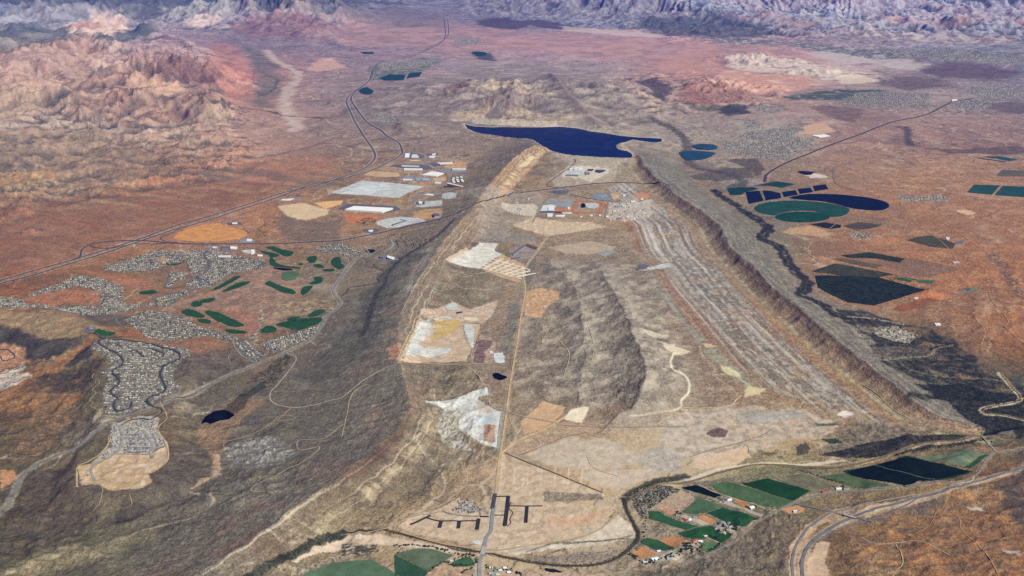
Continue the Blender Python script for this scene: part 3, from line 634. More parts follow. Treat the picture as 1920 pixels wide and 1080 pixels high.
# --- basin floor: works, pads, bare ground
paint(T(1, 1, '640,0 1080,0 1160,20 1080,160 980,180 900,260 780,240 760,140 800,60'), ['a8a094', '988c7c', 'b4a48c'], 50, .6, 40, L=90, seed=124)
paint(JA('0,680 250,700 420,700 470,740 430,860 220,840 0,760'), ['d0c4ac', 'b8ac98'], 15, .8, 10, L=30, seed=125)
paint(JA('600,30 1100,90 1500,110 1700,110 1500,200 1450,420 900,470 720,480 620,380 880,190'), ['b8ac94', 'a49880', 'c4b8a0'], 30, .65, 30, L=60, seed=126)
paint(JA('800,270 860,210 1080,210 1340,240 1390,250 1380,300 1300,340 1150,420 1000,370 760,350'), ['cfc6ac', 'bfb49c'], 15, .8, 10, L=40, seed=127)
paint(JA('1380,680 1640,660 1914,640 1914,860 1600,930 1360,880'), ['c4b8a4', 'a49888', 'd8ccb8'], 25, .8, 20, L=40, seed=128)
paint(JA('1700,560 1900,560 1880,640 1760,650'), 'c8844c', 15, .85, 10, seed=129)
paint(JA('430,130 0,480 0,600 80,560 560,40 500,20'), ['c8aa7c', 'b0825c'], 20, .6, 15, L=40, seed=130)
paint(T(1, 1, '960,190 1080,140 1250,170 1400,170 1490,195 1300,230 1160,248 1080,225'), ['c8b08c', 'bca280', 'd4c2a4'], 16, .9, 14, L=60, seed=131)
paint(T(1, 1, '1160,310 1300,290 1400,275 1540,310 1520,340 1400,350 1260,345'), ['c0a582', 'b49a78', 'b0a898'], 18, .8, 14, L=50, seed=132)
paint(T(1, 1, '580,380 700,310 740,330 700,410 620,395'), ['d0b490', 'c8a884'], 10, .9, 5, seed=133)
paint(T(1, 1, '440,660 640,620 720,660 880,610 860,680 800,740 680,730 450,700'), ['c8b498', 'c0946c', 'c8c2b4'], 14, .85, 10, L=40, seed=134)
paint(T(1, 1, '780,800 830,810 870,850 850,960 740,970 730,940'), ['b89c80', 'a48468'], 10, .9, 5, seed=135)
paint(T(1, 1, '260,880 340,850 320,950 270,940'), 'bc8050', 12, .8, 10, seed=136)
paint(T(1, 1, '1040,560 1120,540 1230,560 1220,600 1150,650 1130,710 1030,700'), ['cc9c5c', 'c08c50', 'd4ac74'], 10, .92, 6, L=40, seed=137)
paint(T(1, 1, '1040,380 1100,370 1080,480 1040,550 1015,470'), '787464', 10, .85, 5, seed=138)
paint(T(1, 1, '930,640 1000,620 1000,720 960,830 920,960 860,970 920,800'), ['84806e', '787262'], 10, .75, 8, seed=139)
paint(T(1, 1, '760,240 900,220 1030,230 1100,250 1090,290 960,280 780,290'), ['8c8478', '9c9484'], 20, .7, 15, seed=140)
paint(T(1, 2, '470,95 820,20 830,60 760,80 850,140 910,160 880,360 780,330 660,250 660,190 560,130'), ['b8bcb8', 'c8ccc8', 'a8a89c'], 10, .9, 6, L=40, seed=141)
paint(T(1, 2, '760,90 840,130 850,160 770,150'), 'b89c7c', 8, .7, 6, seed=142)
paint(T(1, 2, '800,225 870,230 860,330 800,320'), 'b48460', 8, .9, 5, seed=143)
paint(T(1, 2, '740,190 860,170 850,215 770,230'), 'aebcc4', 6, .9, 4, seed=144)
paint(T(1, 2, '650,130 700,180 660,230 700,330 760,380 600,350 540,250 560,150'), ['9a9684', 'c8c4b4', '84806c'], 20, .75, 14, L=22, seed=145, asp=3, rot=1.2, con=1.8)
paint(T(1, 2, '1010,210 1130,95 1260,130 1240,170 1200,210 1120,260 1030,280'), ['d0a468', 'c49862'], 8, .92, 5, seed=146)
paint(T(1, 2, '1250,190 1290,145 1390,130 1380,170 1350,220 1260,200'), ['d8c4a0', 'e0d0b0'], 6, .9, 4, seed=147)
paint(T(1, 2, '900,390 1020,290 1240,215 1380,240 1430,270 1200,340 1030,400 920,400'), ['b8987050'[:6], 'ac8c68', 'c0a27c'], 20, .75, 10, L=50, seed=148)
paint(T(1, 2, '1040,390 1280,300 1500,310 1700,420 1600,480 1400,490 1240,470 1100,440'), ['c0a890', 'b4a490', 'c8b494', 'a8a498'], 40, .8, 45, L=70, seed=149)
paint(T(1, 2, '1640,430 1760,350 1920,330 1920,520 1750,480'), ['b4b4b0', '9c988c', 'a8a494'], 40, .7, 45, L=40, seed=150)
paint(T(1, 2, '1300,500 1600,480 1740,480 1800,510 1620,570 1560,600 1440,580'), ['c8b49c', 'b8a68c'], 25, .8, 20, seed=151)
paint(T(2, 2, '0,150 300,130 700,150 880,230 820,290 560,330 300,430 60,440 -60,400 -140,300 -80,180'), ['bca48c', 'c8b49c', 'a49c90', 'b09878'], 40, .75, 45, L=70, seed=152)
paint(T(2, 2, '300,150 700,160 700,190 500,210 340,220'), ['acaca4', '989488'], 15, .75, 15, seed=153)
paint(T(2, 2, '60,420 200,390 340,350 380,400 300,460 120,480 50,470'), ['d0b08c', 'c8a880'], 12, .85, 10, seed=154)
paint(T(2, 2, '150,260 200,245 255,262 240,298 170,300 130,280'), ['7c5c50', '684c44'], 8, .9, 4, seed=155)
paint(T(2, 2, '860,170 920,150 970,170 920,190'), 'ddd8d0', 14, .7, 12, seed=156)
paint(T(2, 2, '880,250 1000,220 1240,240 1400,290 1200,320 900,370 700,390 900,320'), ['6c6658', '8a7e6c', '4c4a42'], 30, .7, 25, L=50, seed=157)
paint(T(2, 2, '640,350 690,325 720,360 700,390 640,400'), '3c4038', 12, .8, 10, L=20, seed=158)
paint(T(2, 2, '770,310 860,305 900,325 840,340'), '24402c', 8, .9, 4, seed=159)
paint(T(2, 2, '740,222 860,220 870,232 760,238'), '3c5a38', 6, .85, 4, seed=160)
paint(T(2, 2, '420,380 520,370 600,380 560,420 480,410'), '42563c', 12, .7, 10, L=20, seed=161, br=(40, .1))
# new estates by the river: graded sand
paint(T(1, 2, '320,800 400,740 560,700 660,640 830,740 850,610 880,440 900,370 940,440 1100,470 1240,530 1480,610 1470,650 1130,660 1540,690 1480,790 1300,870 1120,900 900,920 820,930 800,900 730,900 440,850'), ['bca17e', 'c6ab88', 'b39670', 'ccb492'], 10, .94, 5, L=90, seed=162)
paint(T(1, 2, '1135,605 1460,620 1480,650 1140,665'), ['8a7860', '9c8a70'], 6, .9, 4, L=30, seed=163)
paint(T(1, 2, '1160,740 1270,760 1400,720 1500,700 1440,770 1280,805 1160,800'), ['c48c5c', 'c8986c', 'd0a880'], 8, .8, 5, L=50, seed=164)
for k in range(14):
    xx = 900 + k*38; stroke(T(1, 2, f'{xx},470 {xx-6},570'), 8, 'bc9870' if k % 2 else 'dcc4a0', 8, .5, 3, seed=165+k, sm=False)
paint(T(1, 2, '1420,820 1560,740 1640,800 1660,860 1500,900 1200,930 980,960 840,930 1000,910 1300,880'), ['d0c0a8', 'c8b8a0', 'b8a68c'], 14, .9, 12, L=50, seed=180)
paint(T(1, 2, '1140,970 1400,940 1600,940 1500,1000 1200,1010 1000,985'), ['8c7c6c', '9c8874', '746858'], 12, .8, 10, L=25, seed=181)
paint(T(1, 2, '0,860 220,845 330,870 500,900 700,940 600,950 400,920 200,900 0,900'), ['ccb498', 'c0a888'], 10, .9, 8, seed=182)
paint(T(0, 2, '1620,960 1750,920 1920,880 1930,930 1760,960 1640,1000'), 'ccb498', 8, .9, 6, seed=183)
paint(T(1, 2, '0,900 200,905 210,950 60,980 0,990'), ['4c4a38', 'b8a484', '3c3c2e'], 8, .85, 4, L=18, seed=184, asp=5, rot=.15, con=1.8)
paint(T(0, 2, '1640,1080 1620,1020 1920,960 1930,1000 1760,1060'), ['5a5a44', 'c0a888'], 8, .7, 5, L=20, seed=185)
paint(T(1, 2, '480,1080 560,1030 640,990 780,1020 780,1080'), ['c09870', 'b48c68', '9c8460'], 10, .9, 8, L=30, seed=186)
paint(T(1, 2, '820,1080 900,1040 1100,1040 1300,1070 1500,1060 1480,1090 820,1090'), ['b89470', 'c0a080', 'a08464'], 14, .8, 10, L=40, seed=187)
# --- farmland by the river (lower right)
paint(T(1, 2, '1640,1000 1700,900 1920,760 1940,1030 1800,1045 1560,1040'), ['9c8c70', 'b89878', '84785c'], 12, .7, 8, L=40, seed=188)
paint(T(2, 2, '0,560 300,520 640,470 900,500 1400,560 1100,600 700,640 520,720 300,830 60,960 0,980'), ['8c7c60', '787458', 'a08c6c'], 14, .85, 8, L=60, seed=189)
paint(FR('230,330 330,270 440,190 620,130 740,190 720,250 600,330 560,350 420,300'), ['b8987c', 'ac8c70'], 6, .9, 4, seed=190)
paint(FR('320,300 480,300 540,370 490,400 400,370'), 'c08a5c', 5, .9, 3, seed=191)
paint(FR('160,470 240,480 300,580 280,660 140,660'), ['b0987c', '84785f'], 6, .8, 4, seed=192)
paint(FR('340,540 460,510 620,560 520,600 400,590'), ['a4946f', '7c7c58'], 6, .8, 4, seed=193)
paint(T(2, 2, '560,700 640,680 690,700 680,720 600,730'), 'c8905c', 5, .9, 3, seed=194)
paint(T(2, 2, '720,650 900,620 1100,610 1000,650 880,690 820,700 740,690'), ['b08c64', '7c6c50', 'a0845c'], 12, .8, 8, L=30, seed=195)
# lower right hills
paint(T(2, 2, '1000,860 1300,640 1500,600 1700,640 1930,560 1930,1090 760,1090 800,960'), ['98704a', '7c6850', 'ac7c4c', '6c604e'], 60, .6, 50, L=110, seed=196, asp=3, rot=.15, con=1.3)
paint(T(2, 2, '1780,560 1860,500 1930,470 1940,860 1860,760 1800,660'), ['4a4440', '5a5048', '6c5c4c'], 40, .85, 30, L=90, seed=197)
paint(T(2, 2, '1200,680 1400,640 1480,680 1340,740 1220,720'), ['6c645a', '7c7060'], 30, .7, 30, seed=198)
paint(T(2, 2, '60,960 300,840 420,770 560,740 700,740 780,760 640,860 600,1000 620,1080 -20,1090 -20,1020'), ['74695a', '84745c', '645c50', '94805f'], 40, .8, 30, L=80, seed=199)
paint(T(2, 2, '600,900 680,800 800,740 860,700 900,720 760,800 700,900 760,1080 600,1080'), ['c09c78', 'b08c6c'], 14, .85, 8, seed=220)
paint(T(2, 2, '700,1000 760,880 830,890 800,1000 830,1080 700,1080'), 'c4a88c', 12, .85, 8, seed=221)
paint(T(2, 2, '800,760 960,690 1200,660 1500,580 1900,480 1900,500 1500,610 1200,700 1000,760 860,810'), ['b49878', 'a08c70'], 12, .8, 6, seed=222)
for k, t in enumerate(('1000,950 1090,900 1120,930 1040,960', '1480,620 1620,610 1700,640 1560,650', '1640,760 1800,740 1840,760 1700,775', '1040,995 1160,990 1300,1020 1180,1015', '1140,830 1300,850 1240,880 1150,860')):
    paint(T(2, 2, t), 'bc8448', 20, .65, 22, seed=223+k)
paint(T(2, 2, '1600,690 1680,690 1690,715 1620,710'), 'b8b4a8', 12, .8, 10, seed=229)
paint(T(2, 2, '1790,930 1900,940 1900,960 1820,950'), 'b8b4a8', 10, .7, 10, seed=230)
# --- east of the river: plains, orchards ground
paint(T(2, 1, '700,230 1000,330 1300,390 1560,430 1400,480 1180,470 1080,420 860,370 720,360 700,290'), ['8c6a50', '987050', '7e6654'], 40, .6, 30, L=150, seed=231)
paint(T(2, 1, '1100,400 1290,370 1560,430 1400,480 1330,480'), ['8c6c52', '84684f'], 8, .8, 4, seed=232)
paint(T(2, 1, '1400,480 1560,440 1700,500 1600,540 1420,500'), 'b4784a', 20, .8, 15, seed=233)
paint(T(2, 1, '1300,590 1370,550 1480,570 1520,590 1420,615'), 'c07840', 10, .9, 5, seed=234)
paint(T(2, 1, '1080,260 1200,255 1230,270 1160,300 1060,290'), ['c4845c', 'b47850'], 10, .8, 5, seed=235)
paint(T(2, 1, '1530,105 1600,100 1660,120 1600,130'), 'cfae84', 20, .8, 15, seed=236)
paint(T(2, 1, '830,140 1000,130 1150,150 1180,175 1120,190 1000,160 860,170'), ['94785c', '7e6850'], 15, .8, 5, seed=237)
paint(T(2, 1, '600,200 720,190 860,235 800,250 560,230'), 'c09a6c', 15, .7, 15, seed=238)
paint(T(2, 1, '1480,0 1800,0 1920,20 1920,50 1700,40'), ['b49070', 'a88060'], 30, .7, 20, seed=239)
paint(T(2, 1, '1700,360 1760,340 1830,430 1900,560 1920,620 1840,540 1780,440'), ['846450', '6c5648', 'c49c70'], 30, .7, 25, L=50, seed=240)
paint(T(2, 0, '850,870 1100,860 1140,1000 1060,1060 880,1040 860,960'), ['aa8460', '9c7a5c'], 50, .6, 50, seed=241)
paint(T(2, 0, '700,700 800,690 860,740 740,760 640,750'), 'c8a07c', 50, .8, 40, seed=242)
stroke(T(2, 0, '1210,715 1260,720 1270,790 1290,815'), 120, '4c4446', 60, .75, 50, seed=243)
paint(T(2, 0, '1340,830 1500,840 1900,820 1930,850 1900,870 1500,862'), ['5a4c4a', '6c5850'], 60, .75, 50, seed=244)
paint(T(2, 0, '40,990 200,950 380,940 400,1000 200,1020 60,1010'), ['584e4a', '6c6056', '4c4844'], 30, .8, 30, L=50, seed=245)
paint(T(2, 0, '240,900 420,890 460,950 420,1000 380,950'), ['44443e', '5c564c'], 30, .75, 30, L=50, seed=246)
paint(T(2, 0, '0,740 100,720 200,760 160,800 60,800 0,780'), ['b4a490', 'a8947c', '6c625a'], 40, .7, 40, L=60, seed=247)
paint(T(2, 0, '20,640 240,640 330,740 300,800 100,700 0,680'), ['a8a094', '94806c', '8c7466'], 40, .7, 40, L=80, seed=248)
paint(T(2, 0, '640,960 690,965 800,985 820,1000 720,1000'), 'd0cabc', 20, .7, 15, L=20, seed=249)
# --- towns: pale made ground
TOWNS = [
 (T(0, 1, '570,420 900,325 1040,340 1030,400 940,410 860,440 700,455 590,440'), 0),
 (T(0, 1, '150,580 430,470 560,480 700,540 690,600 600,575 560,560 430,530 300,560 170,590'), 0),
 (T(0, 1, '-60,585 130,600 170,640 320,640 560,640 620,600 700,620 740,650 720,680 560,690 400,680 150,655 -60,650'), 0),
 (T(0, 1, '1130,330 1200,320 1250,350 1500,380 1480,430 1290,460 1180,540 1060,545 1040,520 1150,450 1170,380'), 0),
 (T(0, 1, '940,450 1000,450 1060,455 1050,490 990,500 960,540 925,530 950,490'), 0),
 (T(0, 1, '810,640 900,590 1080,545 1060,580 1000,600 960,645 870,645 820,650'), 0),
 (T(0, 1, '700,720 800,670 900,670 1060,710 1120,760 1300,800 1320,850 1160,810 1000,830 880,830 760,770'), 0),
 (T(0, 1, '1320,810 1370,830 1500,915 1440,965 1340,900'), 0),
 (T(0, 1, '1460,850 1770,755 1780,800 1560,910 1500,890'), 0),
 (T(0, 1, '560,575 640,585 720,625 800,640 760,665 640,655 570,640'), 0), (T(0, 1, '1085,325 1180,330 1150,440 1080,480 1050,400 1040,345'), 0),
 (T(0, 1, '1760,320 1840,290 1930,290 1960,300 2020,325 2045,340 1990,375 1900,350 1800,335'), 0),
]
MESA_T = MH('200,140 330,90 560,100 880,150 1130,190 1300,220 1300,290 1180,350 1110,430 1110,560 1200,640 1100,720 940,770 860,860 700,880 500,960 330,930 310,700 380,540 300,480 420,380 330,280 200,200')
MESA_S = MP('560,200 700,150 940,60 1220,100 1180,260 1250,380 1300,470 1170,520 1100,590 700,600 420,660 270,740 130,830 150,990 280,960 240,760 420,600 550,480')
for k, (t, w) in enumerate(TOWNS): paint(t, ['7e7b6e', '8f897c', '66695c', '4a5440'], 14, .9, 10, L=30, seed=250+k, con=1.3)
paint(MESA_T, ['7e7c70', '908c80', '686a5e', '4a5440'], 10, .95, 4, L=24, seed=270, con=1.2)
paint(MESA_S, ['a29c90', 'b8aea0', '84847a'], 8, .9, 4, L=24, seed=271)
paint(MP('290,720 560,600 700,590 1100,600 1300,480 1330,520 1340,640 1250,740 1100,830 1060,850 1130,960 1000,1040 860,1060 560,1080 380,1000 160,1000 130,830 110,760'), ['c2a684', 'b8996f', 'ccb596'], 6, .93, 4, L=60, seed=272)
paint(MP('400,880 560,800 800,700 760,750 600,830 430,920'), 'ac9070', 8, .7, 5, seed=273)
paint(BL('-60,620 160,545 260,500 300,530 200,600 320,590 380,640 300,660 100,760 -60,830'), ['c4b4a4', 'b8a898', 'a89888'], 10, .9, 6, L=30, seed=274)
FAR_T = [
 (T(2, 0, '850,585 1000,520 1180,515 1400,530 1390,600 1200,600 1000,605'), 0),
 (T(2, 0, '380,600 470,590 520,600 620,618 500,635 430,632'), 0),
 (T(2, 0, '310,750 400,740 560,715 640,712 700,730 600,770 560,800 430,790 330,775'), 0),
 (T(2, 0, '230,800 420,800 620,785 760,785 720,820 640,860 600,900 450,892 250,862'), 0),
 (T(2, 0, '340,680 400,665 440,690 440,720 350,722'), 0),
 (T(2, 0, '1500,590 1600,555 1760,560 1740,600 1640,620 1520,610'), 0),
 (T(2, 0, '1600,490 1800,480 1930,480 1930,560 1760,560 1600,520'), 0),
 (T(2, 0, '1100,275 1500,270 1930,300 1930,360 1700,350 1400,345 1200,320'), 0),
 (T(1, 0, '180,640 300,635 315,690 210,692 185,670'), 0),
 (T(1, 0, '220,355 400,340 540,330 520,355 400,385 230,400'), 0),
 (T(1, 0, '640,215 780,210 770,255 640,250'), 0),
 (T(2, 1, '1200,20 1400,15 1500,30 1490,50 1320,62 1260,55'), 0),
 (OR('430,210 560,175 700,205 620,240 480,240'), 0),
]
for k, (t, w) in enumerate(FAR_T): paint(t, ['8c8c84', 'a8a49c', '5c685c', '84786c'], 60, .8, 90, L=80, seed=280+k, con=1.7, br=(170, .38))
paint(T(2, 0, '360,1000 440,1010 470,1040 240,1045 200,1020'), ['a8a49c', '7c7870'], 20, .7, 20, L=30, seed=295)
# --- rivers: dark tamarisk belts, pale bars
VR1 = PX('1225,222 1262,242 1285,262 1290,290 1300,312 1345,322 1380,330 1392,345 1370,352')
VR2 = T(2, 1, '180,-10 215,25 260,50 300,75 350,110 410,150 470,185 480,215 440,260 530,300 580,370 640,450 700,500 690,545 665,575 760,620 850,680 950,720')
VR3 = T(2, 1, '900,700 1040,740 1200,760 1340,790 1440,840 1560,900 1640,960 1720,1030 1860,1075')
stroke(VR1, 150, ['43423c', '6a6258', '4c4c40'], 50, .8, 50, seed=300, L=80)
stroke(VR2, 118, ['22251e', '33332c', '4c443a'], 24, .94, 34, seed=301, L=60)
stroke(VR2, 30, ['7c7464', '989080'], 14, .8, 55, seed=298, br=(110, -.02)); stroke(VR2, 22, ['5c5a48', '84806c'], 12, .8, 35, seed=299, br=(90, .05))
paint(T(2, 1, '860,660 1000,660 1240,740 1400,770 1540,850 1640,930 1700,1020 1900,1070 1940,1090 1940,1180 1240,1180 1380,1080 1130,960 1060,870 1100,850 960,760'), ['2c3026', '43443a', '3a3a30', '5c584a'], 30, .94, 34, L=60, seed=302, wl_=170, br=(200, .36), con=1.6)
paint(T(2, 1, '1060,870 1200,865 1380,880 1440,920 1120,950 1080,910'), ['746a5c', '5c564c', '8a7e6c'], 12, .8, 12, L=40, seed=303)
paint(T(2, 1, '1080,760 1200,750 1320,810 1280,850 1160,830 1080,800'), ['b0a894', '5c584c', 'c8c0ac'], 10, .85, 12, L=30, seed=304, con=1.6)
stroke(T(2, 1, '930,700 1060,710 1160,730 1240,745'), 22, 'b8ae9a', 12, .8, 8, seed=305)
stroke(T(2, 1, '1130,945 1260,930 1400,915 1420,885 1520,860'), 18, 'a08c6c', 8, .85, 6, seed=306)
stroke(T(2, 1, '1220,955 1260,990 1400,1030 1700,1050 1900,1080'), 14, '8c8468', 10, .8, 6, seed=307)
paint(T(2, 2, '1300,0 1560,0 1700,40 1930,60 1930,300 1880,310 1850,250 1700,290 1700,240 1640,230 1500,110'), ['20261c', '32352a', '444234'], 24, .92, 22, L=50, seed=308, con=1.5)
stroke(T(2, 2, '1780,-60 1850,20 1900,75 1870,105 1770,120 1685,140 1700,170 1790,175 1930,205'), 34, ['ae9a78', 'c8b898'], 10, .95, 6, seed=309)
stroke(T(2, 2, '1930,240 1850,250 1760,270 1690,285'), 30, '20281c', 10, .8, 6, seed=310)
paint(T(2, 2, '760,400 900,370 1040,330 1200,300 1400,285 1600,290 1580,315 1400,330 1260,350 1180,390 1060,415 900,415'), ['2e3028', '3c3c34', '4c4a40'], 10, .9, 6, L=40, seed=311)
stroke(T(2, 2, '1690,290 1600,312 1450,328 1330,345 1240,372 1160,400 1060,432 940,452 860,462 700,462 560,452 430,455 300,470 180,500 80,535 -20,560'), 34, ['9c8c6c', 'b09c7c'], 10, .92, 6, seed=312)
stroke(T(2, 2, '900,430 760,448 620,455 480,445 340,460 200,480 60,530 -20,540'), 26, ['c4b49c', 'd0c0a8'], 12, .85, 8, seed=313)
stroke(T(2, 2, '1640,320 1500,345 1380,355 1280,375 1200,400'), 26, ['30342a', '4c4c3c'], 10, .85, 8, seed=314)
stroke(T(2, 2, '1000,445 880,470 700,475 560,465'), 14, '4c4c3a', 8, .8, 5, seed=315)
RV = T(1, 2, '1960,520 1800,560 1700,600 1620,640 1600,690 1620,750 1665,810 1670,870 1620,920 1540,985 1420,1018 1250,1022 1100,1008 980,985 860,958 780,945 640,915 520,890 400,860 280,830 150,825 0,850')
stroke(T(1, 2, '1930,520 1800,545 1700,580 1600,640'), 60, ['2c3a26', '4c5240'], 20, .85, 16, seed=316)
paint(FR('60,110 200,60 420,60 560,100 600,110 440,190 330,260 220,330 140,440 110,400 30,280 30,180'), ['4a4a3c', 'b4a890', '36382c'], 8, .9, 6, L=22, seed=317, con=1.9)
stroke(T(1, 2, '1585,640 1600,700 1640,780 1668,850 1640,905 1560,975'), 24, ['2c3424', '3c4430'], 8, .9, 5, seed=318)
stroke(RV, 15, ['5a5038', '4c4a34'], 6, .9, 3, seed=319)
stroke(T(1, 2, '1560,980 1420,1015 1250,1022 1100,1005 980,985 860,958'), 22, ['4c4c38', '6c6450'], 10, .7, 6, seed=320)
stroke(T(1, 2, '1600,640 1510,620 1560,690 1540,740 1440,820 1280,880 1120,905 940,950'), 14, ['b09c80', 'a08c70'], 8, .7, 5, seed=321)
stroke(T(0, 2, '1930,845 1800,880 1700,930 1580,980 1480,1040 1390,1090'), 52, ['2e3626', '3e4432', '5c5a44'], 12, .92, 8, seed=322)
stroke(T(1, 2, '-10,850 150,830 280,828 420,865 560,900 640,930 760,945'), 16, ['3c4230', '5c5640'], 6, .85, 5, seed=323)
stroke(T(1, 2, '1620,870 1400,885 1250,900'), 12, '5c5a44', 8, .7, 5, seed=324)
stroke(T(1, 2, '1640,850 1500,880 1300,890 1180,900 1040,945'), 10, '5c6044', 6, .7, 5, seed=325)
# little creek and pond surroundings
paint(T(0, 1, '1480,1000 1600,910 1650,930 1600,990 1540,1080 1380,1080 1420,1040'), ['3a4230', '5c543c', '8c7050'], 14, .85, 12, L=26, seed=330, con=1.5)
paint(T(0, 2, '1240,170 1290,110 1350,60 1480,-10 1500,20 1400,80 1370,140 1280,190'), ['2e3626', '5c503a'], 12, .8, 10, seed=331)
# green reed beds and lawns painted as ground cover
paint(T(1, 0, '100,505 140,490 180,510 170,530 120,530'), '3c5448', 50, .8, 40, seed=332)


# ---------------------------------------------------------------- roads (traced centre lines; width m; colour; name)
ROADS = []
def road(name, pxs, w, col, lift=3.0, sm=True, shoulder=None): ROADS.append((name, pxs, w, col, lift, sm, shoulder))
AS_D, AS_M, AS_L, DIRT = '3c3c46', '4e4e58', '74726f', 'b99a74'
I1 = T(0, 1, '-60,525 0,513 200,462 360,412 560,352 700,305 840,258 1000,205 1190,152 1400,82 1500,50 1660,-8') + T(1, 0, '-180,1040 0,1005 150,965 250,920 325,878 342,850 320,800 240,748 130,670 72,592 56,548 78,518 140,470 172,430 178,400')
I2 = T(0, 1, '-60,508 0,496 200,438 400,382 600,322 760,272 900,220 1000,184 1200,128 1400,66 1600,2') + T(1, 0, '-120,1035 60,975 150,932 190,885 175,835 112,742 62,652 32,582 37,548 80,508 150,458 168,420 178,384 210,352 265,333 380,312 480,275 555,238 596,205 604,160 597,105')
road('highway', I1, 26, '57565c', 3.5, shoulder='ae9c88'); road('highway', I2, 26, '57565c', 3.5, shoulder='ae9c88')
road('highway', T(1, 0, '178,400 205,362 262,340 380,322 480,282 560,240 585,205 584,160 578,105'), 22, '5a5660', 5, shoulder=None)
road('highway', T(0, 1, '420,380 452,358 462,322 512,292 600,277 760,272 860,276 1000,288 1300,291 1500,290 1640,285'), 20, AS_M, 4, shoulder='9c866e')
road('ramp', T(0, 1, '700,300 620,315 540,312 508,298 530,286 600,280'), 10, AS_M, 4.2)
road('ramp', T(0, 1, '760,290 900,290 1000,282'), 12, AS_M, 4.4)
road('ramp', T(0, 1, '1000,283 940,278 905,262 915,248 960,232 1010,205'), 9, AS_M, 4.2)
road('highway', T(0, 1, '1640,285 1780,278 1920,270') + T(1, 1, '90,252 160,240 400,185 560,150 660,115 740,75 850,36 950,12') + T(1, 0, '1000,1085 1080,1074 1230,1056 1450,1030 1600,1026 1740,1030 1850,1045'), 24, '464754', 3.5, shoulder='a29078')
road('highway', T(2, 0, '462,1022 466,1000 476,978 560,926 700,868 850,808 1000,754 1100,714 1200,680 1300,662 1380,640 1440,610 1490,585 1560,566 1640,552'), 38, '4a4652', 4, shoulder='a8886c')
road('road', T(2, 0, '1370,655 1500,658 1640,668 1780,684 1940,704'), 26, 'c8a284', 4)
road('road', T(2, 0, '980,890 975,905 930,918 862,938 850,975 856,1020 900,1050 1000,1076'), 16, '857a74', 4)
road('road', T(1, 0, '1310,895 1316,910 1280,945 1200,1000 1158,1035 1175,1048 1225,1056'), 16, '5c5c62', 3.5)
road('road', JA('720,495 800,500 860,520 875,545 830,570 760,580 680,590 600,610 560,660 480,790 400,935'), 16, '8c8a88', 3)
road('road', JA('880,575 1000,600 1130,630 1300,655 1500,672 1700,672 1800,655 1914,620'), 14, '5c5e62', 3)
road('road', JA('1375,680 1350,780 1330,870'), 20, '8a8a88', 3)
road('road', PX('680,462') + T(1, 1, '160,352 90,372 50,410 0,478') + T(0, 1, '1900,510 1876,545 1884,580 1915,622 1888,662 1832,700 1795,775 1745,828 1600,905 1440,970 1290,1028 1180,1085') + T(0, 2, '1080,62 880,125 700,183 600,217 545,258 480,322 360,386 250,432 150,490 105,545 60,640 0,722 -60,790'), 20, '7d7b7a', 3, shoulder='a39880')
road('road', T(1, 1, '160,352 230,318 285,288 262,250'), 14, '85827f', 3)
road('road', GC('1740,530 1660,610 1590,740 1530,800 1520,850 1560,930 1610,1000'), 9, '8c8987', 4)
road('road', T(1, 2, '778,1090 776,1040 782,985 800,955 806,900 818,860 842,822 850,740 862,680'), 20, '8f8e8c', 3, shoulder='b8ac98')
road('road', T(1, 2, '850,700 866,615'), 22, '4a4a52', 3.5)
road('dirt_road', T(1, 2, '868,612 880,500 892,400 915,260 930,150 950,0') + T(1, 1, '970,960 990,850 1010,700 1035,560 1025,480 1032,430 1080,360 1160,252'), 13, 'c4aa82', 2.6, shoulder='b09676')
road('dirt_road', T(1, 2, '890,395 1000,315 1130,262 1210,215 1260,185'), 16, 'cdb086', 2.6)
road('road', T(1, 2, '820,0 835,30 832,90 850,125 920,150 1040,185 1180,212 1240,228 1400,238 1600,242 1800,238 1940,238'), 12, 'a39a8a', 2.8)
road('dirt_road', T(1, 2, '880,370 888,280 905,160'), 14, '9ea09c', 2.4)
road('dirt_road', T(1, 2, '1620,190 1740,170 1850,145 1920,125'), 10, 'cdbc98', 2.4)
road('dirt_road', T(1, 2, '1780,225 1830,190 1920,165'), 9, 'cdbc98', 2.4)
road('dirt_road', T(2, 2, '0,130 130,135 260,125 300,90 330,65'), 10, 'cdb890', 2.4)
road('dirt_road', T(2, 2, '40,410 160,370 320,330 440,290 500,255'), 7, '8f8474', 2.4)
road('dirt_road', T(2, 2, '1010,0 1060,30 1130,90 1200,150 1260,185 1310,212'), 6, 'b4ac88', 2.4)
road('dirt_road', T(1, 2, '920,385 1000,420 1100,460 1200,500 1320,550 1470,610'), 9, '6c6054', 2.6)
road('dirt_road', T(1, 2, '1000,400 1130,350 1250,300 1380,272'), 6, '84705c', 2.4)
# new black streets
for t, w in (('940,628 932,700 920,798', 22), ('870,632 940,632', 9), ('855,737 925,737', 8), ('940,684 1040,686 1130,685', 9), ('1045,686 1038,780', 19),
             ('388,790 440,768 502,738', 15), ('472,750 520,764 560,770 660,770 770,768', 9), ('562,770 552,808', 20), ('664,770 658,812', 20), ('773,757 763,818', 21), ('780,745 830,745', 12)):
    road('street', T(1, 2, t), w, '35353d', 2.8, False)
road('street', T(1, 2, '570,712 600,726 660,736 730,742 778,742 782,725 765,705 735,695 700,690'), 10, '8c8a88', 2.8)
road('street', T(1, 2, '380,750 440,735 520,725 570,712'), 7, 'a09888', 2.8)
road('ditch_path', T(1, 2, '955,662 945,690 948,705 966,722 955,745 948,765 955,778 935,800'), 5, '6c4c30', 2.8)
road('dirt_road', T(1, 2, '0,850 100,830 260,810 340,770 440,720 560,680 640,640'), 7, 'b8a890', 2.5)
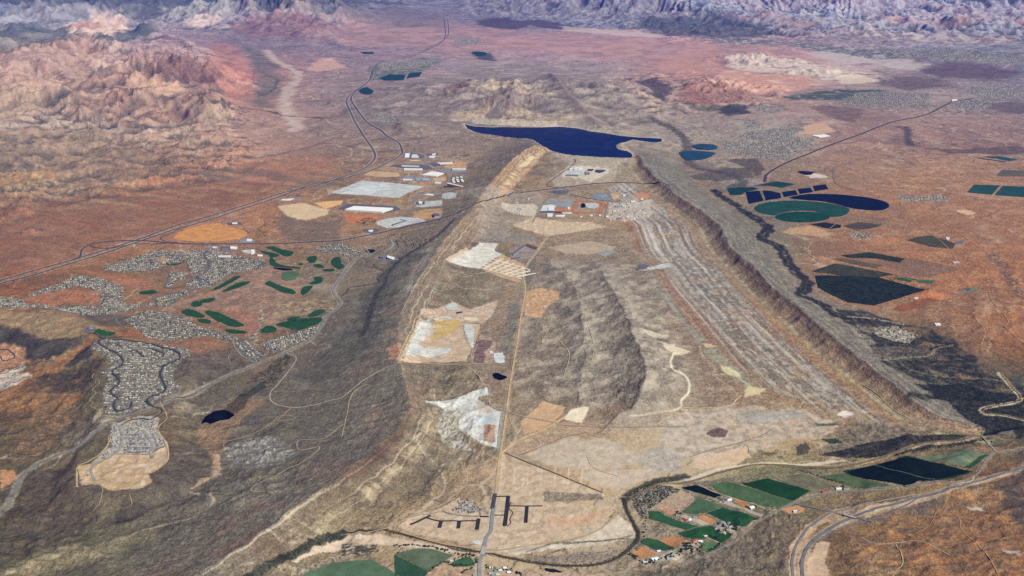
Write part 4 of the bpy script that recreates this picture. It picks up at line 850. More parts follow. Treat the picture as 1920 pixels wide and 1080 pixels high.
road('dirt_road', T(1, 2, '330,830 500,880 640,910 790,925 900,932 1100,900 1280,875 1420,835 1500,780 1545,720'), 10, 'b49c7c', 2.5)
# parkway
road('highway', T(2, 2, '622,1090 616,1000 642,900 702,812 800,742 880,712 960,694'), 13, '7c7a7c', 3, shoulder='b09c80')
road('highway', T(2, 2, '676,1090 672,1000 702,920 760,860 850,800 950,752 1060,710 1200,672 1330,636 1480,596 1600,562 1700,535 1800,505 1930,462'), 17, '727278', 3, shoulder='b09c80')
road('highway', T(2, 2, '760,890 830,840 930,796 1040,768 1160,730 1260,680 1330,640'), 10, '727278', 3)
road('highway', T(2, 2, '960,694 1100,662 1300,622 1460,592'), 8, 'a39684', 2.8)
road('road', T(2, 2, '636,672 740,696 840,718 940,744 1070,776'), 11, '7c7a7c', 4)
road('road', T(2, 2, '-20,1012 60,990 140,958 250,905 330,838 440,762 520,715 620,672 740,628 830,612 900,604 1100,586 1400,552 1560,546 1650,512 1700,440 1760,385 1930,360'), 12, '85817a', 3, shoulder='a48c70')
road('dirt_road', T(2, 2, '1640,520 1620,548 1560,556'), 9, 'bba684', 2.6)
road('road', T(2, 2, '1680,290 1720,335 1765,380'), 12, '9c9486', 4)
road('dirt_road', T(2, 2, '1765,385 1840,375 1930,362'), 10, 'c8a47c', 2.6)
road('dirt_road', FR('770,50 940,130 1120,190 1400,270 1660,355'), 6, 'b8b094', 2.5, False)
road('dirt_road', FR('830,620 960,680 1100,745'), 5, 'c8b894', 2.5, False)
road('dirt_road', FR('620,720 740,770 860,815'), 4, 'b8a888', 2.5, False)
road('dirt_road', T(2, 2, '1080,458 1220,490 1420,535'), 9, '44603c', 7.0, False)
road('dirt_road', T(2, 2, '1310,840 1400,780 1425,720 1460,700 1480,660'), 5, 'a88058', 2.4)
road('dirt_road', T(2, 2, '1510,720 1560,760 1570,820 1700,940 1780,1080'), 6, 'b08c68', 2.4)
# dirt tracks on the left
road('dirt_road', T(0, 1, '1610,905 1665,932 1640,985 1560,1085') + T(0, 2, '1522,48 1528,98 1600,126 1700,130 1850,95 1930,72') + T(1, 1, '100,1078 200,1012 310,965 480,965 680,970 960,966'), 9, 'a79d8c', 2.5)
road('dirt_road', T(0, 2, '1200,388 1260,372 1265,330 1400,290 1540,210 1640,130'), 6, 'b09474', 2.4)
road('dirt_road', T(0, 2, '1270,330 1210,325 1180,290 1330,220 1420,130 1500,95'), 5, 'ac9070', 2.4)
road('dirt_road', T(0, 2, '1930,225 1850,290 1800,310 1690,315 1670,340 1690,372 1790,350 1780,380 1700,440 1610,480 1500,540 1430,570 1412,598 1500,605 1540,618'), 6, 'ae9c80', 2.4)
road('dirt_road', T(0, 2, '1540,210 1570,180 1640,178 1660,195 1560,208'), 5, 'ae9c80', 2.4)
road('dirt_road', T(0, 2, '520,718 560,670 578,600 570,580'), 4, 'b09474', 2.4)
road('dirt_road', T(0, 2, '520,718 600,700 735,690 728,620'), 4, 'a88c6c', 2.4)
road('dirt_road', T(0, 2, '430,580 438,470 520,420 600,350 610,290'), 5, 'baa484', 3)
road('dirt_road', T(0, 2, '900,100 940,190 890,250 930,330 945,420 880,480 800,520'), 6, 'baa484', 3)
road('dirt_road', BL('1060,600 1040,650 1120,700 1040,790 1080,820 1010,900 1050,930 1020,970 1130,1040 1110,1090'), 5, 'b09a7c', 2.6)
road('dirt_road', T(0, 1, '1130,920 1190,940 1260,970 1295,970 1285,930 1300,905'), 4, 'a8987c', 2.4)
road('dirt_road', T(0, 1, '130,110 220,120 340,150 430,160 600,170 700,170'), 9, 'b48c64', 3)
road('dirt_road', T(0, 1, '700,170 800,185 870,205 920,218'), 8, 'b48c64', 3)
road('dirt_road', T(1, 1, '1015,742 1080,725 1140,708 1142,640'), 6, 'bca484', 2.4)
road('dirt_road', T(1, 1, '1130,850 1135,760 1145,700'), 5, 'bca484', 2.4)
road('dirt_road', T(1, 1, '320,940 350,860 400,770 430,700 560,680'), 9, 'cfb894', 2.6)
road('dirt_road', T(1, 1, '315,948 480,960 700,955 740,880 780,760'), 8, 'b8a184', 2.6)
road('road', T(1, 1, '730,885 700,820 685,750'), 8, '9c958c', 3)
road('dirt_road', T(1, 1, '700,980 760,1020 800,1085') + T(1, 2, '820,0'), 9, 'b0a894', 2.6)
road('dirt_road', T(1, 1, '860,970 858,1020'), 5, 'bca484', 2.4)
for t in ('1130,230 1300,290 1500,310', '1155,300 1250,420 1300,500', '1030,700 1180,620 1370,690 1390,760', '1100,560 1180,700 1130,850', '1500,420 1650,470 1740,450 1900,500', '1250,390 1500,385 1660,350 1920,310', '960,190 860,240 780,330', '920,560 1000,540 1040,545',
          '330,690 420,520 500,400', '560,560 640,450 700,400', '1370,690 1420,860 1400,1000', '1250,1050 1280,900 1180,800 1130,850'): road('dirt_road', T(1, 1, t), 5, 'c0b094', 2.4)
for t in ('690,440 705,560 600,650', '480,190 580,240 660,260 760,330 880,360', '740,380 860,410', '150,0 60,60 30,180 0,300', '1000,300 960,230 940,160', '1050,280 1120,330 1100,370', '1240,300 1290,250', '1500,300 1560,250 1640,240', '1380,400 1420,470 1560,520', '1640,430 1720,360 1760,330'): road('dirt_road', T(1, 2, t), 4, 'c8b494', 2.4)
for t in ('460,250 400,300 300,400', '600,230 700,210 840,260 1000,240', '440,440 380,390 350,335 200,360', '60,180 200,200 330,160 460,150', '700,60 640,150 560,220', '900,180 1100,170 1300,215 1600,240', '1000,860 1100,900 1300,880 1500,960', '1180,1080 1240,1000 1200,900'): road('dirt_road', T(2, 2, t), 4, 'c4b090', 2.4)
for t in ('0,50 240,40 330,0', '560,0 700,40 740,30 900,60 1060,110', '340,100 480,120 620,170 740,190', '100,560 220,500 300,420', '560,530 700,520 860,560', '1000,620 1120,700 1180,800'): road('dirt_road', RR(t), 5, 'b8a88c', 2.4)
for t in ('1240,60 1300,160 1480,300 1560,420', '1380,130 1500,60 1700,40', '1100,400 1260,450 1400,480 1560,500 1780,540', '1480,780 1620,820 1760,900 1900,960', '1640,700 1700,780 1680,860', '1180,90 1260,160 1240,230', '700,240 800,220 860,180'): road('dirt_road', T(2, 1, t), 6, 'bc9a74', 2.6)
# industrial streets
road('road', WA('40,850 0,870 120,920 170,970 190,1010 170,1030'), 12, '908e8c', 3)
road('road', WA('860,930 1000,885 1050,840 1070,760 1070,690 1110,640 1200,610 1340,570 1480,530 1510,480 1490,380 1380,340 1290,300 1220,240 1190,190 1230,140'), 15, '85868a', 3)
road('road', T(0, 1, '1640,-6 1500,80 1400,110 1340,130 1270,155 1248,175 1270,192 1340,205 1395,222 1400,242 1350,265 1345,300'), 11, '7f7d7e', 3)
road('road', T(1, 1, '520,20 440,8 415,50 400,95 340,120 240,140'), 10, '8a888a', 3)
# mesa-top estate
road('street', MH('150,30 270,50 330,85 560,100 700,122 850,150 1000,190 1130,225 1188,288 1130,340 1030,378 975,440 962,490 985,560 1015,620 1018,665 950,712 860,742 812,780 850,830 905,862'), 15, '44444a', 3)
road('street', MH('330,85 265,128 380,210 490,270 545,330 525,385 430,445 430,480 500,555 485,610 408,668 425,720 480,755 440,810 448,870 490,905 560,885 630,858 640,800 710,792'), 13, '44444a', 3)
for t in ('620,230 690,225 755,275 785,312', '850,205 930,225 1008,268 980,290', '480,150 530,190'): road('street', MH(t), 10, '44444a', 3)
road('street', MH('905,862 970,875 982,915 930,955 840,1000 760,985 640,1000 560,1040 520,1070'), 12, '4c4c50', 3)
road('street', MP('990,255 1050,340 1118,440 1100,540 1118,635'), 16, '94948f', 3)
road('street', MP('820,150 710,180 684,235 712,320 702,440 650,550 520,635 330,740 288,800 310,870 345,945'), 15, '94948f', 3)
road('street', MP('700,490 900,488 1100,490'), 8, 'a09c94', 3, False); road('street', MP('630,580 860,588 1085,592'), 8, 'a09c94', 3, False)
road('dirt_road', MP('130,1030 105,1020 105,860 100,780 150,730 300,660 420,590 520,470 560,340'), 6, 'c8b08c', 3)
road('dirt_road', MP('1180,260 1240,350 1320,450 1340,640 1260,740 1130,830 1050,850'), 6, 'c8b08c', 3)
road('street', BL('-40,330 40,330 110,345 160,390 155,430 90,450 30,455 0,410'), 10, '47474e', 3)
for t in ('-40,620 80,590 200,540 320,490', '-40,800 80,740 200,690 350,630'): road('street', BL(t), 10, '77767a', 3)
road('street', BL('260,550 360,490 460,460 560,465 575,490 500,530 380,580'), 5, '8a7464', 3)
# inner estate roads of the valley towns
road('street', T(0, 1, '1160,330 1150,360 1175,400 1165,440 1100,480 1050,505 1035,530 950,540 925,530 940,500 950,460 935,435'), 12, '65656a', 3)
road('street', T(0, 1, '1060,540 990,560 880,590 805,620 795,640 812,665 780,685 700,700 655,715 665,740 700,760 760,778'), 14, '75746f', 3)
road('street', T(0, 1, '1320,812 1312,850 1350,910 1430,960'), 12, '8a8884', 3)
for t in ('860,595 880,625 870,640', '1100,540 1040,575 960,630', '560,590 650,590 665,610', '520,480 480,505 460,510'): road('street', T(0, 1, t), 8, '6a6a6a', 3)
road('street', T(0, 1, '1180,400 1240,380 1400,375 1480,395 1480,430'), 8, '707070', 3)
road('street', SW('1000,350 1030,385 1010,420 960,450'), 22, '9a9a98', 3)
for t in ('1010,350 1060,390 1070,430 1040,460', '1060,350 1110,380 1130,420 1100,450', '1120,340 1160,370 1175,410 1150,430', '1180,350 1230,380 1215,410'): road('street', SW(t), 7, '8c8a80', 3)
# east side
road('dirt_road', T(2, 1, '740,370 705,340 712,300 745,275 860,240 940,215 1060,210 1180,170 1300,145 1380,125 1520,92'), 9, 'b59c80', 2.8)
road('dirt_road', T(2, 1, '830,262 850,290 1000,330 1180,352 1400,395 1600,428 1900,440'), 9, 'b59c80', 2.8)
road('dirt_road', T(2, 1, '1250,10 1330,70 1380,125 1480,180 1600,260 1720,345'), 10, 'c0946c', 2.8)
road('dirt_road', T(2, 1, '1160,320 1280,330 1400,350 1500,320 1640,330'), 9, 'c08c5c', 2.8)
road('dirt_road', T(2, 1, '720,425 860,400 1000,425 1180,460 1320,505 1540,545'), 7, 'b09478', 2.8)
road('dirt_road', T(2, 1, '1720,555 1740,610 1830,720 1810,755 1880,820 1930,860'), 8, 'b8845c', 2.8)
road('dirt_road', T(2, 1, '1440,760 1600,750 1700,755 1800,752'), 6, 'bc9874', 2.8)
road('dirt_road', T(2, 0, '1940,1010 1600,990 1560,1010 1380,1055'), 12, 'b8987c', 2.8)
for nm, pxs, w, col, lift, sm, sh in ROADS:
    if sh: stroke(pxs, w*2.6, sh, 10, .6, 3, seed=500, sm=sm)

# ---------------------------------------------------------------- surfaces laid on the ground
def nodes_of(name):
    m = bpy.data.materials.new(name); m.use_nodes = True
    nt = m.node_tree; return m, nt, nt.nodes, nt.links, nt.nodes['Principled BSDF']
MEANC = {}
MATS = {}
def surf(key, cols, scale=40., rough=.92, spec=.15, rows=None, bump=0., speck=0.):
    if key in MATS: return MATS[key]
    m, nt, n, l, b = nodes_of(key); geo = n.new('ShaderNodeNewGeometry'); MEANC[m.name] = cols
    t = n.new('ShaderNodeTexNoise'); t.inputs['Scale'].default_value = 1/scale; t.inputs['Detail'].default_value = 5; t.inputs['Roughness'].default_value = .65
    l.new(geo.outputs['Position'], t.inputs['Vector'])
    r = n.new('ShaderNodeValToRGB'); cr = r.color_ramp
    while len(cr.elements) < len(cols): cr.elements.new(.5)
    for k, h in enumerate(cols):
        cr.elements[k].position = .3 + .4*k/max(1, len(cols)-1); cr.elements[k].color = (*A(h).tolist(), 1)
    l.new(t.outputs['Fac'], r.inputs['Fac']); out = r.outputs[0]
    if rows is None and scale in (40., 80): rows = (.5, 10, .07)
    if rows:                                   # planted or driven rows
        mp = n.new('ShaderNodeMapping'); mp.inputs['Rotation'].default_value = (0, 0, rows[0]); l.new(geo.outputs['Position'], mp.inputs['Vector'])
        w = n.new('ShaderNodeTexWave'); w.inputs['Scale'].default_value = 1/rows[1]; w.inputs['Distortion'].default_value = 1.5; l.new(mp.outputs[0], w.inputs['Vector'])
        mr = n.new('ShaderNodeMapRange'); mr.inputs['To Min'].default_value = 1-rows[2]; mr.inputs['To Max'].default_value = 1+rows[2]; l.new(w.outputs['Fac'], mr.inputs['Value'])
        v = n.new('ShaderNodeVectorMath'); v.operation = 'SCALE'; l.new(out, v.inputs[0]); l.new(mr.outputs[0], v.inputs['Scale']); out = v.outputs[0]
    g = n.new('ShaderNodeTexNoise'); g.inputs['Scale'].default_value = 1/9.; g.inputs['Detail'].default_value = 3; l.new(geo.outputs['Position'], g.inputs['Vector'])
    mr = n.new('ShaderNodeMapRange'); mr.inputs['From Min'].default_value = .3; mr.inputs['From Max'].default_value = .7; mr.inputs['To Min'].default_value = 1-.14-speck; mr.inputs['To Max'].default_value = 1+.14+speck; l.new(g.outputs['Fac'], mr.inputs['Value'])
    v = n.new('ShaderNodeVectorMath'); v.operation = 'SCALE'; l.new(out, v.inputs[0]); l.new(mr.outputs[0], v.inputs['Scale'])
    mg = n.new('ShaderNodeTexNoise'); mg.inputs['Scale'].default_value = 1/(scale*2.3); mg.inputs['Detail'].default_value = 6; mg.inputs['Roughness'].default_value = .7; l.new(geo.outputs['Position'], mg.inputs['Vector'])
    mr2 = n.new('ShaderNodeMapRange'); mr2.inputs['From Min'].default_value = .3; mr2.inputs['From Max'].default_value = .7; mr2.inputs['To Min'].default_value = .70; mr2.inputs['To Max'].default_value = 1.24; l.new(mg.outputs['Fac'], mr2.inputs['Value'])
    v2 = n.new('ShaderNodeVectorMath'); v2.operation = 'SCALE'; l.new(v.outputs[0], v2.inputs[0]); l.new(mr2.outputs[0], v2.inputs['Scale'])
    l.new(v2.outputs[0], b.inputs['Base Color']); b.inputs['Roughness'].default_value = rough; b.inputs['Specular IOR Level'].default_value = spec*.3
    if bump:
        bu = n.new('ShaderNodeBump'); bu.inputs['Distance'].default_value = bump; l.new(g.outputs['Fac'], bu.inputs['Height']); l.new(bu.outputs[0], b.inputs['Normal'])
    MATS[key] = m; return m
def water(key, col, rough=.12, bump=.3, sp=.12):
    m, nt, n, l, b = nodes_of(key); b.inputs['Base Color'].default_value = (*hx(col).tolist(), 1); b.inputs['Roughness'].default_value = rough
    b.inputs['IOR'].default_value = 1.33; b.inputs['Specular IOR Level'].default_value = sp
    geo = n.new('ShaderNodeNewGeometry')
    g = n.new('ShaderNodeTexNoise'); g.inputs['Scale'].default_value = 1/260.; g.inputs['Detail'].default_value = 4; l.new(geo.outputs['Position'], g.inputs['Vector'])
    g.inputs['Roughness'].default_value = .65
    r = n.new('ShaderNodeMapRange'); r.inputs['From Min'].default_value = .5; r.inputs['From Max'].default_value = .72; r.inputs['To Min'].default_value = 0.; r.inputs['To Max'].default_value = .8; l.new(g.outputs['Fac'], r.inputs['Value'])
    v = n.new('ShaderNodeMix'); v.data_type = 'RGBA'; v.inputs[6].default_value = (*hx(col).tolist(), 1); v.inputs[7].default_value = (*(hx(col)*2.2 + np.array([.001, .012, .016])).tolist(), 1); l.new(r.outputs[0], v.inputs[0]); l.new(v.outputs[2], b.inputs['Base Color'])
    w = n.new('ShaderNodeTexNoise'); w.inputs['Scale'].default_value = 1/14.; w.inputs['Detail'].default_value = 4; l.new(geo.outputs['Position'], w.inputs['Vector'])
    bu = n.new('ShaderNodeBump'); bu.inputs['Distance'].default_value = bump; l.new(w.outputs['Fac'], bu.inputs['Height']); l.new(bu.outputs[0], b.inputs['Normal'])
    return m
def link(name, me, kind=None):
    o = bpy.data.objects.new(name, me); COL.objects.link(o)
    if kind: o['kind'] = kind
    return o
WOBBLE = {'pond': 10, 'lake': 7, 'driving_range': 4, 'gravel_pad': 8, 'graded_pad': 13, 'landfill_cell': 12, 'landfill_pad': 8, 'crop_field': 2.6, 'farmyard': 3, 'golf_fairway': 5, 'orchard_ground': 6, 'equipment_yard': 4, 'park_lawn': 3, 'riding_arena': 1, 'prison_yard': 4}
def drape_mesh(name, P, off, step=None, flatz=None):
    P = [tuple(map(float, p[:2])) for p in P]
    wb = WOBBLE.get(name, 0)
    if wb:
        Q = []
        for k in range(len(P)):
            p, q = np.array(P[k]), np.array(P[(k+1) % len(P)]); L = math.dist(p, q); n_ = max(1, int(L/14))
            for t in range(n_):
                r_ = p + (q-p)*t/n_; Q.append((r_[0] + wb*(float(pn(r_[0]/45, r_[1]/45, 31)) + .6*float(pn(r_[0]/13, r_[1]/13, 33))), r_[1] + wb*(float(pn(r_[0]/45, r_[1]/45, 32)) + .6*float(pn(r_[0]/13, r_[1]/13, 34)))))
        P = Q
    a = np.array(P); ext = (a.max(0)-a.min(0)); step = step or min(max(max(ext)/26, 14.), 120.)
    Q = []
    for k in range(len(P)):
        p, q = a[k], a[(k+1) % len(P)]; nseg = max(1, int(math.hypot(*(q-p))/step))
        for t in range(nseg): Q.append(tuple(p + (q-p)*t/nseg))
    nb_ = len(Q)
    gx, gy = np.meshgrid(np.arange(a[:, 0].min()+step/2, a[:, 0].max(), step), np.arange(a[:, 1].min()+step/2, a[:, 1].max(), step))
    gx, gy = gx.ravel(), gy.ravel()
    if gx.size:
        sd = polysd(P, gx.astype(np.float32), gy.astype(np.float32)); k = sd > step*.4
        Q += list(zip(gx[k].tolist(), gy[k].tolist()))
    r = delaunay_2d_cdt([Vector(q) for q in Q], [], [list(range(nb_))], 1, 1e-3)
    V = np.array([tuple(v) for v in r[0]])
    z = np.full(len(V), flatz) if flatz is not None else Hat(V[:, 0], V[:, 1]) + off
    me = bpy.data.meshes.new(name); 
    faces = [tuple(f) for f in r[2]]
    me.from_pydata(np.column_stack([V, z]).tolist(), [], faces)
    # upward normals
    if len(me.polygons) and me.polygons[0].normal.z < 0: me.flip_normals()
    return me
def soften(P, n=3): 
    p = [np.array(q, float) for q in P]; L = len(p); out = []
    for i in range(L):
        a, b, c, d = p[i-1], p[i], p[(i+1) % L], p[(i+2) % L]
        for k in range(n):
            t = k/n; out.append(tuple(.5*((2*b) + (c-a)*t + (2*a-5*b+4*c-d)*t*t + (3*b-a-3*c+d)*t**3)))
    return out
def sheet(name, pxs, mat, off=2.0, round_=False, lift=None, flatz=None, step=None):
    if name in WOBBLE and mat.name in MEANC:
        g_ = name in ('golf_fairway', 'park_lawn')
        paint(pxs, ['6c7048', '8c7a58'] if g_ else list(MEANC[mat.name]) + ['8c7a62'], 60 if g_ else 50 if name != 'crop_field' else 22, .55 if g_ else .6 if name != 'crop_field' else .4, 16, L=35, seed=600 + len(pxs), con=1.5)
    P = hits(pxs, off)
    if round_: P = soften(P)
    me = drape_mesh(name, P, off, step, flatz); me.materials.append(mat)
    return link(name, me, 'structure')
def ribbon(name, pxs, w, mat, off, sm=True):
    P = np.array([p[:2] for p in (smooth(hits(pxs, off), 6) if sm else hits(pxs, off))])
    d = np.r_[0, np.cumsum(np.hypot(*np.diff(P, axis=0).T))]; n_ = max(2, int(d[-1]/16)+1); t = np.linspace(0, d[-1], n_)
    x = np.interp(t, d, P[:, 0]); y = np.interp(t, d, P[:, 1])
    tx = np.gradient(x); ty = np.gradient(y); L = np.hypot(tx, ty)+1e-9; nx, ny = -ty/L, tx/L
    V = []
    zs = [Hat(x + nx*w/2*k, y + ny*w/2*k) for k in (-1, 0, 1)]; zc = np.maximum(np.maximum(zs[0], zs[1]), zs[2])*.5 + (zs[0]+zs[1]+zs[2])/6
    for k in (-1, 0, 1): V.append(np.column_stack([x + nx*w/2*k, y + ny*w/2*k, zc + off]))
    V = np.stack(V, 1).reshape(-1, 3)
    f = []
    for i in range(n_-1):
        for k in (0, 1): a = i*3+k; f.append((a+1, a, a+3, a+4))
    me = bpy.data.meshes.new(name); me.from_pydata(V.tolist(), [], f); 
    if len(me.polygons) and me.polygons[0].normal.z < 0: me.flip_normals()
    me.materials.append(mat); return link(name, me, 'structure')
road_lines = []
for nm, pxs, w, col, lift, sm, sh in ROADS:
    c = hx(col); dark = hx(col)*.8
    m = surf('paving_' + col if nm not in ('dirt_road', 'ditch_path') else 'packed_dirt_' + col, [col, col], 30, .85)
    ribbon(nm, pxs, w, m, lift, sm)
    road_lines.append((np.array([p[:2] for p in (smooth(hits(pxs, lift), 3) if sm else hits(pxs, lift))]), w))
# lake, ponds and river
wl_lake = water('lake_water', '001038', .3, .3, .04)
me = drape_mesh('lake', LP, 0, 120, LAKEZ); me.materials.append(wl_lake); link('lake', me, 'structure')
wdk = water('pond_water', '080502', .3, .1, .03); wnv = water('reservoir_water', '060e1c', .3, .1, .03); wtl = water('green_pond_water', '0c3236'); wbl = water('lined_pond_water', '0a3aa0')
def pond(pxs, m, off=2.2, r=True, name='pond'):
    P = hits(pxs, off); P = soften(P) if r else P
    a = np.array(P); z = float(np.max(Hat(a[:, 0], a[:, 1]))) + 1.0
    me = drape_mesh(name, P, 0, None, z); me.materials.append(m); link(name, me, 'structure')
for t in ('930,890 1050,878 1088,970 962,997', '1080,878 1150,882 1235,900 1242,945 1110,965', '1248,890 1370,875 1392,915 1268,937', '1388,865 1500,852 1525,890 1408,910', '1525,840 1635,823 1658,865 1540,885'):
    pond(HR(t), wnv, r=False, name='settling_pond')
for t in ('450,485 520,470 620,475 680,492 670,515 600,522 500,512', '345,545 440,528 560,535 650,545 660,560 580,600 460,612 390,600'): pond(HR(t), wtl)
pond(T(2, 0, '645,965 700,962 740,970 700,985'), wdk)
pond(T(1, 1, '872,915 905,912 909,940 872,942'), wbl, 4, False)
pond(T(1, 1, '856,1022 880,1019 905,1028 926,1036 925,1050 905,1057 880,1055 855,1038'), wdk)
pond(JA('1020,715 1030,695 1055,690 1080,712 1072,738 1045,748 1020,742'), wdk)
pond(GC('850,606 920,612 1000,617 1070,625 1050,640 960,638 880,625'), wdk)
pond(SW('815,440 850,430 895,435 880,452 840,456'), wdk)
pond(T(0, 2, '1130,222 1160,180 1200,155 1260,145 1320,170 1280,195 1240,205 1190,222 1160,215'), wdk)
pond(LV('1675,1005 1720,990 1800,1002 1885,1020 1840,1035 1740,1030'), water('muddy_pond_water', '1c141a'))
wr = water('river_water', '6a5c40', .3)
ribbon('river', T(1, 2, '1600,650 1605,700 1635,770 1668,830 1666,880 1620,925 1540,985 1420,1018 1250,1022 1100,1008 980,985 860,958 780,945 640,915 520,890 400,860 280,830 150,825 0,850'), 7, water('narrow_river_water', '3a3424', .3), 1.5)
ribbon('river', T(2, 2, '1700,288 1600,306 1450,322 1330,340 1240,368 1160,396 1060,430 960,452 860,464 700,466 560,455 430,452 300,474 180,505 80,538 -20,560') + T(1, 2, '1800,560 1700,600 1620,640'), 17, wr, 1.5)
ribbon('river', T(2, 2, '1930,248 1850,256 1760,276 1690,290'), 20, water('dark_river_water', '141c14', .3), 1.5)  # darker, greener water on this reach
ribbon('river', T(2, 2, '1790,-60 1850,15 1898,70 1870,100 1770,118 1690,138 1705,165 1790,172 1930,203'), 12, wr, 1.5)
# pads, lots, fields
gp = lambda k, c, **a: surf(k, c, **a)
sheet('gravel_pad', WA('0,625 400,468 470,475 700,490 1000,520 1200,545 1080,590 960,640 880,690 700,680 400,655 120,640'), gp('pale_gravel', ['b4b8b6', 'c4c8c6', 'b0aca0'], speck=.05), 1.6)
sheet('gravel_pad', WA('130,632 300,570 470,520 560,505 700,520 790,535 700,590 600,600 500,650 350,650'), gp('white_gravel', ['c8cecf', 'd2d8d8'], scale=80), 3.2)
sheet('asphalt_lot', WA('85,832 190,780 310,768 620,790 900,838 720,888 640,882 180,850'), gp('dark_asphalt', ['5a5c68', '6c6c74']), 1.6)
sheet('asphalt_lot', WA('740,295 800,265 900,262 1200,265 1290,290 1300,325 1100,335 800,290'), gp('dark_asphalt', 0), 1.6)
sheet('asphalt_lot', WA('930,175 950,105 1100,120 1200,150 1190,180 1010,185'), gp('dark_asphalt', 0), 1.6)
sheet('asphalt_lot', WA('1200,130 1300,118 1385,115 1350,145 1250,150'), gp('dark_asphalt', 0), 1.6)
sheet('asphalt_lot', WA('1240,245 1340,235 1590,228 1580,255 1420,275 1340,290'), gp('dark_asphalt', 0), 1.6)
sheet('asphalt_lot', WA('870,445 1000,415 1320,435 1300,470 1120,475 900,465'), gp('mid_asphalt', ['7c8088', '94969a', '66687a']), 1.6)
sheet('asphalt_lot', WA('1300,330 1420,322 1750,325 1730,372 1560,375 1480,360'), gp('mid_asphalt', 0), 1.6)
sheet('asphalt_lot', WA('1100,640 1410,618 1420,645 1250,665 1110,662'), gp('mid_asphalt', 0), 1.6)
sheet('asphalt_lot', WA('1090,745 1130,735 1210,740 1200,770 1100,768'), gp('dark_asphalt', 0), 1.6)
sheet('gravel_pad', WA('1200,735 1430,720 1430,790 1300,800 1190,812 1090,810 1090,790 1210,775'), gp('pale_gravel', 0), 1.6)
sheet('gravel_pad', WA('1430,640 1500,620 1620,625 1600,690 1480,705 1430,690'), gp('pale_gravel', 0), 1.6)
sheet('graded_pad', WA('430,400 500,350 640,355 860,370 900,420 700,425'), gp('tan_earth', ['cbb08a', 'c0a27c', 'd4bc98']), 1.6)
sheet('graded_pad', WA('1300,440 1460,425 1480,470 1350,480'), gp('tan_earth', 0), 1.6)
sheet('graded_pad', WA('1500,250 1640,220 1740,250 1740,310 1500,315 1460,290'), gp('gold_earth', ['c8a47a', 'bc9468', 'd0ae80']), 1.6)
sheet('graded_pad', WA('1060,880 1200,840 1420,830 1430,890 1400,950 1240,965 1180,975 1060,935'), gp('gold_earth', 0), 1.4)
sheet('gravel_pad', WA('590,990 760,950 900,935 1120,945 1200,975 1220,990 1000,1030 860,1070 720,1075 590,1030'), gp('pale_gravel', 0), 1.6)
sheet('graded_pad', WA('170,900 500,900 700,960 600,985 480,985 300,1030 200,1010'), gp('orange_earth', ['b4714c', 'c08058', 'a8683f']), 1.2)
sheet('graded_pad', T(0, 1, '980,255 1000,230 1060,205 1160,185 1240,178 1310,198 1370,215 1390,235 1370,260 1300,272 1180,280 1060,275 990,268'), gp('amber_sand', ['d09a5c', 'c88c50', 'd8aa70']), 2, True)
sheet('graded_pad', T(0, 1, '882,380 905,368 940,372 945,390 920,400 890,392'), gp('amber_sand', 0), 2.5, True)
sheet('graded_pad', T(1, 1, '695,340 780,285 880,288 860,330 905,350 850,380 780,430 720,425 600,390'), gp('white_clay', ['cfcdc0', 'dcdad0', 'c4c0b0']), 1.8)
sheet('graded_pad', T(1, 1, '775,430 860,385 900,350 1030,410 1020,450 1000,510 900,480'), gp('tan_earth', 0), 1.8)
for k in range(7):
    a = 800 + k*30; sheet('lot_strip', T(1, 1, f'{a},{425+k*8} {a+110},{370+k*14} {a+116},{376+k*14} {a+8},{432+k*8}'), gp('pale_strip', ['ded2bc', 'e4dac8']), 3.0)
for k in range(5):
    a, b = 790 + k*12, 425 - k*13; sheet('lot_strip', T(1, 1, f'{a},{b} {a+225},{b+62} {a+225},{b+67} {a},{b+5}'), gp('pale_strip', 0), 3.8)
sheet('landfill_pad', T(1, 1, '320,950 360,870 440,710 680,735 780,745 770,800 730,890 700,950 500,955'), gp('landfill_soil', ['c4ae90', 'b8a288', 'ccbaa0', 'b4764c']), 1.6)
sheet('landfill_cell', T(1, 1, '395,830 440,740 500,720 500,800 440,850 480,880 590,870 600,905 420,920 360,915'), gp('grey_clay', ['bcc2c0', 'ccd0cc', 'b0ac9c']), 3, True)
sheet('landfill_cell', T(1, 1, '520,700 680,735 600,800 500,830 540,770'), gp('yellow_clay', ['cdb97c', 'bfa264', 'c8b490']), 3, True)
sheet('landfill_cell', T(1, 1, '690,745 740,750 750,830 735,885 700,790'), gp('grey_clay', 0), 3)
sheet('landfill_cell', T(1, 1, '590,640 630,622 660,640 640,660 600,665'), gp('grey_clay', 0), 3, True)
sheet('landfill_cell', T(1, 1, '520,705 600,695 620,715 540,725'), gp('grey_clay', 0), 3, True)
sheet('landfill_cell', T(1, 1, '690,705 770,708 760,725 690,722'), gp('cream_clay', ['d8c8b0', 'dccfb8']), 3)
sheet('equipment_yard', T(1, 1, '775,830 850,835 840,870 800,900 810,920 800,960 740,955 760,890'), gp('rusty_yard', ['6e5850', '94807c', '5a4440', 'a08c84'], scale=14, speck=.15), 2.5)
sheet('gravel_pad', T(1, 1, '858,906 912,903 918,955 905,962 862,958'), gp('white_gravel', 0), 2)
sheet('gravel_pad', T(1, 2, '733,892 765,877 785,884 782,902 760,905'), gp('white_gravel', 0), 2)
sheet('asphalt_lot', T(1, 1, '950,338 1030,288 1108,310 1080,372 1000,382 950,375'), gp('yard_soil', ['8c8076', '9c9084', '746c66']), 1.8)
sheet('asphalt_lot', T(1, 1, '1425,345 1500,327 1556,336 1480,364'), gp('grey_pad', ['8e9290', '9a9c98']), 2.4)
sheet('asphalt_lot', T(1, 1, '1648,432 1690,405 1732,410 1715,432 1665,440'), gp('dark_asphalt', 0), 2.4)
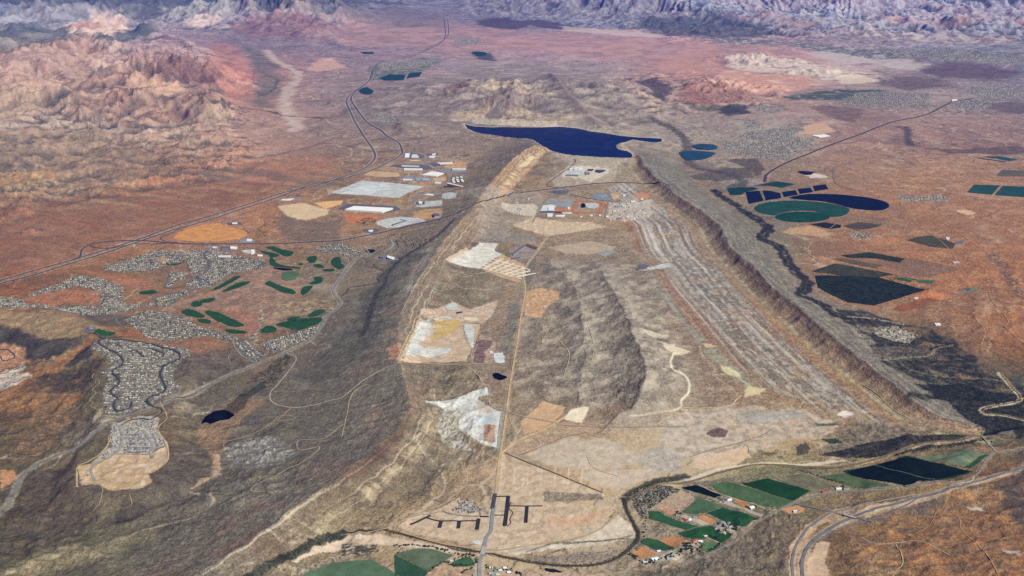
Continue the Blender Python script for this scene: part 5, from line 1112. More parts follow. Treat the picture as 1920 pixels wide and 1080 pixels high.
sheet('gravel_pad', T(1, 1, '1720,430 1800,405 1860,400 1850,420 1740,440'), gp('pale_gravel', 0), 2.0)
sheet('gravel_pad', JA('610,630 930,640 885,750 690,738 660,700 560,705'), gp('grey_pad', 0), 2)
sheet('gravel_pad', JA('530,720 650,705 700,720 660,800 500,790'), gp('white_gravel', 0), 2.5)
sheet('graded_pad', JA('690,745 860,760 850,800 690,800'), gp('orange_earth', 0), 3)
sheet('graded_pad', JA('900,800 960,640 1000,640 960,700 940,780 960,800 1250,800 1290,690 1000,660 1010,650 1330,680 1290,815 940,815'), gp('orange_earth', 0), 2.5)
sheet('gravel_pad', JA('1090,690 1230,690 1240,740 1180,760 1100,740'), gp('pale_gravel', 0), 2.0, True)
sheet('asphalt_lot', JA('590,545 700,525 860,528 850,568 740,580 670,565'), gp('dark_asphalt', 0), 2)
sheet('gravel_pad', JA('1120,600 1200,570 1290,565 1420,600 1400,652 1200,645'), gp('blue_gravel', ['6c7680', '8c98a0', '565e6a']), 2)
sheet('graded_pad', JA('1400,570 1500,560 1500,640 1430,650'), gp('tan_earth', 0), 2)
sheet('prison_yard', JA('860,268 1070,270 1040,330 830,345 820,320'), gp('pale_gravel', 0), 2.5)
sheet('asphalt_lot', JA('1205,262 1345,262 1320,285 1260,305 1200,290'), gp('navy_lot', ['3c4460', '4a5270']), 3)
sheet('asphalt_lot', JA('1110,250 1190,250 1165,278 1100,275'), gp('navy_lot', 0), 3)
sheet('asphalt_lot', GC('255,378 365,372 355,430 265,425'), gp('dark_asphalt', 0), 2)
sheet('asphalt_lot', GC('330,105 490,95 480,125 340,128'), gp('dark_asphalt', 0), 2)
sheet('asphalt_lot', GC('0,725 60,730 120,735 80,770 0,790'), gp('navy_lot', 0), 2)
sheet('asphalt_lot', GC('70,370 240,372 240,400 110,395'), gp('mid_asphalt', 0), 2)
sheet('asphalt_lot', GC('450,285 560,290 650,300 640,330 520,335 470,310'), gp('mid_asphalt', 0), 2)
sheet('asphalt_lot', GC('490,415 650,405 650,455 520,450'), gp('pale_gravel', 0), 2)
sheet('asphalt_lot', T(1, 1, '110,68 310,80 330,95 260,118 180,110'), gp('dark_asphalt', 0), 1.4)
sheet('asphalt_lot', SW('160,55 330,42 350,55 250,70 170,70'), gp('mid_asphalt', 0), 2)
sheet('asphalt_lot', SW('915,478 980,482 1050,492 1075,505 1030,515 960,508'), gp('mid_asphalt', 0), 2)
sheet('asphalt_lot', SW('800,280 900,270 930,285 870,310 810,300'), gp('dark_asphalt', 0), 2)
sheet('asphalt_lot', BL('975,75 1065,72 1070,110 1000,130 940,158'), gp('dark_asphalt', 0), 2)
# crops
G = {}
def crop(pxs, cols, rows=(.55, 24, .10), off=2.2, r=False, name='crop_field', spk=.06):
    k = 'crop_' + '_'.join(cols) + (f'_{rows[0]:.1f}' if rows else '')
    sheet(name, pxs, surf(k, cols, 60, .9, .1, rows, speck=spk), off, r)
circ = [(1280 + (674 + 154*math.cos(a))/3, 360 + (140 + 30*math.sin(a))/3) for a in np.linspace(0, 2*np.pi, 40, endpoint=False)]
crop(T(2, 1, '402,90 430,70 500,55 620,48 760,55 860,70 930,90 937,105 920,125 880,137 832,138 800,122 740,108 674,104 600,108 545,120 520,130 470,125 420,110'), ['1e4534', '2a5240'], (.9, 14, .05), r=True)
crop(circ, ['143e2a', '1c4a34'], (.4, 14, .05))
crop(T(2, 1, '600,30 700,12 850,12 1000,25 1110,45 1155,65 1158,85 1120,102 1050,102 950,90 860,66 780,52 640,40'), ['0c1826', '101e2e'], r=True)
crop(HR('765,862 880,850 1000,848 1045,865 920,895 890,918 795,918'), ['143a30', '1c443a'])
crop(HR('1005,835 1200,798 1370,822 1250,855 1140,835'), ['1a3c34', '244a40'])
crop(T(2, 0, '1640,1038 1785,1042 1740,1095 1600,1082'), ['244840', '2c5048']); crop(T(2, 0, '1800,1045 1960,1050 1960,1110 1755,1097'), ['244840', '2c5048'])
crop(T(2, 0, '1690,880 1780,878 1890,898 1840,906'), ['2a5048', '345850']); crop(T(2, 0, '1640,888 1660,886 1820,908 1815,912'), ['33473f', '3a4f47'])
crop(T(2, 0, '1760,985 1800,955 1930,960 1930,990 1800,992'), ['6c6454', '585848'])
crop(T(2, 1, '715,180 800,170 890,185 890,200 830,208'), ['1c2620', '28302a']); crop(T(2, 1, '900,190 990,168 1120,185 1100,195 980,218 950,205'), ['3a3c30', '58503f', '24302a'])
crop(T(2, 1, '890,355 960,350 1050,338 1250,375 1220,397 1080,372 940,370'), ['1c2a1a', '3a3e2a', '14200f'])
crop(T(2, 1, '835,375 900,372 1130,412 1080,428 960,405'), ['45482f', '6e6046', '33401f'])
crop(T(2, 1, '725,445 860,402 1010,430 1190,462 1100,480 900,470'), ['2a3422', '4c4a34', '1a2616'])
crop(T(2, 1, '745,470 900,470 1100,480 1372,548 1080,637 930,620 840,580 760,535'), ['141e14', '1c2418', '2c3424', '10180e'], (.45, 12, .1))
crop(T(2, 1, '1190,485 1240,478 1322,492 1280,506'), ['2c5434', '386040']); crop(T(2, 1, '1310,492 1420,498 1400,516 1330,510'), ['345c3c', '4c6a4c'])
crop(T(2, 1, '1265,270 1310,255 1400,244 1535,290 1520,318 1400,308'), ['5c5440', '4a4a34', '6c5c48'], (.45, 14, .25), name='orchard_ground')
crop(T(2, 1, '1560,562 1640,535 1672,540 1600,570'), ['2c5c4c', '7c8c7c', '1c3c34'])
for t in ('1185,660 1210,640 1380,597 1450,610 1320,650 1230,670',): crop(T(2, 1, t), ['6c4434', '9c6444', '58382c'], (2.1, 16, .35))
crop(T(2, 2, '900,490 1260,403 1640,492 1250,582 940,512'), ['24421f', '1f3a22'], off=1.6)
crop(T(2, 2, '932,492 1080,455 1412,532 1250,573 1080,537 950,507'), ['0c160a', '101c0c'], off=5.5)
crop(T(2, 2, '1100,450 1262,409 1622,490 1432,530 1270,495'), ['0c160a', '121e0e'], off=5.5)
crop(T(2, 2, '1300,405 1600,362 1700,395 1590,470'), ['56684c', '62725a', '7c8068'], off=2.6); crop(T(2, 2, '1700,395 1722,400 1625,472 1580,468'), ['27442a', '30502f'], off=3)
crop(T(2, 2, '760,520 900,500 1180,575 1080,590 930,570'), ['48583c', '586848'], off=1.4)
crop(T(2, 2, '-10,582 70,568 228,622 180,638 20,592'), ['0d160e', '101c10'])
crop(T(2, 2, '150,565 260,550 620,655 540,702 230,620'), ['3c5836', '4c6644', '5c6c4c'], (.5, 16, .06)); crop(T(2, 2, '330,560 480,530 722,600 620,658'), ['183c1c', '1f4422'])
crop(T(2, 2, '520,530 680,500 850,570 722,604'), ['7c7860', '6c6c54', '8c846c'])
crop(FR('590,360 690,280 780,200 1060,300 850,370 700,380'), ['3f5c3c', '4c6848', '5c6c50']); crop(FR('870,372 1055,308 1450,430 1300,522 1205,518 960,402'), ['1f4726', '2a5230'])
crop(FR('215,350 330,348 400,400 520,450 775,520 640,560 330,460 230,440'), ['2c5630', '38603a']); crop(FR('540,602 780,530 930,515 1010,560 1170,610 1050,700 900,650 700,662'), ['1e4422', '2f5832'])
crop(FR('805,772 850,680 1030,720 930,802 830,792'), ['54744e', '64805c']); crop(FR('130,700 200,650 340,680 520,770 480,800 280,780'), ['284e2c', '3c5c3c'])
for t in ('1170,240 1220,218 1362,280 1290,312', '768,420 830,388 982,460 930,498', '340,680 500,630 692,690 500,752', '30,820 150,755 332,840 130,880'): crop(FR(t), ['c08c58', 'b88458', 'c89868'], name='riding_arena')
for t in ('1000,250 1080,215 1280,310 1510,390 1480,415 1300,340', '560,410 620,390 760,420 930,500 820,515 720,470', '980,480 1030,460 1220,540 1150,600 1060,615 960,570', '200,880 300,790 420,785 620,850 540,905 300,925 200,910', '590,760 760,700 830,730 700,830'):
    crop(FR(t), ['a49a8c', 'b4a898', '8c8474'], off=1.7, name='farmyard')
crop(LV('0,830 230,770 330,765 460,785 655,850 400,1020 370,1018 30,840'), ['56664a', '62705a', '4c5c42'], (.6, 15, .06))
crop(LV('0,842 20,845 380,1030 340,1090 0,1090'), ['2e5038', '38583f'], (.6, 15, .05)); crop(T(1, 2, '-40,1005 0,1000 172,986 345,1090 -40,1090'), ['50684f', '5c7458'], (.6, 15, .05)); crop(T(0, 2, '1660,1090 1700,1078 1880,1000 1880,1090'), ['50684f', '5c7458'], (.6, 15, .05))
crop(LV('645,935 750,880 850,870 900,940 880,960 720,975 655,955'), ['38583c', '48684a'], r=True)
fw_m = surf('fairway_grass', ['1e4222', '2c5230', '18381c'], 30, .9, .1)
for t in ('770,380 860,372 960,405 1080,430 1060,470 1000,485 930,455 900,440 820,405', '695,422 780,430 900,455 920,480 830,500 800,470', '820,500 870,520 900,560 1000,590 1150,605 1140,622 1000,612 880,600 815,570',
          '1240,495 1290,480 1345,485 1335,540 1270,558 1235,530', '1310,575 1370,568 1430,605 1380,615 1320,600', '1510,520 1560,490 1610,500 1620,560 1655,595 1600,628 1540,600 1500,560', '1420,630 1530,625 1530,650 1430,652',
          '1130,570 1165,556 1195,570 1165,585', '760,790 810,760 850,775 950,820 1080,860 1100,905 960,890 860,840', '1250,790 1320,755 1310,720 1370,710 1410,730 1390,780 1310,800', '1165,870 1200,825 1300,815 1250,880 1190,920 1170,905',
          '150,870 280,790 420,710 490,708 400,770 240,850', '280,880 430,790 560,765 600,770 500,820 370,865'): sheet('golf_fairway', GC(t), fw_m, 2.0, True)
for t in ('1075,625 1110,612 1140,630 1110,645 1080,640', '1125,610 1180,596 1215,600 1180,620 1140,622', '1020,668 1080,660 1150,695 1130,705 1050,695', '1110,715 1180,718 1180,738 1130,735', '1150,672 1200,670 1300,710 1375,750 1300,755 1210,720', '1270,770 1370,780 1380,795 1290,792',
          '1465,785 1500,752 1550,760 1550,785 1480,792', '1550,745 1620,725 1800,705 1790,740 1680,775 1600,760', '1735,690 1790,660 1830,665 1800,690 1745,702', '1610,715 1660,700 1690,705 1640,722'): sheet('golf_fairway', T(0, 1, t), fw_m, 2.0, True)
sheet('driving_range', GC('950,700 980,655 1140,655 1100,740 1000,750 950,740'), surf('range_grass', ['4c6848', '5c7454']), 2.0, True)
for t in ('790,560 860,550 885,565 840,575 790,572', '930,405 1000,378 1040,390 980,412'): sheet('park_lawn', T(0, 1, t), fw_m, 2.4, True)
sheet('park_lawn', BL('1040,140 1110,95 1200,125 1300,130 1290,165 1180,180 1100,150'), fw_m, 2.4)
sheet('crop_field', T(1, 0, '215,440 270,418 365,420 350,450 240,452'), surf('far_green', ['1c3c34', '26483e']), 5); sheet('crop_field', T(1, 0, '365,440 385,410 455,405 440,430'), surf('far_green', 0), 5)
sheet('crop_field', T(1, 0, '105,292 180,292 185,302 130,304'), surf('far_green', 0), 5); sheet('crop_field', T(1, 0, '100,505 140,490 180,510 165,528 115,525'), surf('far_green', 0), 4, True)
for t in ('735,292 800,292 820,305 780,316',): sheet('crop_field', T(1, 0, t), surf('far_green', 0), 5, True)
np.clip(C, .008, .85, out=C)
_l = lum(C)[:, None]; _c = ss((620 - np.abs(VPX - 830))/160)*ss((VPY - 380)/120); C[:] = _l + (C - _l)*(.88 - .16*_c)[:, None]; C[:] = C*((lum(C)/.150)**.17)[:, None]; np.clip(C, .006, .85, out=C)
# ---------------------------------------------------------------- the ground mesh
def ground_material():
    m, nt, n, l, b = nodes_of('desert_ground')
    at = n.new('ShaderNodeAttribute'); at.attribute_name = 'soil'
    geo = n.new('ShaderNodeNewGeometry')
    prev = at.outputs['Color']
    for scale, lo, hi, det in ((1/11., .60, 1.40, 3.), (1/34., .70, 1.30, 4.), (1/130., .80, 1.20, 5.)):
        t = n.new('ShaderNodeTexNoise'); t.inputs['Scale'].default_value = scale; t.inputs['Detail'].default_value = det; t.inputs['Roughness'].default_value = .7
        l.new(geo.outputs['Position'], t.inputs['Vector'])
        r = n.new('ShaderNodeMapRange'); r.inputs['From Min'].default_value = .3; r.inputs['From Max'].default_value = .7
        r.inputs['To Min'].default_value = lo; r.inputs['To Max'].default_value = hi; l.new(t.outputs['Fac'], r.inputs['Value'])
        v = n.new('ShaderNodeVectorMath'); v.operation = 'SCALE'
        l.new(prev, v.inputs[0]); l.new(r.outputs[0], v.inputs['Scale']); prev = v.outputs[0]
    # bare made ground is smoother than the scrub
    lu = n.new('ShaderNodeRGBToBW'); l.new(at.outputs['Color'], lu.inputs[0])
    sm_ = n.new('ShaderNodeMapRange'); sm_.inputs['From Min'].default_value = .2; sm_.inputs['From Max'].default_value = .34; sm_.inputs['To Min'].default_value = 1.; sm_.inputs['To Max'].default_value = .3; l.new(lu.outputs[0], sm_.inputs['Value'])
    mm = n.new('ShaderNodeMix'); mm.data_type = 'RGBA'; l.new(sm_.outputs[0], mm.inputs[0]); l.new(at.outputs['Color'], mm.inputs[6]); l.new(prev, mm.inputs[7]); prev = mm.outputs[2]
    # scattered desert shrubs
    vo = n.new('ShaderNodeTexVoronoi'); vo.inputs['Scale'].default_value = 1/17.; l.new(geo.outputs['Position'], vo.inputs['Vector'])
    cr = n.new('ShaderNodeMapRange'); cr.inputs['From Min'].default_value = .24; cr.inputs['From Max'].default_value = .33
    cr.inputs['To Min'].default_value = .5; cr.inputs['To Max'].default_value = 0; l.new(vo.outputs['Distance'], cr.inputs['Value'])
    mx = n.new('ShaderNodeMix'); mx.data_type = 'RGBA'; ml = n.new('ShaderNodeMath'); ml.operation = 'MULTIPLY'; l.new(cr.outputs[0], ml.inputs[0]); l.new(sm_.outputs[0], ml.inputs[1]); l.new(ml.outputs[0], mx.inputs[0]); l.new(prev, mx.inputs[6]); mx.inputs[7].default_value = (.05, .05, .032, 1)
    l.new(mx.outputs[2], b.inputs['Base Color']); b.inputs['Roughness'].default_value = .95
    b.inputs['Specular IOR Level'].default_value = .1
    bt = n.new('ShaderNodeTexNoise'); bt.inputs['Scale'].default_value = 1/30.; bt.inputs['Detail'].default_value = 5; bt.inputs['Roughness'].default_value = .65
    l.new(geo.outputs['Position'], bt.inputs['Vector'])
    bu = n.new('ShaderNodeBump'); bu.inputs['Distance'].default_value = 16.; bu.inputs['Strength'].default_value = .8; l.new(sm_.outputs[0], bu.inputs['Strength'])
    l.new(bt.outputs['Fac'], bu.inputs['Height']); l.new(bu.outputs[0], b.inputs['Normal'])
    return m
me = bpy.data.meshes.new('ground')
co = np.stack([X, Y, Hh.astype(np.float32)], 1)
me.vertices.add(N); me.vertices.foreach_set('co', co.ravel())
jj, ii = np.mgrid[0:NR-1, 0:NA-1]; q = (jj*NA + ii).ravel()
F4 = np.stack([q, q+1, q+NA+1, q+NA], 1).astype(np.int32)
nf = F4.shape[0]
me.loops.add(nf*4); me.loops.foreach_set('vertex_index', F4.ravel())
me.polygons.add(nf); me.polygons.foreach_set('loop_start', np.arange(0, nf*4, 4, dtype=np.int32)); me.polygons.foreach_set('loop_total', np.full(nf, 4, np.int32))
me.polygons.foreach_set('use_smooth', np.ones(nf, bool))
me.update(calc_edges=True)
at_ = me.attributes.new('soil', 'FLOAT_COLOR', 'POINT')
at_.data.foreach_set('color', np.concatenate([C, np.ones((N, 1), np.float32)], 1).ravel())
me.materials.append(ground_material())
ground = bpy.data.objects.new('ground', me); COL.objects.link(ground); ground['kind'] = 'structure'

# ---------------------------------------------------------------- buildings
rnd = random.Random(11)
def tint(name, h, rough=.8, var=.12, L=6.):
    if name in MATS: return MATS[name]
    m, nt, n, l, b = nodes_of(name); geo = n.new('ShaderNodeNewGeometry')
    t = n.new('ShaderNodeTexNoise'); t.inputs['Scale'].default_value = 1/L; t.inputs['Detail'].default_value = 4; l.new(geo.outputs['Position'], t.inputs['Vector'])
    r = n.new('ShaderNodeMapRange'); r.inputs['From Min'].default_value = .3; r.inputs['From Max'].default_value = .7; r.inputs['To Min'].default_value = 1-var; r.inputs['To Max'].default_value = 1+var; l.new(t.outputs['Fac'], r.inputs['Value'])
    v = n.new('ShaderNodeVectorMath'); v.operation = 'SCALE'; v.inputs[0].default_value = A(h).tolist(); l.new(r.outputs[0], v.inputs['Scale']); l.new(v.outputs[0], b.inputs['Base Color'])
    b.inputs['Roughness'].default_value = rough; MATS[name] = m; return m
class MB:
    def __init__(s): s.v = []; s.f = []; s.mi = []
    def prism(s, P, z0, z1, mi=0, cap=True):
        n0 = len(s.v); k = len(P); s.v += [(x, y, z0) for x, y in P] + [(x, y, z1) for x, y in P]
        for i in range(k): s.f.append((n0+i, n0+(i+1) % k, n0+k+(i+1) % k, n0+k+i)); s.mi.append(mi)
        s.f.append(tuple(n0+k+i for i in range(k))); s.f.append(tuple(n0+i for i in reversed(range(k)))); s.mi += [mi, mi]
    def box(s, c, d, mi=0):
        x, y, z = c; a, b, h = d[0]/2, d[1]/2, d[2]
        s.prism([(x-a, y-b), (x+a, y-b), (x+a, y+b), (x-a, y+b)], z, z+h, mi)
    def gable(s, c, d, h, mi=0, hip=0.0, ov=.6):
        x, y, z = c; a, b = d[0]/2+ov, d[1]/2+ov; n0 = len(s.v)
        s.v += [(x-a, y-b, z), (x+a, y-b, z), (x+a, y+b, z), (x-a, y+b, z), (x-a+hip*b, y, z+h), (x+a-hip*b, y, z+h)]
        for f in ((0, 1, 5, 4), (2, 3, 4, 5), (1, 2, 5), (3, 0, 4), (3, 2, 1, 0)): s.f.append(tuple(n0+q for q in f)); s.mi.append(mi)
    def mesh(s, name, mats):
        me = bpy.data.meshes.new(name); me.from_pydata(s.v, [], s.f)
        for m in mats: me.materials.append(m)
        if len(mats) > 1: me.polygons.foreach_set('material_index', s.mi)
        me.update(); return me
def part(name, me, parent):
    o = bpy.data.objects.new(name, me); COL.objects.link(o); o.parent = parent; return o
def thing(name, label, cat, loc=(0, 0, 0), rz=0, group=None):
    o = bpy.data.objects.new(name, None); COL.objects.link(o); o.location = loc; o.rotation_euler = (0, 0, rz); o.empty_display_size = 5
    o['label'] = label; o['category'] = cat
    if group: o['group'] = group
    return o
WALLC = {'white': 'd8d8d4', 'tan': 'b8a488', 'grey': '9c9c9c'}
def ccw(P):
    a = sum(P[i][0]*P[(i+1) % len(P)][1] - P[(i+1) % len(P)][0]*P[i][1] for i in range(len(P)))
    return P if a > 0 else P[::-1]
def inset(P, t):
    c = np.mean(P, 0); out = []
    for p in P:
        v = np.array(p)-c; L = np.linalg.norm(v); out.append(tuple(c + v*(L-t)/L))
    return out
placed = []
def flatroof(pxs, h, roof, wall, label, name='warehouse', cat='warehouse', group=None, units=3, doors=True, pitched=False):
    P = ccw([tuple(map(float, p)) for p in hits(pxs, h)]); c = np.mean(P, 0)
    P = [(p[0]-c[0], p[1]-c[1]) for p in P]
    zz = [float(Hat(p[0]+c[0], p[1]+c[1])) for p in P]; z0 = min(zz)
    t = thing(name, label, cat, (c[0], c[1], z0), 0, group)
    top = max(zz)-z0 + h
    w = MB(); w.prism(P, -2, top); part('wall', w.mesh('wall', [tint('wall_'+wall, WALLC[wall])]), t)
    r = MB()
    if pitched and len(P) == 4:
        P2 = inset(P, -.6); e = [math.dist(P2[0], P2[1]), math.dist(P2[1], P2[2])]
        q = P2 if e[0] >= e[1] else P2[1:]+P2[:1]
        m1 = tuple((np.array(q[0])+q[3])/2); m2 = tuple((np.array(q[1])+q[2])/2); rh = min(e)*.14
        n0 = 0; r.v += [(*p, top) for p in q] + [(*m1, top+rh), (*m2, top+rh)]
        for f in ((0, 1, 5, 4), (2, 3, 4, 5), (1, 2, 5), (3, 0, 4), (3, 2, 1, 0)): r.f.append(f); r.mi.append(0)
    else:
        r.prism(inset(P, -.3), top, top+.5)
    part('roof', r.mesh('roof', [tint('roof_'+roof, roof, .7, .06, 18.)]), t)
    if not pitched:
        k = MB(); Pi, Po = inset(P, .7), inset(P, -.35); n = len(P)
        for i in range(n):
            a, b, cc, d = Po[i], Po[(i+1) % n], Pi[(i+1) % n], Pi[i]
            k.prism([a, b, cc, d], top+.45, top+1.5)
        part('parapet', k.mesh('parapet', [tint('wall_'+wall, 0)]), t)
    for u in range(units):
        a, b = rnd.uniform(.2, .8), rnd.uniform(.25, .75)
        p = mix(mix(np.array(P[0]), np.array(P[1]), a), mix(np.array(P[3]), np.array(P[2]), a), b) if len(P) > 3 else np.zeros(2)
        if pitched: break
        m_ = MB(); s_ = min(6., .12*math.dist(P[0], P[2])); m_.box((0, 0, 0), (s_, s_*.7, 1.8)); m_.box((s_*.1, 0, 1.8), (s_*.4, s_*.4, .4))
        o = part('roof_unit', m_.mesh('roof_unit', [tint('unit_grey', '8c9094')]), t); o.location = (p[0], p[1], top+.5)
    if doors:                       # roller doors on the longest wall that faces the camera
        best = max(range(len(P)), key=lambda i: math.dist(P[i], P[(i+1) % len(P)])*(1 if (P[(i+1) % len(P)][0]-P[i][0]) > 0 else .01))
        a, b = np.array(P[best]), np.array(P[(best+1) % len(P)]); L = math.dist(a, b); nd = max(2, min(12, int(L/14))); u = (b-a)/L; nn = np.array([u[1], -u[0]])
        for q in range(nd):
            pc = a + u*L*(q+.5)/nd; m_ = MB(); hw = min(2.5, L/nd*.3)
            m_.prism([tuple(pc-u*hw+nn*.02), tuple(pc-u*hw+nn*.25), tuple(pc+u*hw+nn*.25), tuple(pc+u*hw+nn*.02)][::-1], max(0, top-h), max(1.0, top-h)+min(4, h*.55)); part('door', m_.mesh('door', [tint('door_grey', '70767c')]), t)
    placed.append((c[0], c[1], max(math.dist(P[0], P[2])/2, 12)))
    return t
B = flatroof
B(WA('180,842 300,795 800,828 660,876'), 12, 'f4f4f2', 'white', 'huge plain white roofed warehouse in the dark asphalt lot, the largest roof in the photo', units=8)
B(WA('1165,396 1300,350 1452,372 1355,412'), 11, 'f0f0ee', 'white', 'big square white roofed warehouse west of the small white storage sheds', units=6)
B(WA('912,273 1135,280 1132,291 910,286'), 8, 'd4d8dc', 'white', 'long narrow pale grey warehouse in the middle of the dark strip lot', units=4)
B(WA('942,310 1180,314 1176,335 938,332'), 9, 'e8e2dc', 'white', 'long white warehouse at the foot of the dark strip lot', units=5)
B(WA('1352,240 1560,232 1572,250 1405,260'), 9, 'e6e2e0', 'white', 'long white warehouse beside the gold bare earth near the ridge', units=4)
B(WA('1012,206 1150,208 1140,219 1016,218'), 6, 'd8ccb8', 'tan', 'thin cream roofed shed between the two dark lots by the interstate curve', 'shed', 'shed', units=2)
B(WA('956,118 1016,118 1006,172 948,172'), 9, 'f0f0f0', 'white', 'upright white roofed block nearest the interstate curve', units=3)
B(WA('1046,134 1110,134 1102,146 1040,146'), 7, 'e4e6ea', 'white', 'short white roof right behind the long pair by the interstate curve', units=2)
B(WA('1036,153 1130,151 1128,171 1034,172'), 8, 'dfe3e8', 'white', 'white roofed building on the round ended dark lot', units=2)
B(WA('1262,156 1350,152 1312,178 1262,173'), 7, 'f0f0f2', 'white', 'angled white roof just below the pointed dark lot', units=2)
B(WA('1298,127 1352,120 1340,136 1298,140'), 7, 'e8e8ec', 'white', 'small white roof inside the pointed dark lot', units=1)
B(WA('922,449 1045,448 1050,465 926,464'), 7, 'e0e4e8', 'white', 'white roof at the left end of the mottled grey works lot', units=2)
B(WA('1092,440 1150,442 1150,463 1095,462'), 7, '9ca8b8', 'grey', 'blue grey roof in the middle of the mottled grey works lot', units=2)
B(WA('1172,441 1268,446 1260,464 1172,461'), 7, 'b4bcc8', 'grey', 'pale blue grey roof at the right end of the mottled grey works lot', units=2)
B(WA('1340,488 1420,487 1400,508 1330,505'), 7, 'dce0e6', 'white', 'white roof on the small lot at the bend of the works street', units=1)
B(WA('1190,650 1260,641 1320,646 1300,660'), 7, 'eef0ee', 'white', 'white roof on the lot just across the road bend from the big gravel pad', units=2)
B(WA('1130,740 1176,740 1172,765 1128,765'), 8, 'ece8ec', 'white', 'square white roofed building on the rounded dark lot beside the works road', units=1)
B(WA('1500,538 1700,540 1692,553 1494,551'), 5, 'e4d4c8', 'tan', 'very long thin cream shed at the foot of the ridge', 'shed', 'shed', units=0)
B(WA('1552,320 1735,318 1732,332 1560,334'), 6, 'd8dcd8', 'white', 'long white shed at the top of the yard by the ridge', 'shed', 'shed', units=0)
for k, (x, y) in enumerate(((1575, 440), (1625, 432), (1675, 428), (1570, 465), (1625, 460), (1680, 458), (1580, 490), (1635, 484), (1690, 480))):
    B(WA(f'{x-16},{y-8} {x+16},{y-8} {x+18},{y+8} {x-14},{y+8}'), 5, 'ecece6', 'white', 'small white storage shed in the cluster of nine below the ridge', 'storage_shed', 'shed', 'white storage sheds in a cluster', units=0, doors=False)
B(WA('1310,905 1380,900 1400,925 1330,940'), 6, '4c5a8c', 'grey', 'dark blue roofed building beside the long highway', 'shed', 'shed', units=1)
# covered boat and trailer park
for k in range(9):
    B(WA(f'{905+k*28},{955+abs(k-4)*2} {1010+k*20},{985-k*2} {1004+k*20},{991-k*2} {899+k*28},{961+abs(k-4)*2}'), 4, 'f0f0f4' if k % 2 else 'c8ccd8', 'white', 'narrow white canopy in the fan of storage canopies beside the highway', 'storage_canopy', 'canopy', 'storage canopies in a fan', units=0, doors=False)
B(WA('780,1040 1010,965 1018,972 800,1050'), 4, '5c6478', 'grey', 'long dark canopy along the west edge of the storage park', 'storage_canopy', 'canopy', units=0, doors=False)
# prison and works by the lake
B(JA('862,252 905,235 920,240 880,262'), 8, 'dcdcd8', 'white', 'leftmost white cell block by the prison access road', 'cell_block', 'prison')
B(JA('945,226 990,222 962,262 928,263'), 8, 'e4e0dc', 'white', 'white cell block second from the access road', 'cell_block', 'prison')
B(JA('1008,226 1045,222 1022,262 984,265'), 8, 'e8e4e0', 'white', 'white cell block third from the access road, farthest right', 'cell_block', 'prison')
B(JA('838,326 990,330 984,343 832,340'), 6, '6c6c78', 'grey', 'long low dark roofed wing at the front of the prison yard', 'cell_block', 'prison')
B(JA('1070,285 1120,290 1140,310 1130,328 1080,325'), 6, '7c8090', 'grey', 'dark grey roofed plant building right of the prison yard', 'plant_building', 'building')
B(JA('602,742 680,730 682,788 602,786'), 8, 'e4e8ea', 'white', 'white roofed hall at the corner of the large grey rectangular pad', 'hall', 'building')
B(JA('512,792 680,790 688,814 510,812'), 6, '545864', 'grey', 'long dark roofed shed in front of the grey rectangular pad', 'shed', 'shed')
B(JA('592,822 665,825 652,864 586,862'), 6, 'ece4dc', 'white', 'white upright roof below the long dark shed', 'shed', 'shed')
B(JA('700,846 820,840 792,864 690,860'), 6, 'f0eef0', 'white', 'slanting white roof right below the rusty row', 'shed', 'shed')
B(JA('780,806 908,808 904,829 780,826'), 6, 'dcd4c8', 'tan', 'cream roofed row right of the black stockpiles', 'shed', 'shed')
B(JA('700,796 770,800 768,822 695,818'), 5, '2c2c34', 'grey', 'small black roof between the dark shed and the cream row', 'shed', 'shed')
B(JA('640,762 664,760 664,784 642,786'), 5, '26282e', 'grey', 'tiny black roof beside the white hall', 'shed', 'shed')
B(JA('850,740 880,735 882,765 850,765'), 5, 'e0dcd8', 'white', 'tiny white roof on the orange berm', 'shed', 'shed', units=0)
for k, (x, y, w, c, lb) in enumerate(((1150, 848, 42, 'dcdce4', 'white shed left of the works road end'), (1262, 845, 30, 'e4e4ec', 'small white shed just left of the grey works street'), (1355, 862, 35, 'f0f0f0', 'white shed just right of the grey works street'), (1490, 730, 62, '9098a4', 'blue grey shed on the pale yards by the ridge'), (1450, 790, 40, 'd8dce4', 'pale shed in the middle of the bright yards'),
      (1510, 888, 60, '6878a8', 'blue roofed shed at the bottom of the bright yards'), (1620, 870, 40, 'e4e0ec', 'white roofed shed east of the blue roof'), (1500, 530, 26, '8890a8', 'blue grey shed at the top of the yard road loop'), (1575, 590, 36, 'e8e8f0', 'white shed inside the yard road loop'), (1600, 555, 28, '7884a0', 'slate blue shed beside the yard road loop'), (1690, 668, 60, 'f0ece8', 'white shed along the yard road under the ridge'), (1800, 640, 34, 'e4e4e8', 'outermost white shed toward the orange pit'), (1560, 720, 30, 'e0dcd8', 'small cream shed on the pale yards'), (1400, 905, 24, 'dcd8d0', 'small cream shed at the lower edge of the yards'))):
    B(JA(f'{x-w/2},{y-9} {x+w/2},{y-11} {x+w/2+6},{y+8} {x-w/2+4},{y+10}'), 6, c, 'grey', lb, 'shed', 'shed', units=1)
B(JA('1010,858 1040,856 1042,868 1012,870'), 5, 'e0d8cc', 'tan', 'cream shed on the scrap strip south of the walled square', 'shed', 'shed', units=0)
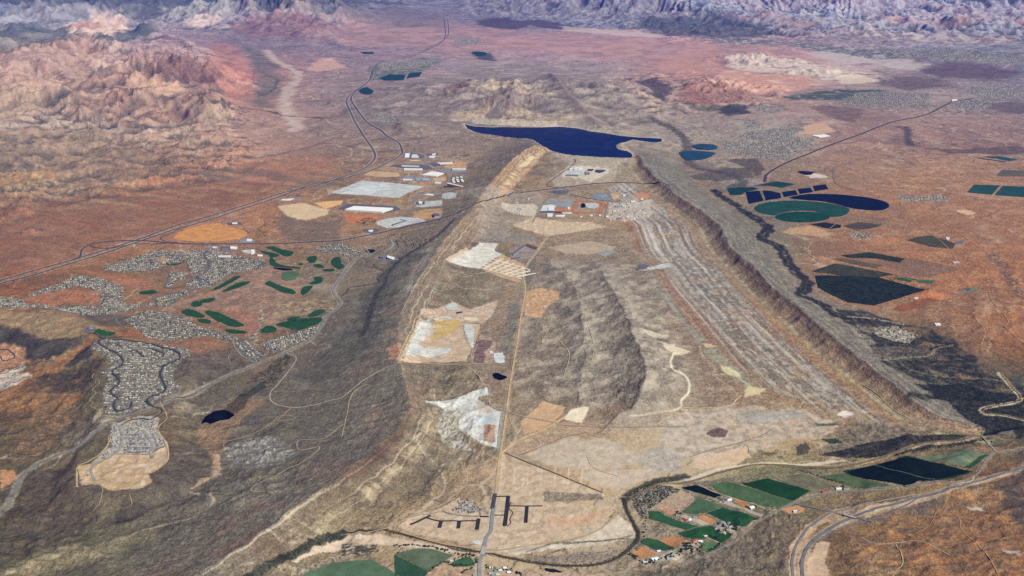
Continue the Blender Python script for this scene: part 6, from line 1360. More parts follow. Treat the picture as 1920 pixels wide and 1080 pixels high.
for k in range(30):
    x, y = (rnd.uniform(1400, 1880), rnd.uniform(690, 900)) if k < 18 else (rnd.uniform(40, 420), rnd.uniform(620, 840)); w = rnd.uniform(12, 24)
    B(JA(f'{x-w/2},{y-5} {x+w/2},{y-6} {x+w/2+4},{y+5} {x-w/2+3},{y+6}'), 5, rnd.choice(['d8d4cc', 'e8e6e2', '8c94a0', 'b8a898', '6c7480']), 'grey', 'small shed scattered over the pale dirt yards ' + ('east of the walled square' if k < 18 else 'west of the straight works street'), 'shed', 'shed', 'small sheds of the dirt yards, ' + ('east' if k < 18 else 'west'), units=0, doors=False)
# shops by the interchange
B(GC('372,372 452,376 440,402 370,397'), 8, 'f2f2f2', 'white', 'bright white store roof left of the crossroads', 'store', 'store')
B(GC('280,392 350,394 345,420 275,416'), 8, '6c7080', 'grey', 'slate roofed store on the dark parking lot', 'store', 'store')
B(GC('180,372 220,376 214,392 172,390'), 6, 'e6e6e8', 'white', 'small white store at the west end of the shopping lots', 'store', 'store')
B(GC('120,368 165,370 165,388 118,386'), 6, '8088a0', 'grey', 'blue grey store at the west end of the shopping lots', 'store', 'store')
B(GC('560,286 618,292 608,314 552,310'), 7, 'ececec', 'white', 'white roofed fuel station shop north of the crossroads', 'store', 'store')
B(GC('604,406 640,410 640,450 606,454'), 8, 'eeeeee', 'white', 'upright white block at the east end of the shops', 'store', 'store')
B(GC('515,415 570,418 562,444 518,440'), 7, 'd8ccc0', 'tan', 'tan roofed store beside the upright white block', 'store', 'store')
B(GC('235,476 380,474 376,492 236,490'), 8, 'dfe2e6', 'white', 'long white school building at the top of the curved estate road', 'school', 'school')
B(GC('392,106 452,101 448,120 390,118'), 7, 'eef0f2', 'white', 'white roofed building alone above the amber sand pad', 'store', 'store')
B(GC('680,462 735,466 728,486 676,480'), 6, 'f0f0ee', 'white', 'small white club building beside the first fairway', 'clubhouse', 'building')
B(GC('10,730 60,735 50,760 5,755'), 7, '4a5270', 'grey', 'dark navy school building among the estate houses', 'school', 'school')
B(SW('195,54 285,48 250,64 190,62'), 7, 'e4e6ea', 'white', 'white roofed building alone beside the interstate by the pale mound', 'store', 'store')
B(SW('985,488 1040,490 1030,508 985,502'), 7, 'f0f0ee', 'white', 'white roofed building in the small lot at the foot of the long ridge', 'hall', 'building')
B(SW('930,484 975,488 968,496 930,494'), 6, '6c7490', 'grey', 'slate roof left of the white hall at the foot of the long ridge', 'hall', 'building')
B(SW('842,286 880,284 872,300 846,298'), 6, 'e8eaee', 'white', 'white roof in the dark lot south of the works road', 'store', 'store')
B(BL('1010,80 1050,78 1050,96 1006,98'), 6, '7884a0', 'grey', 'blue grey church like building beside the green park above the estate', 'hall', 'building')
# quarry and landfill plant
B(T(1, 1, '835,896 850,896 850,905 834,905'), 5, 'ece8e0', 'white', 'tiny white hut right of the rusty equipment yard', 'hut', 'hut', units=0)
B(T(1, 1, '648,676 680,672 682,680 652,684'), 6, '1c2018', 'grey', 'dark roofed shed on the landfill edge', 'shed', 'shed', units=0)
B(T(1, 1, '955,345 1030,292 1042,300 966,356'), 6, '646a78', 'grey', 'long slate roofed row along the west side of the brown yard', 'shed', 'shed', units=2)
B(T(1, 1, '1042,292 1105,310 1098,324 1034,302'), 6, '6c4438', 'tan', 'maroon roofed shed at the top of the brown yard', 'shed', 'shed', units=1)
B(T(1, 1, '955,372 1005,366 1005,374 958,380'), 5, '5c5862', 'grey', 'thin dark shed at the bottom of the brown yard', 'shed', 'shed', units=0)
B(T(1, 1, '1125,408 1185,410 1185,415 1125,414'), 4, '4c525c', 'grey', 'thin dark shed east of the gravel road bend', 'shed', 'shed', units=0)
for x, y, lb in ((775, 848, 'first rust red stack of containers from the top of the equipment yard'), (790, 868, 'rust red container row in the middle of the equipment yard'), (765, 905, 'dark container row low on the equipment yard'), (785, 930, 'lowest rust red container row in the equipment yard')):
    B(T(1, 1, f'{x-12},{y-5} {x+14},{y-6} {x+12},{y+5} {x-14},{y+6}'), 4, '6c3c34', 'grey', lb, 'container_row', 'containers', units=0, doors=False)
# warehouses far off
B(T(2, 0, '725,762 800,756 830,764 770,772'), 10, 'f4f4f2', 'white', 'lone bright white warehouse at the edge of the far town', units=4)
B(T(2, 0, '1515,562 1545,560 1545,566 1515,568'), 8, 'e8e8ec', 'white', 'bright roof beside the diagonal highway in the far town', units=0)
# packing sheds east of the river
B(OR('1500,262 1560,268 1540,290 1475,285'), 7, '5c6480', 'grey', 'dark blue roofed packing shed beside the rows of young trees', 'barn', 'barn')
B(OR('1380,225 1420,230 1412,250 1390,248'), 6, 'e4e4e8', 'white', 'white packing shed at the upper corner of the young orchard', 'barn', 'barn')
B(OR('1085,800 1120,800 1118,810 1085,810'), 5, 'eeeeea', 'white', 'lone white shed above the striped brown rows', 'shed', 'shed')
B(OR('1440,458 1500,456 1520,466 1460,470'), 5, 'c8c8d4', 'grey', 'pale shed on the sandy lot east of the orchards', 'shed', 'shed')
B(T(2, 1, '1415,738 1448,738 1455,748 1425,750'), 6, 'f0f0f0', 'white', 'white farmstead roof above the wide river bend', 'barn', 'barn')
# farms by the river
B(FR('1340,300 1388,286 1414,305 1368,330'), 6, 'f0f0f0', 'white', 'big white farmhouse at the end of the orange riding strip', 'farmhouse', 'house', pitched=True)
B(FR('1104,212 1150,205 1156,226 1106,232'), 6, 'e8e8f0', 'white', 'white farmhouse with a blue neighbour at the top of the orange riding strip', 'farmhouse', 'house', pitched=True)
B(FR('1075,215 1100,212 1104,230 1078,232'), 5, '4c5c98', 'grey', 'small blue roofed barn beside the white farmhouse', 'barn', 'barn', pitched=True)
B(FR('598,430 622,427 665,452 640,462'), 5, 'b44038', 'tan', 'long red roofed barn in the upper farmyard', 'barn', 'barn', pitched=True)
B(FR('665,436 700,438 692,458 664,456'), 5, 'f0f0f0', 'white', 'small white barn at the tip of the long red barn', 'barn', 'barn', pitched=True)
B(FR('722,405 764,405 756,424 716,420'), 6, '9098a0', 'grey', 'grey farmhouse beside the tan riding arena', 'farmhouse', 'house', pitched=True)
B(FR('702,674 740,665 770,680 722,696'), 6, 'b4443c', 'tan', 'broad red roofed barn by the curved green paddock', 'barn', 'barn', pitched=True)
B(FR('780,676 828,680 818,698 776,692'), 5, 'e8ece8', 'white', 'white roofed house right of the broad red barn', 'farmhouse', 'house', pitched=True)
B(FR('1850,346 1892,345 1880,364 1848,362'), 5, 'eeeeee', 'white', 'white shed on the orange yard above the road', 'shed', 'shed')
B(FR('1893,338 1922,334 1918,350 1890,356'), 5, 'b84434', 'tan', 'red shed on the orange yard above the road', 'shed', 'shed')
B(FR('230,885 300,868 342,884 270,905'), 6, 'ecebf0', 'white', 'largest white barn beside the paved road in the lowest farmyard', 'barn', 'barn', pitched=True)
B(FR('310,792 350,785 352,802 312,806'), 5, 'e8e8e8', 'white', 'small white barn beside the tan arena', 'barn', 'barn', pitched=True)
B(FR('150,912 200,905 205,925 158,930'), 5, 'c8d0cc', 'white', 'pale barn among dark trees at the roadside', 'barn', 'barn', pitched=True)
B(FR('420,880 480,870 490,890 430,900'), 5, '9cb0b4', 'grey', 'pale teal roofed house among dark trees', 'farmhouse', 'house', pitched=True)
B(FR('470,815 520,805 530,825 480,832'), 5, '8c9090', 'grey', 'grey roofed house north of the pale teal one', 'farmhouse', 'house', pitched=True)
for x, y, c, lb in ((1030, 485, '5c7c98', 'blue grey roofed house nearest the arena in the tree dotted farmyard'), (1085, 520, '8c9494', 'grey roofed house between the dark trees of the farmyard'), (1140, 530, 'a4a8a4', 'pale grey roofed house right of the farmyard trees'), (1035, 575, '9ca09c', 'grey roofed house below the farmyard trees'), (1110, 570, 'b4b4ac', 'light roofed house at the bottom of the farmyard trees'), (860, 630, 'dcdcd4', 'small cream roofed house above the black hedge curve'), (540, 388, '9c9c94', 'grey roofed shack at the corner of the arena and pasture'), (1120, 480, '787c80', 'dark grey roofed house at the back of the farmyard')):
    B(FR(f'{x-18},{y-9} {x+16},{y-10} {x+19},{y+8} {x-15},{y+9}'), 5, c, 'tan', lb, 'farmhouse', 'house', pitched=True)
B(T(2, 2, '780,602 820,600 825,608 788,612'), 5, 'b84c3c', 'tan', 'red roofed barn beside the road above the wide highway', 'barn', 'barn', pitched=True)
B(T(2, 2, '860,582 890,580 895,592 865,594'), 5, 'd8d8d0', 'white', 'pale roofed farmhouse beside the road above the wide highway', 'farmhouse', 'house', pitched=True)
B(T(2, 2, '905,585 935,582 938,592 908,596'), 5, '8c8c88', 'grey', 'grey roofed farmhouse beside the road above the wide highway', 'farmhouse', 'house', pitched=True)
for x, y, c, lb in ((1085, 985, 'd8dcdc', 'pale roofed house nearest the paved road at the bottom edge'), (1140, 1015, '4c98a0', 'teal roofed house at the bottom edge'), (1190, 1010, 'e4e4e8', 'white roofed house right of the teal roof'), (1240, 985, 'ecf0ee', 'white roofed barn at the end of the riverside hamlet'), (1285, 1035, 'f0f0f0', 'bright white shed on the sandy lot at the bottom edge'), (1080, 1050, 'b4b8b8', 'grey roofed house at the very bottom beside the paved road'), (1110, 1065, '8c9494', 'dark grey roofed house at the very bottom'), (1160, 1060, 'c8c8c4', 'light roofed house at the very bottom behind the teal roof'), (640, 905, 'd4ccbc', 'cream roofed farmhouse beside the round lawn'), (900, 1065, '9ca49c', 'grey roofed farm shed left of the paved road')):
    B(LV(f'{x-22},{y-11} {x+20},{y-12} {x+23},{y+10} {x-19},{y+11}'), 5, c, 'tan', lb, 'farmhouse', 'house', pitched=True)

# bridge where the paved road crosses the river
bp = hits(LV('1012,745 1002,790 988,835'), 4); tb = thing('bridge', 'short pale concrete road bridge over the narrow river at the bottom of the photo', 'bridge', (bp[1][0], bp[1][1], float(Hat(*bp[1]))))
a_, b_ = np.array(bp[0])-bp[1], np.array(bp[2])-bp[1]; u_ = (b_-a_)/np.linalg.norm(b_-a_); n_ = np.array([u_[1], -u_[0]])
mb = MB(); mb.prism(ccw([tuple(a_+n_*13), tuple(b_+n_*13), tuple(b_-n_*13), tuple(a_-n_*13)]), 2.0, 4.2); part('deck', mb.mesh('deck', [tint('concrete', 'a8a6a0')]), tb)
for s_ in (-1, 1):
    mb = MB(); mb.prism(ccw([tuple(a_+n_*s_*13), tuple(b_+n_*s_*13), tuple(b_+n_*s_*12.3), tuple(a_+n_*s_*12.3)]), 4.2, 5.4); part('railing', mb.mesh('railing', [tint('concrete', 0)]), tb)
for f_ in (.25, .5, .75):
    p_ = a_ + (b_-a_)*f_; mb = MB(); mb.prism(ccw([tuple(p_+n_*11+u_), tuple(p_+n_*11-u_), tuple(p_-n_*11-u_), tuple(p_-n_*11+u_)]), -4, 2.0); part('pier', mb.mesh('pier', [tint('concrete', 0)]), tb)
bp = hits(T(2, 2, '905,735 940,745 975,752'), 6); tb = thing('bridge', 'road overpass carrying the side road across the wide curving highway', 'bridge', (bp[1][0], bp[1][1], float(Hat(*bp[1]))))
a_, b_ = np.array(bp[0])-bp[1], np.array(bp[2])-bp[1]; u_ = (b_-a_)/np.linalg.norm(b_-a_); n_ = np.array([u_[1], -u_[0]])
mb = MB(); mb.prism(ccw([tuple(a_+n_*7), tuple(b_+n_*7), tuple(b_-n_*7), tuple(a_-n_*7)]), 7.0, 8.4); part('deck', mb.mesh('deck', [tint('concrete', 0)]), tb)
for s_ in (-1, 1):
    mb = MB(); mb.prism(ccw([tuple(a_+n_*s_*7), tuple(b_+n_*s_*7), tuple(b_+n_*s_*6.4), tuple(a_+n_*s_*6.4)]), 8.4, 9.4); part('railing', mb.mesh('railing', [tint('concrete', 0)]), tb)
for f_ in (.02, .5, .98):
    p_ = a_ + (b_-a_)*f_; mb = MB(); mb.prism(ccw([tuple(p_+n_*6+u_*.8), tuple(p_+n_*6-u_*.8), tuple(p_-n_*6-u_*.8), tuple(p_-n_*6+u_*.8)]), -2, 7.0); part('pier', mb.mesh('pier', [tint('concrete', 0)]), tb)

# ---------------------------------------------------------------- houses of the estates
RP = []
for p, w in road_lines:
    for k in range(len(p)-1):
        L = math.dist(p[k], p[k+1]); 
        for q in range(max(1, int(L/12))): RP.append((*(p[k] + (p[k+1]-p[k])*q/max(1, int(L/12))), w/2))
RP = np.array(RP)
from mathutils.kdtree import KDTree
kd = KDTree(len(RP))
for k, p in enumerate(RP): kd.insert((p[0], p[1], 0), k)
kd.balance()
house_spots = []; tree_spots = []; street_segs = {}
def estate(pxs, rz, lot, pitch, tag_, keep=1.0, trees=.5, size=(14, 11), wob=0, streets=True, scol='85847c'):
    P = np.array(hits(pxs, 2)); c0 = P.mean(0); cs, sn = math.cos(rz), math.sin(rz)
    R = np.column_stack([(P[:, 0]-c0[0])*cs + (P[:, 1]-c0[1])*sn, -(P[:, 0]-c0[0])*sn + (P[:, 1]-c0[1])*cs])
    (x0, y0), (x1, y1) = R.min(0), R.max(0); row = 0; y = y0 + pitch*.4
    while y < y1:
        xs = np.arange(x0, x1, lot) + rnd.uniform(0, lot)
        xr = xs + np.array([rnd.uniform(-2, 2) for _ in xs]); yr = y + wob*np.sin(xs/140. + c0[0]) + np.array([rnd.uniform(-2, 2) for _ in xs])
        X_ = c0[0] + xr*cs - yr*sn; Y_ = c0[1] + xr*sn + yr*cs
        ins = polysd(P, X_.astype(np.float32), Y_.astype(np.float32))
        for a, b, d in zip(X_, Y_, ins):
            if d < 7: continue
            _, ix, dist = kd.find((a, b, 0))
            if dist < RP[ix][2] + 9: continue
            if any((a-q[0])**2 + (b-q[1])**2 < (q[2]+8)**2 for q in placed if abs(a-q[0]) < 200): continue
            if rnd.random() < keep: house_spots.append((a, b, rz + (math.pi if rnd.random() < .5 else 0) + rnd.gauss(0, .04), tag_, size, rnd.random()))
            if rnd.random() < trees: tree_spots.append((a + rnd.uniform(-9, 9), b + rnd.uniform(-9, 9), rnd.uniform(.7, 1.35), tag_))
        if streets and row % 2 == 0:
            ys = y + pitch*.5; tt = np.arange(x0, x1, 12.)
            yy = ys + wob*np.sin(tt/140. + c0[0]); X_ = c0[0] + tt*cs - yy*sn; Y_ = c0[1] + tt*sn + yy*cs
            ok = polysd(P, X_.astype(np.float32), Y_.astype(np.float32)) > 4
            for k in range(len(tt)-1):
                if ok[k] and ok[k+1]: street_segs.setdefault(scol, []).append((X_[k], Y_[k], X_[k+1], Y_[k+1]))
        y += pitch*(1.12 if row % 2 == 0 else .88); row += 1
E = estate
E(MESA_T, .03, 18, 30, 'mesa', .93, 1.0, (14, 11), 7)
E(MP('560,200 700,150 690,330 680,450 620,570 500,640 420,660 480,560'), .9, 17, 24, 'low', .9, .4, (14, 11), 0, False)
E(MP('740,320 1000,300 1090,440 1080,590 700,590 720,470'), 0.0, 19, 27, 'low', .9, .5, (14, 11))
E(MP('1040,280 1180,260 1260,400 1280,460 1170,500 1130,400'), 2.1, 18, 26, 'low', .9, .4, (14, 11), 0, False)
E(MP('700,150 820,140 950,130 1180,120 1170,260 980,280 760,310 720,250'), .05, 20, 30, 'low', .7, 1.6, (13, 10), 0, False)
E(MP('420,660 500,640 320,740 240,740 150,820 150,980 270,980 280,800'), .6, 20, 34, 'low', .4, 0, (14, 11), 0, False)
E(LV('700,215 800,190 880,220 930,290 1050,340 960,390 690,370 640,330 700,290'), .35, 17, 25, 'river', .95, .35, (14, 11), 0, False)
E(BL('0,640 160,560 250,520 300,540 160,640 0,720'), .35, 22, 34, 'west', .8, .1, (15, 11), 0, False); E(BL('-40,740 60,700 300,600 360,640 200,700 0,790'), .35, 22, 34, 'west', .7, .15, (15, 11), 0, False)
angs = (.12, .5, .05, .35, 1.2, .6, -.25, -.9, .45, .1, .8, .05)
for (t, w), an in zip(TOWNS, angs): E(t, an, 20, 34, 'valley', .85, 1.5, (14, 12), 8)
for k, ((t, w), an) in enumerate(zip(FAR_T, (.1, 0, .2, .15, .1, .1, 0, .02, 0, .1, 0, .1, .2))):
    big = k in (5, 6, 7)
    E(t, an, 60 if big else 44, 90 if big else 62, 'far', .8, .6, (24, 18) if big else (20, 16), 10, False)
print('houses', len(house_spots), 'trees', len(tree_spots))
# estate streets: one surface per colour
for col_, segs in street_segs.items():
    V, Fc = [], []
    for x0, y0, x1, y1 in segs:
        L = math.hypot(x1-x0, y1-y0); nx, ny = -(y1-y0)/L*4, (x1-x0)/L*4; k = len(V)
        for x, y in ((x0-nx, y0-ny), (x1-nx, y1-ny), (x1+nx, y1+ny), (x0+nx, y0+ny)): V.append((x, y, float(Hat(x, y)) + 2.6))
        Fc.append((k, k+1, k+2, k+3))
    me = bpy.data.meshes.new('street'); me.from_pydata(V, [], Fc); me.materials.append(surf('estate_asphalt', ['6c6c6c', '7c7b78'])); link('street', me, 'structure')
ROOFS = ['9c978c', '887f72', '726e66', 'b2ada2', '625c55', '928069', 'c2beb4']
LOWR = ['8c9098', '7c808c', 'a4a4a4', '6c707c', 'b0aca4', '5c606c', '949aa4']
def roofmat(h): return tint('roof_tile_' + h, h, .8, .12, 4.)
wallm = tint('stucco', 'a0968a')
def shape(kind, s):
    w = MB(); r = MB(); a, b = s
    w.box((0, 0, -2), (a, b, 6)); w.box((a*.28, -b*.5 - 2, -2), (a*.4, 5, 5.6))
    r.gable((0, 0, 4), (a, b), b*.26, hip=.9 if kind else 0); 
    n0 = len(r.v); x, y, z = a*.28, -b*.5 - 2, 3.6; p, q = a*.2 + .5, 3.1        # garage wing, ridge running out
    r.v += [(x-p, y-q, z), (x+p, y-q, z), (x+p, y+q, z), (x-p, y+q, z), (x, y-q, z+b*.17), (x, y+q, z+b*.17)]
    for f in ((1, 2, 5, 4), (3, 0, 4, 5), (0, 1, 4), (2, 3, 5), (3, 2, 1, 0)): r.f.append(tuple(n0+t for t in f)); r.mi.append(0)
    return w, r
SH = {}
def house_mesh(kind, s, col):
    k = (kind, s, col)
    if k not in SH:
        w, r = shape(kind, s); SH[k] = (w.mesh('wall', [wallm]), r.mesh('roof', [roofmat(col)]))
    return SH[k]
house_spots.sort(key=lambda h: h[0]**2 + h[1]**2)
CN = dict(zip(ROOFS + LOWR, 'light grey,warm grey,mid grey,cream,dark brown,tan,white,blue grey,slate,light grey,dark slate,pale grey,charcoal,pale blue'.split(',')))
def pix(x, y, z):
    f = y*cP - (z-H0)*sP; return 960 + FPX*x/f, 540 - FPX*(y*sP + (z-H0)*cP)/f
def where(tg, x, y, z):
    px, py = pix(x, y, z)
    if tg == 'mesa':
        side = 'on the west rim' if px < 140 + (430 + 60*math.sin((py-640)/18))/6 else 'on the east rim' if px > 312 else 'between the loop roads'
        return side + ' of the mesa estate, ' + ('far end' if py < 680 else 'upper middle' if py < 705 else 'lower middle' if py < 730 else 'near end'), 'houses of the mesa top estate'
    if tg == 'low':
        side = 'west side' if px < 225 else 'east side' if px > 280 else 'middle'
        return side + ' of the estate above the sand pad, ' + ('by the highway' if py < 800 else 'central rows' if py < 835 else 'lowest rows'), 'houses of the new estate by the sand pad'
    if tg == 'river': return ('left' if px < 870 else 'right' if px > 895 else 'centre') + ' of the cluster above the new black streets', 'houses of the cluster by the new black streets'
    if tg == 'west': return 'left edge estate, ' + ('upper street' if py < 700 else 'lower street'), 'houses of the half built estate'
    return 'estates round the golf course, ' + ('farther part' if py < 600 else 'nearer part'), 'houses of the golf valley estates'
rest = {}
for k, (x, y, rz, tg, s, u) in enumerate(house_spots):
    pal = LOWR if tg in ('low', 'river', 'west') else ROOFS; col = pal[int(u*len(pal))]; kind = int(u*97) % 2; z = float(Hat(x, y)) + 1.5
    if k < 300:
        lb, gr = where(tg, x, y, z); wm, rm = house_mesh(kind, s, col)
        t = thing('house', CN[col] + ' roofed house, ' + lb, 'house', (x, y, z), rz, gr); part('wall', wm, t); part('roof', rm, t)
    else: rest.setdefault(col, []).append((x, y, z, rz, s, kind))
V, Fc, MI, mats = [], [], [], [wallm]
nv = 0
for col, lst in rest.items():
    mats.append(roofmat(col)); mi = len(mats)-1
    for x, y, z, rz, s, kind in lst:
        w, r = shape(kind, s); c, s_ = math.cos(rz), math.sin(rz)
        for g, m_ in ((w, 0), (r, mi)):
            a = np.array(g.v); V.append(np.column_stack([x + a[:, 0]*c - a[:, 1]*s_, y + a[:, 0]*s_ + a[:, 1]*c, z + a[:, 2]]))
            Fc += [tuple(q+nv for q in f) for f in g.f]; MI += [m_]*len(g.f); nv += len(a)
me = bpy.data.meshes.new('distant_houses'); me.from_pydata(np.vstack(V).tolist(), [], Fc)
for m_ in mats: me.materials.append(m_)
me.polygons.foreach_set('material_index', MI); me.update()
o = link('house_mass', me, 'stuff'); o['label'] = 'thousands of small grey and cream roofed houses filling the farther estates and towns'; o['category'] = 'houses'

# ---------------------------------------------------------------- trees
def leafm(name, h, h2):
    m, nt, n, l, b = nodes_of(name); geo = n.new('ShaderNodeNewGeometry'); t = n.new('ShaderNodeTexNoise'); t.inputs['Scale'].default_value = .35; l.new(geo.outputs['Position'], t.inputs['Vector'])
    mx = n.new('ShaderNodeMix'); mx.data_type = 'RGBA'; l.new(t.outputs['Fac'], mx.inputs[0]); mx.inputs[6].default_value = (*hx(h).tolist(), 1); mx.inputs[7].default_value = (*hx(h2).tolist(), 1); l.new(mx.outputs[2], b.inputs['Base Color'])
    b.inputs['Roughness'].default_value = .8; b.inputs['Specular IOR Level'].default_value = .2; return m
leaf_d = leafm('dark_leaves', '1a2416', '34442a'); leaf_g = leafm('green_leaves', '26401e', '46603a'); bark = tint('bark', '5a4a3c')
def crown_arr(seed, n, R=4.2, Hc=7.5, leaf=1.5):
    rs = np.random.RandomState(seed); V, Fc = [], []
    lob = rs.normal(0, 1, (5, 3)); lob /= np.linalg.norm(lob, axis=1)[:, None]; lob *= [R*.55, R*.55, Hc*.22]; lob[:, 2] += Hc*.62
    for k in range(n):
        c = lob[rs.randint(5)]; d = rs.normal(0, 1, 3); d /= np.linalg.norm(d); p = c + d*R*.55*rs.uniform(.5, 1.05)
        a = rs.normal(0, 1, 3); a /= np.linalg.norm(a); b_ = np.cross(a, d) + 1e-3; b_ /= np.linalg.norm(b_); s = leaf*rs.uniform(.6, 1.3); q = len(V)
        V += [p - a*s, p + b_*s*.8, p + a*s, p - b_*s*.8]; Fc.append((q, q+1, q+2, q+3))
    return np.array(V), Fc
def trunk_mb(seed):
    rs = random.Random(seed); m_ = MB()
    def limb(p, q, r0, r1):
        n0 = len(m_.v); 
        for (c, r) in ((p, r0), (q, r1)):
            for k in range(5): m_.v.append((c[0]+r*math.cos(k*1.2566), c[1]+r*math.sin(k*1.2566), c[2]))
        for k in range(5): m_.f.append((n0+k, n0+(k+1) % 5, n0+5+(k+1) % 5, n0+5+k)); m_.mi.append(0)
    limb((0, 0, -1), (.1, 0, 2.6), .42, .3)
    for k in range(4):
        a = k*1.57 + rs.random(); limb((.1, 0, 2.3), (1.9*math.cos(a), 1.9*math.sin(a), 5 + rs.random()), .22, .07)
    return m_
TV = []
for k in range(5):
    V_, F_ = crown_arr(50+k, 150); me = bpy.data.meshes.new('crown'); me.from_pydata(V_.tolist(), [], F_); me.materials.append(leaf_d if k % 2 else leaf_g)
    TV.append((trunk_mb(k).mesh('trunk', [bark]), me))
named = []
def trees_on(pxs, n, label, group, spread=5, sc_=(.8, 1.4), line=True):
    P = np.array(hits(pxs, 0))
    for k in range(n):
        if line:
            d = np.r_[0, np.cumsum(np.hypot(*np.diff(P, axis=0).T))]; t = (k + rnd.random()*.7)/n*d[-1]; x, y = np.interp(t, d, P[:, 0]), np.interp(t, d, P[:, 1])
        else: x, y = P[rnd.randrange(len(P))]
        named.append((x + rnd.gauss(0, spread), y + rnd.gauss(0, spread), rnd.uniform(*sc_), label, group))
tr = trees_on
tr(FR('610,725 690,708 640,740 800,800'), 22, 'dark tree in the bent hedge round the lowest farmhouse drive', 'hedge trees by the lowest drive', 2)
tr(FR('720,725 800,715 815,745 780,765'), 10, 'dark tree close round the house beside the curved paddock', 'trees round the paddock house', 4)
tr(FR('580,800 640,770 720,790 700,825'), 16, 'dark tree in the grove just above the paved road', 'grove trees above the road', 6)
tr(FR('980,580 1090,570 1000,590'), 8, 'dark tree at the lower left of the tree dotted farmyard', 'farmyard trees, lower left', 4)
tr(FR('1050,520 1100,510 1160,520 1215,550 1180,570 1130,540'), 20, 'dark tree among the grey houses of the tree dotted farmyard', 'farmyard trees', 5)
tr(FR('880,632 930,640 980,655 990,665'), 14, 'dark tree in the curved hedge near the cream house', 'curved hedge trees', 1.5)
tr(FR('900,800 960,780 1030,715'), 14, 'dark tree in the row along the paddock edge by the road', 'roadside row trees', 2)
tr(FR('0,840 90,870 60,890'), 12, 'dark tree beside the lowest tan arena', 'trees by the lowest arena', 5)
tr(FR('110,915 200,930 290,930 240,900 340,910 430,860 550,830'), 30, 'dark tree among the barns of the lowest farmyard', 'trees among the lowest barns', 6)
tr(FR('500,400 550,365 580,380 530,400'), 7, 'dark tree by the shack at the corner of the pasture', 'trees by the shack', 3)
tr(FR('905,225 990,210 1080,265'), 8, 'dark tree beside the white and blue farm buildings', 'trees by the white and blue farm', 4)
tr(FR('1310,300 1330,310 1420,290 1450,300'), 8, 'dark tree close to the big white farmhouse', 'trees by the big white farmhouse', 3)
tr(FR('660,145 740,190 830,205 880,215'), 8, 'small dark tree in the sparse row below the black field', 'sparse row trees', 2, (.5, .9))
tr(FR('180,380 190,440 180,470 150,700 130,690'), 12, 'dark tree at the green field edge beside the river', 'trees by the river edge', 5)
tr(T(2, 2, '655,485 700,495 760,520 850,545 900,560'), 26, 'dark tree in the long diagonal tree belt between the fields', 'diagonal tree belt', 5)
tr(T(2, 2, '840,580 900,575 930,590'), 7, 'dark tree beside the red barn above the highway', 'trees by the highway barn', 4)
tr(LV('335,745 360,755 400,745 410,755'), 7, 'dark tree in the clump at the top of the river field', 'field clump trees', 4)
tr(LV('440,755 500,780 560,795 620,805'), 14, 'dark tree in the row along the top of the river field', 'river field row trees', 4)
tr(LV('30,822 60,825'), 2, 'lone dark tree at the left corner of the river field', 'left corner trees', 3)
tr(LV('0,745 80,740 180,735 300,740'), 16, 'dark tree on the river bank west of the field clump', 'west bank trees', 4)
tr(LV('670,820 760,850 830,840 900,855 690,880 640,930'), 24, 'dark tree round the top of the round lawn', 'lawn trees', 5)
tr(LV('590,935 650,965 760,970 880,950 930,880 925,940'), 22, 'dark tree round the foot of the round lawn', 'lower lawn trees', 4)
tr(LV('380,1030 440,990 540,930 600,925'), 12, 'dark tree along the curved lane by the river field', 'lane trees', 3)
tr(LV('750,1050 830,1010 900,985'), 9, 'dark tree on the sandy lot left of the paved road', 'sandy lot trees', 4)
tr(LV('1040,975 1100,1000 1180,1030 1250,1000 1340,1030 1450,1080'), 26, 'dark tree in the riverside hamlet at the bottom edge', 'hamlet trees', 6)
tr(T(0, 2, '0,850 20,870 0,960 15,1000'), 6, 'dark bush at the left edge of the photo low down', 'left edge bushes', 4)
tr(T(2, 2, '1680,290 1700,300 1740,330 1600,330'), 12, 'dark tree beside the bridge road at the end of the fields', 'bridge road trees', 5)
alltrees = [(*t[:3], t[3], t[4]) for t in named]
alltrees.sort(key=lambda h: h[0]**2 + h[1]**2)
for k, (x, y, s, lb, gr) in enumerate(alltrees[:300]):
    a, b_ = TV[k % 5]; t = thing('tree', lb, 'tree', (x, y, float(Hat(x, y))), rnd.random()*6.28, gr); t.scale = (s, s, s); part('trunk', a, t); part('crown', b_, t)
mass = [(x, y, s) for x, y, s, *_ in alltrees[300:]] + [(x, y, s) for x, y, s, _ in tree_spots]
def scatter(pxs, n, s0, s1, out, line=None):
    P = np.array(hits(pxs, 0), np.float32)
    if line:
        Q = np.array([p[:2] for p in smooth(P, 4)]); d = np.r_[0, np.cumsum(np.hypot(*np.diff(Q, axis=0).T))]
        for k in range(n): t = rnd.random()*d[-1]; out.append((np.interp(t, d, Q[:, 0]) + rnd.gauss(0, line), np.interp(t, d, Q[:, 1]) + rnd.gauss(0, line), rnd.uniform(s0, s1)))
        return
    x = np.random.RandomState(n).uniform(P[:, 0].min(), P[:, 0].max(), n*3).astype(np.float32); y = np.random.RandomState(n+1).uniform(P[:, 1].min(), P[:, 1].max(), n*3).astype(np.float32)
    ok = (polysd(P, x, y) > 0) & (fbm(x, y, 60, 3, 77) > -.12)
    for a, b_ in list(zip(x[ok], y[ok]))[:n]: out.append((float(a), float(b_), rnd.uniform(s0, s1)))
orch = []
P = np.array(hits(T(2, 1, '1265,270 1310,255 1400,244 1535,290 1520,318 1400,308'), 0))
for a in np.arange(P[:, 0].min(), P[:, 0].max(), 17):
    for b_ in np.arange(P[:, 1].min(), P[:, 1].max(), 20):
        if polysd(P, np.array([a], np.float32), np.array([b_], np.float32))[0] > 0: orch.append((a, b_, .75))
mass += orch
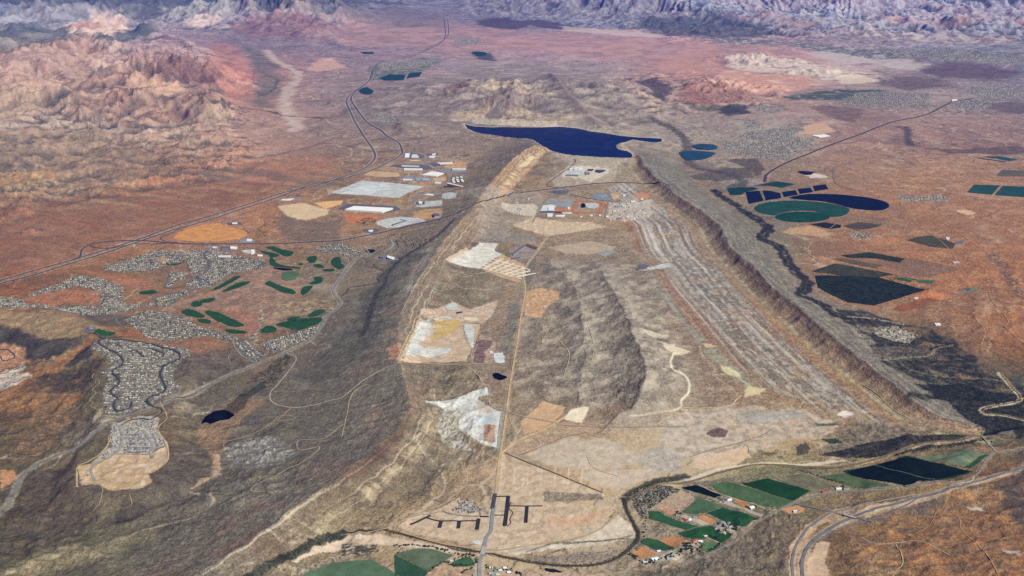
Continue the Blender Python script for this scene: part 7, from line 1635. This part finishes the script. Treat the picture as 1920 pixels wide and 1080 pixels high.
scatter(T(2, 1, '745,450 860,402 1010,430 1190,462 1370,548 1080,637 930,620 840,580 760,535'), 2600, .5, .9, mass)
scatter(T(2, 1, '890,355 960,350 1050,338 1250,375 1220,397 1080,372 940,370'), 300, .6, 1., mass)
scatter(T(0, 1, '560,420 900,325 1040,340 1030,400 590,440'), 250, .5, .9, mass)
for t in ('1040,355 1070,400 1055,450', '1085,345 1125,385 1135,420 1110,450', '1120,340 1165,365 1185,400 1165,435', '1190,345 1240,370 1225,410', '1000,330 1060,320 1130,315', '1230,320 1270,350 1270,385 1220,415'): scatter(SW(t), 24, .9, 1.5, mass, 5)
scatter(WA('300,1010 420,960 540,955 600,985 560,1020 430,1040'), 150, .8, 1.3, mass); scatter(GC('650,230 700,180 770,200 790,260 690,290'), 60, .8, 1.2, mass)
scrub = []
scatter(VR2, 1500, .6, 1.3, scrub, 26); scatter(T(2, 1, '860,660 1240,740 1540,850 1700,1020 1900,1070 1940,1180 1240,1180 1380,1080 1130,960 1060,870 960,760'), 2600, .6, 1.3, scrub)
scatter(T(2, 2, '1300,0 1560,0 1700,40 1930,60 1930,300 1880,310 1850,250 1700,290 1640,230 1500,110'), 1400, .6, 1.2, scrub)
scatter(T(2, 2, '760,400 900,370 1040,330 1200,300 1400,285 1600,290 1580,315 1400,330 1260,350 1180,390 1060,415 900,415'), 1500, .5, 1.1, scrub)
scatter(T(2, 2, '1200,400 1280,375 1380,355 1500,345 1640,320'), 300, .5, 1.1, scrub, 12)
scatter(FR('60,110 200,60 420,60 560,100 440,190 330,260 220,330 140,440 110,400 30,280 30,180'), 700, .4, .9, scrub)
scatter(T(1, 2, '1930,520 1800,545 1700,580 1600,640 1600,700 1640,780 1668,850 1640,905 1560,975 1420,1015 1250,1022 1000,990 780,950 560,900 400,860 250,828'), 800, .35, .9, scrub, 8)
scatter(T(0, 2, '1930,845 1800,880 1700,930 1580,980 1480,1040 1390,1090'), 600, .4, 1., scrub, 16); scatter(VR1, 300, .8, 1.5, scrub, 45)
scatter(T(0, 1, '1480,1000 1600,910 1650,930 1600,990 1540,1080 1420,1040'), 220, .4, .9, scrub)
scatter(T(0, 2, '1290,110 1350,60 1480,0 1500,20 1400,80 1370,140'), 160, .4, .9, scrub)
def mass_obj(name, spots, n, mat, label, cat, flat_=1.0):
    var = [crown_arr(200+k, n, leaf=2.3) for k in range(6)]; V, Fc, nv = [], [], 0
    for k, (x, y, s) in enumerate(spots):
        a, f = var[k % 6]; r = (k*2.4) % 6.28; c, s_ = math.cos(r)*s, math.sin(r)*s
        V.append(np.column_stack([x + a[:, 0]*c - a[:, 1]*s_, y + a[:, 0]*s_ + a[:, 1]*c, float(Hat(x, y)) + a[:, 2]*s*flat_ - .8])); Fc.append(np.array(f) + nv); nv += len(a)
    V = np.vstack(V).astype(np.float32); Fc = np.vstack(Fc).astype(np.int32); me = bpy.data.meshes.new(name)
    me.vertices.add(len(V)); me.vertices.foreach_set('co', V.ravel()); me.loops.add(Fc.size); me.loops.foreach_set('vertex_index', Fc.ravel())
    me.polygons.add(len(Fc)); me.polygons.foreach_set('loop_start', np.arange(0, Fc.size, 4, dtype=np.int32)); me.polygons.foreach_set('loop_total', np.full(len(Fc), 4, np.int32)); me.update(calc_edges=True)
    me.materials.append(mat); o = link(name, me, 'stuff'); o['label'] = label; o['category'] = cat
mass_obj('tree_mass', mass, 16, leaf_g, 'dark green yard and orchard trees too small to tell apart', 'trees')
mass_obj('riverside_scrub', scrub, 14, leaf_d, 'dark thicket of scrub along the river beds', 'scrub', .55)

# ---------------------------------------------------------------- the air
m = bpy.data.materials.new('haze'); m.use_nodes = True; n = m.node_tree.nodes; l = m.node_tree.links
n.remove(n['Principled BSDF']); pv = n.new('ShaderNodeVolumePrincipled')
pv.inputs['Color'].default_value = (.06, .15, 1.0, 1); pv.inputs['Density'].default_value = 0.76e-5; pv.inputs['Anisotropy'].default_value = 0.0
l.new(pv.outputs[0], n['Material Output'].inputs['Volume'])
hb = bpy.data.meshes.new('haze')
zb, zt = float(Hh.min()) - 60, max(3060.0, float(Hh.max()) + 60)
vs = [(x, y, z) for z in (zb, zt) for x, y in ((-50000, -3000), (50000, -3000), (50000, 64000), (-50000, 64000))]
hb.from_pydata(vs, [], [(0, 3, 2, 1), (4, 5, 6, 7), (0, 1, 5, 4), (1, 2, 6, 5), (2, 3, 7, 6), (3, 0, 4, 7)])
hb.materials.append(m); ho = bpy.data.objects.new('haze', hb); COL.objects.link(ho); ho['kind'] = 'stuff'
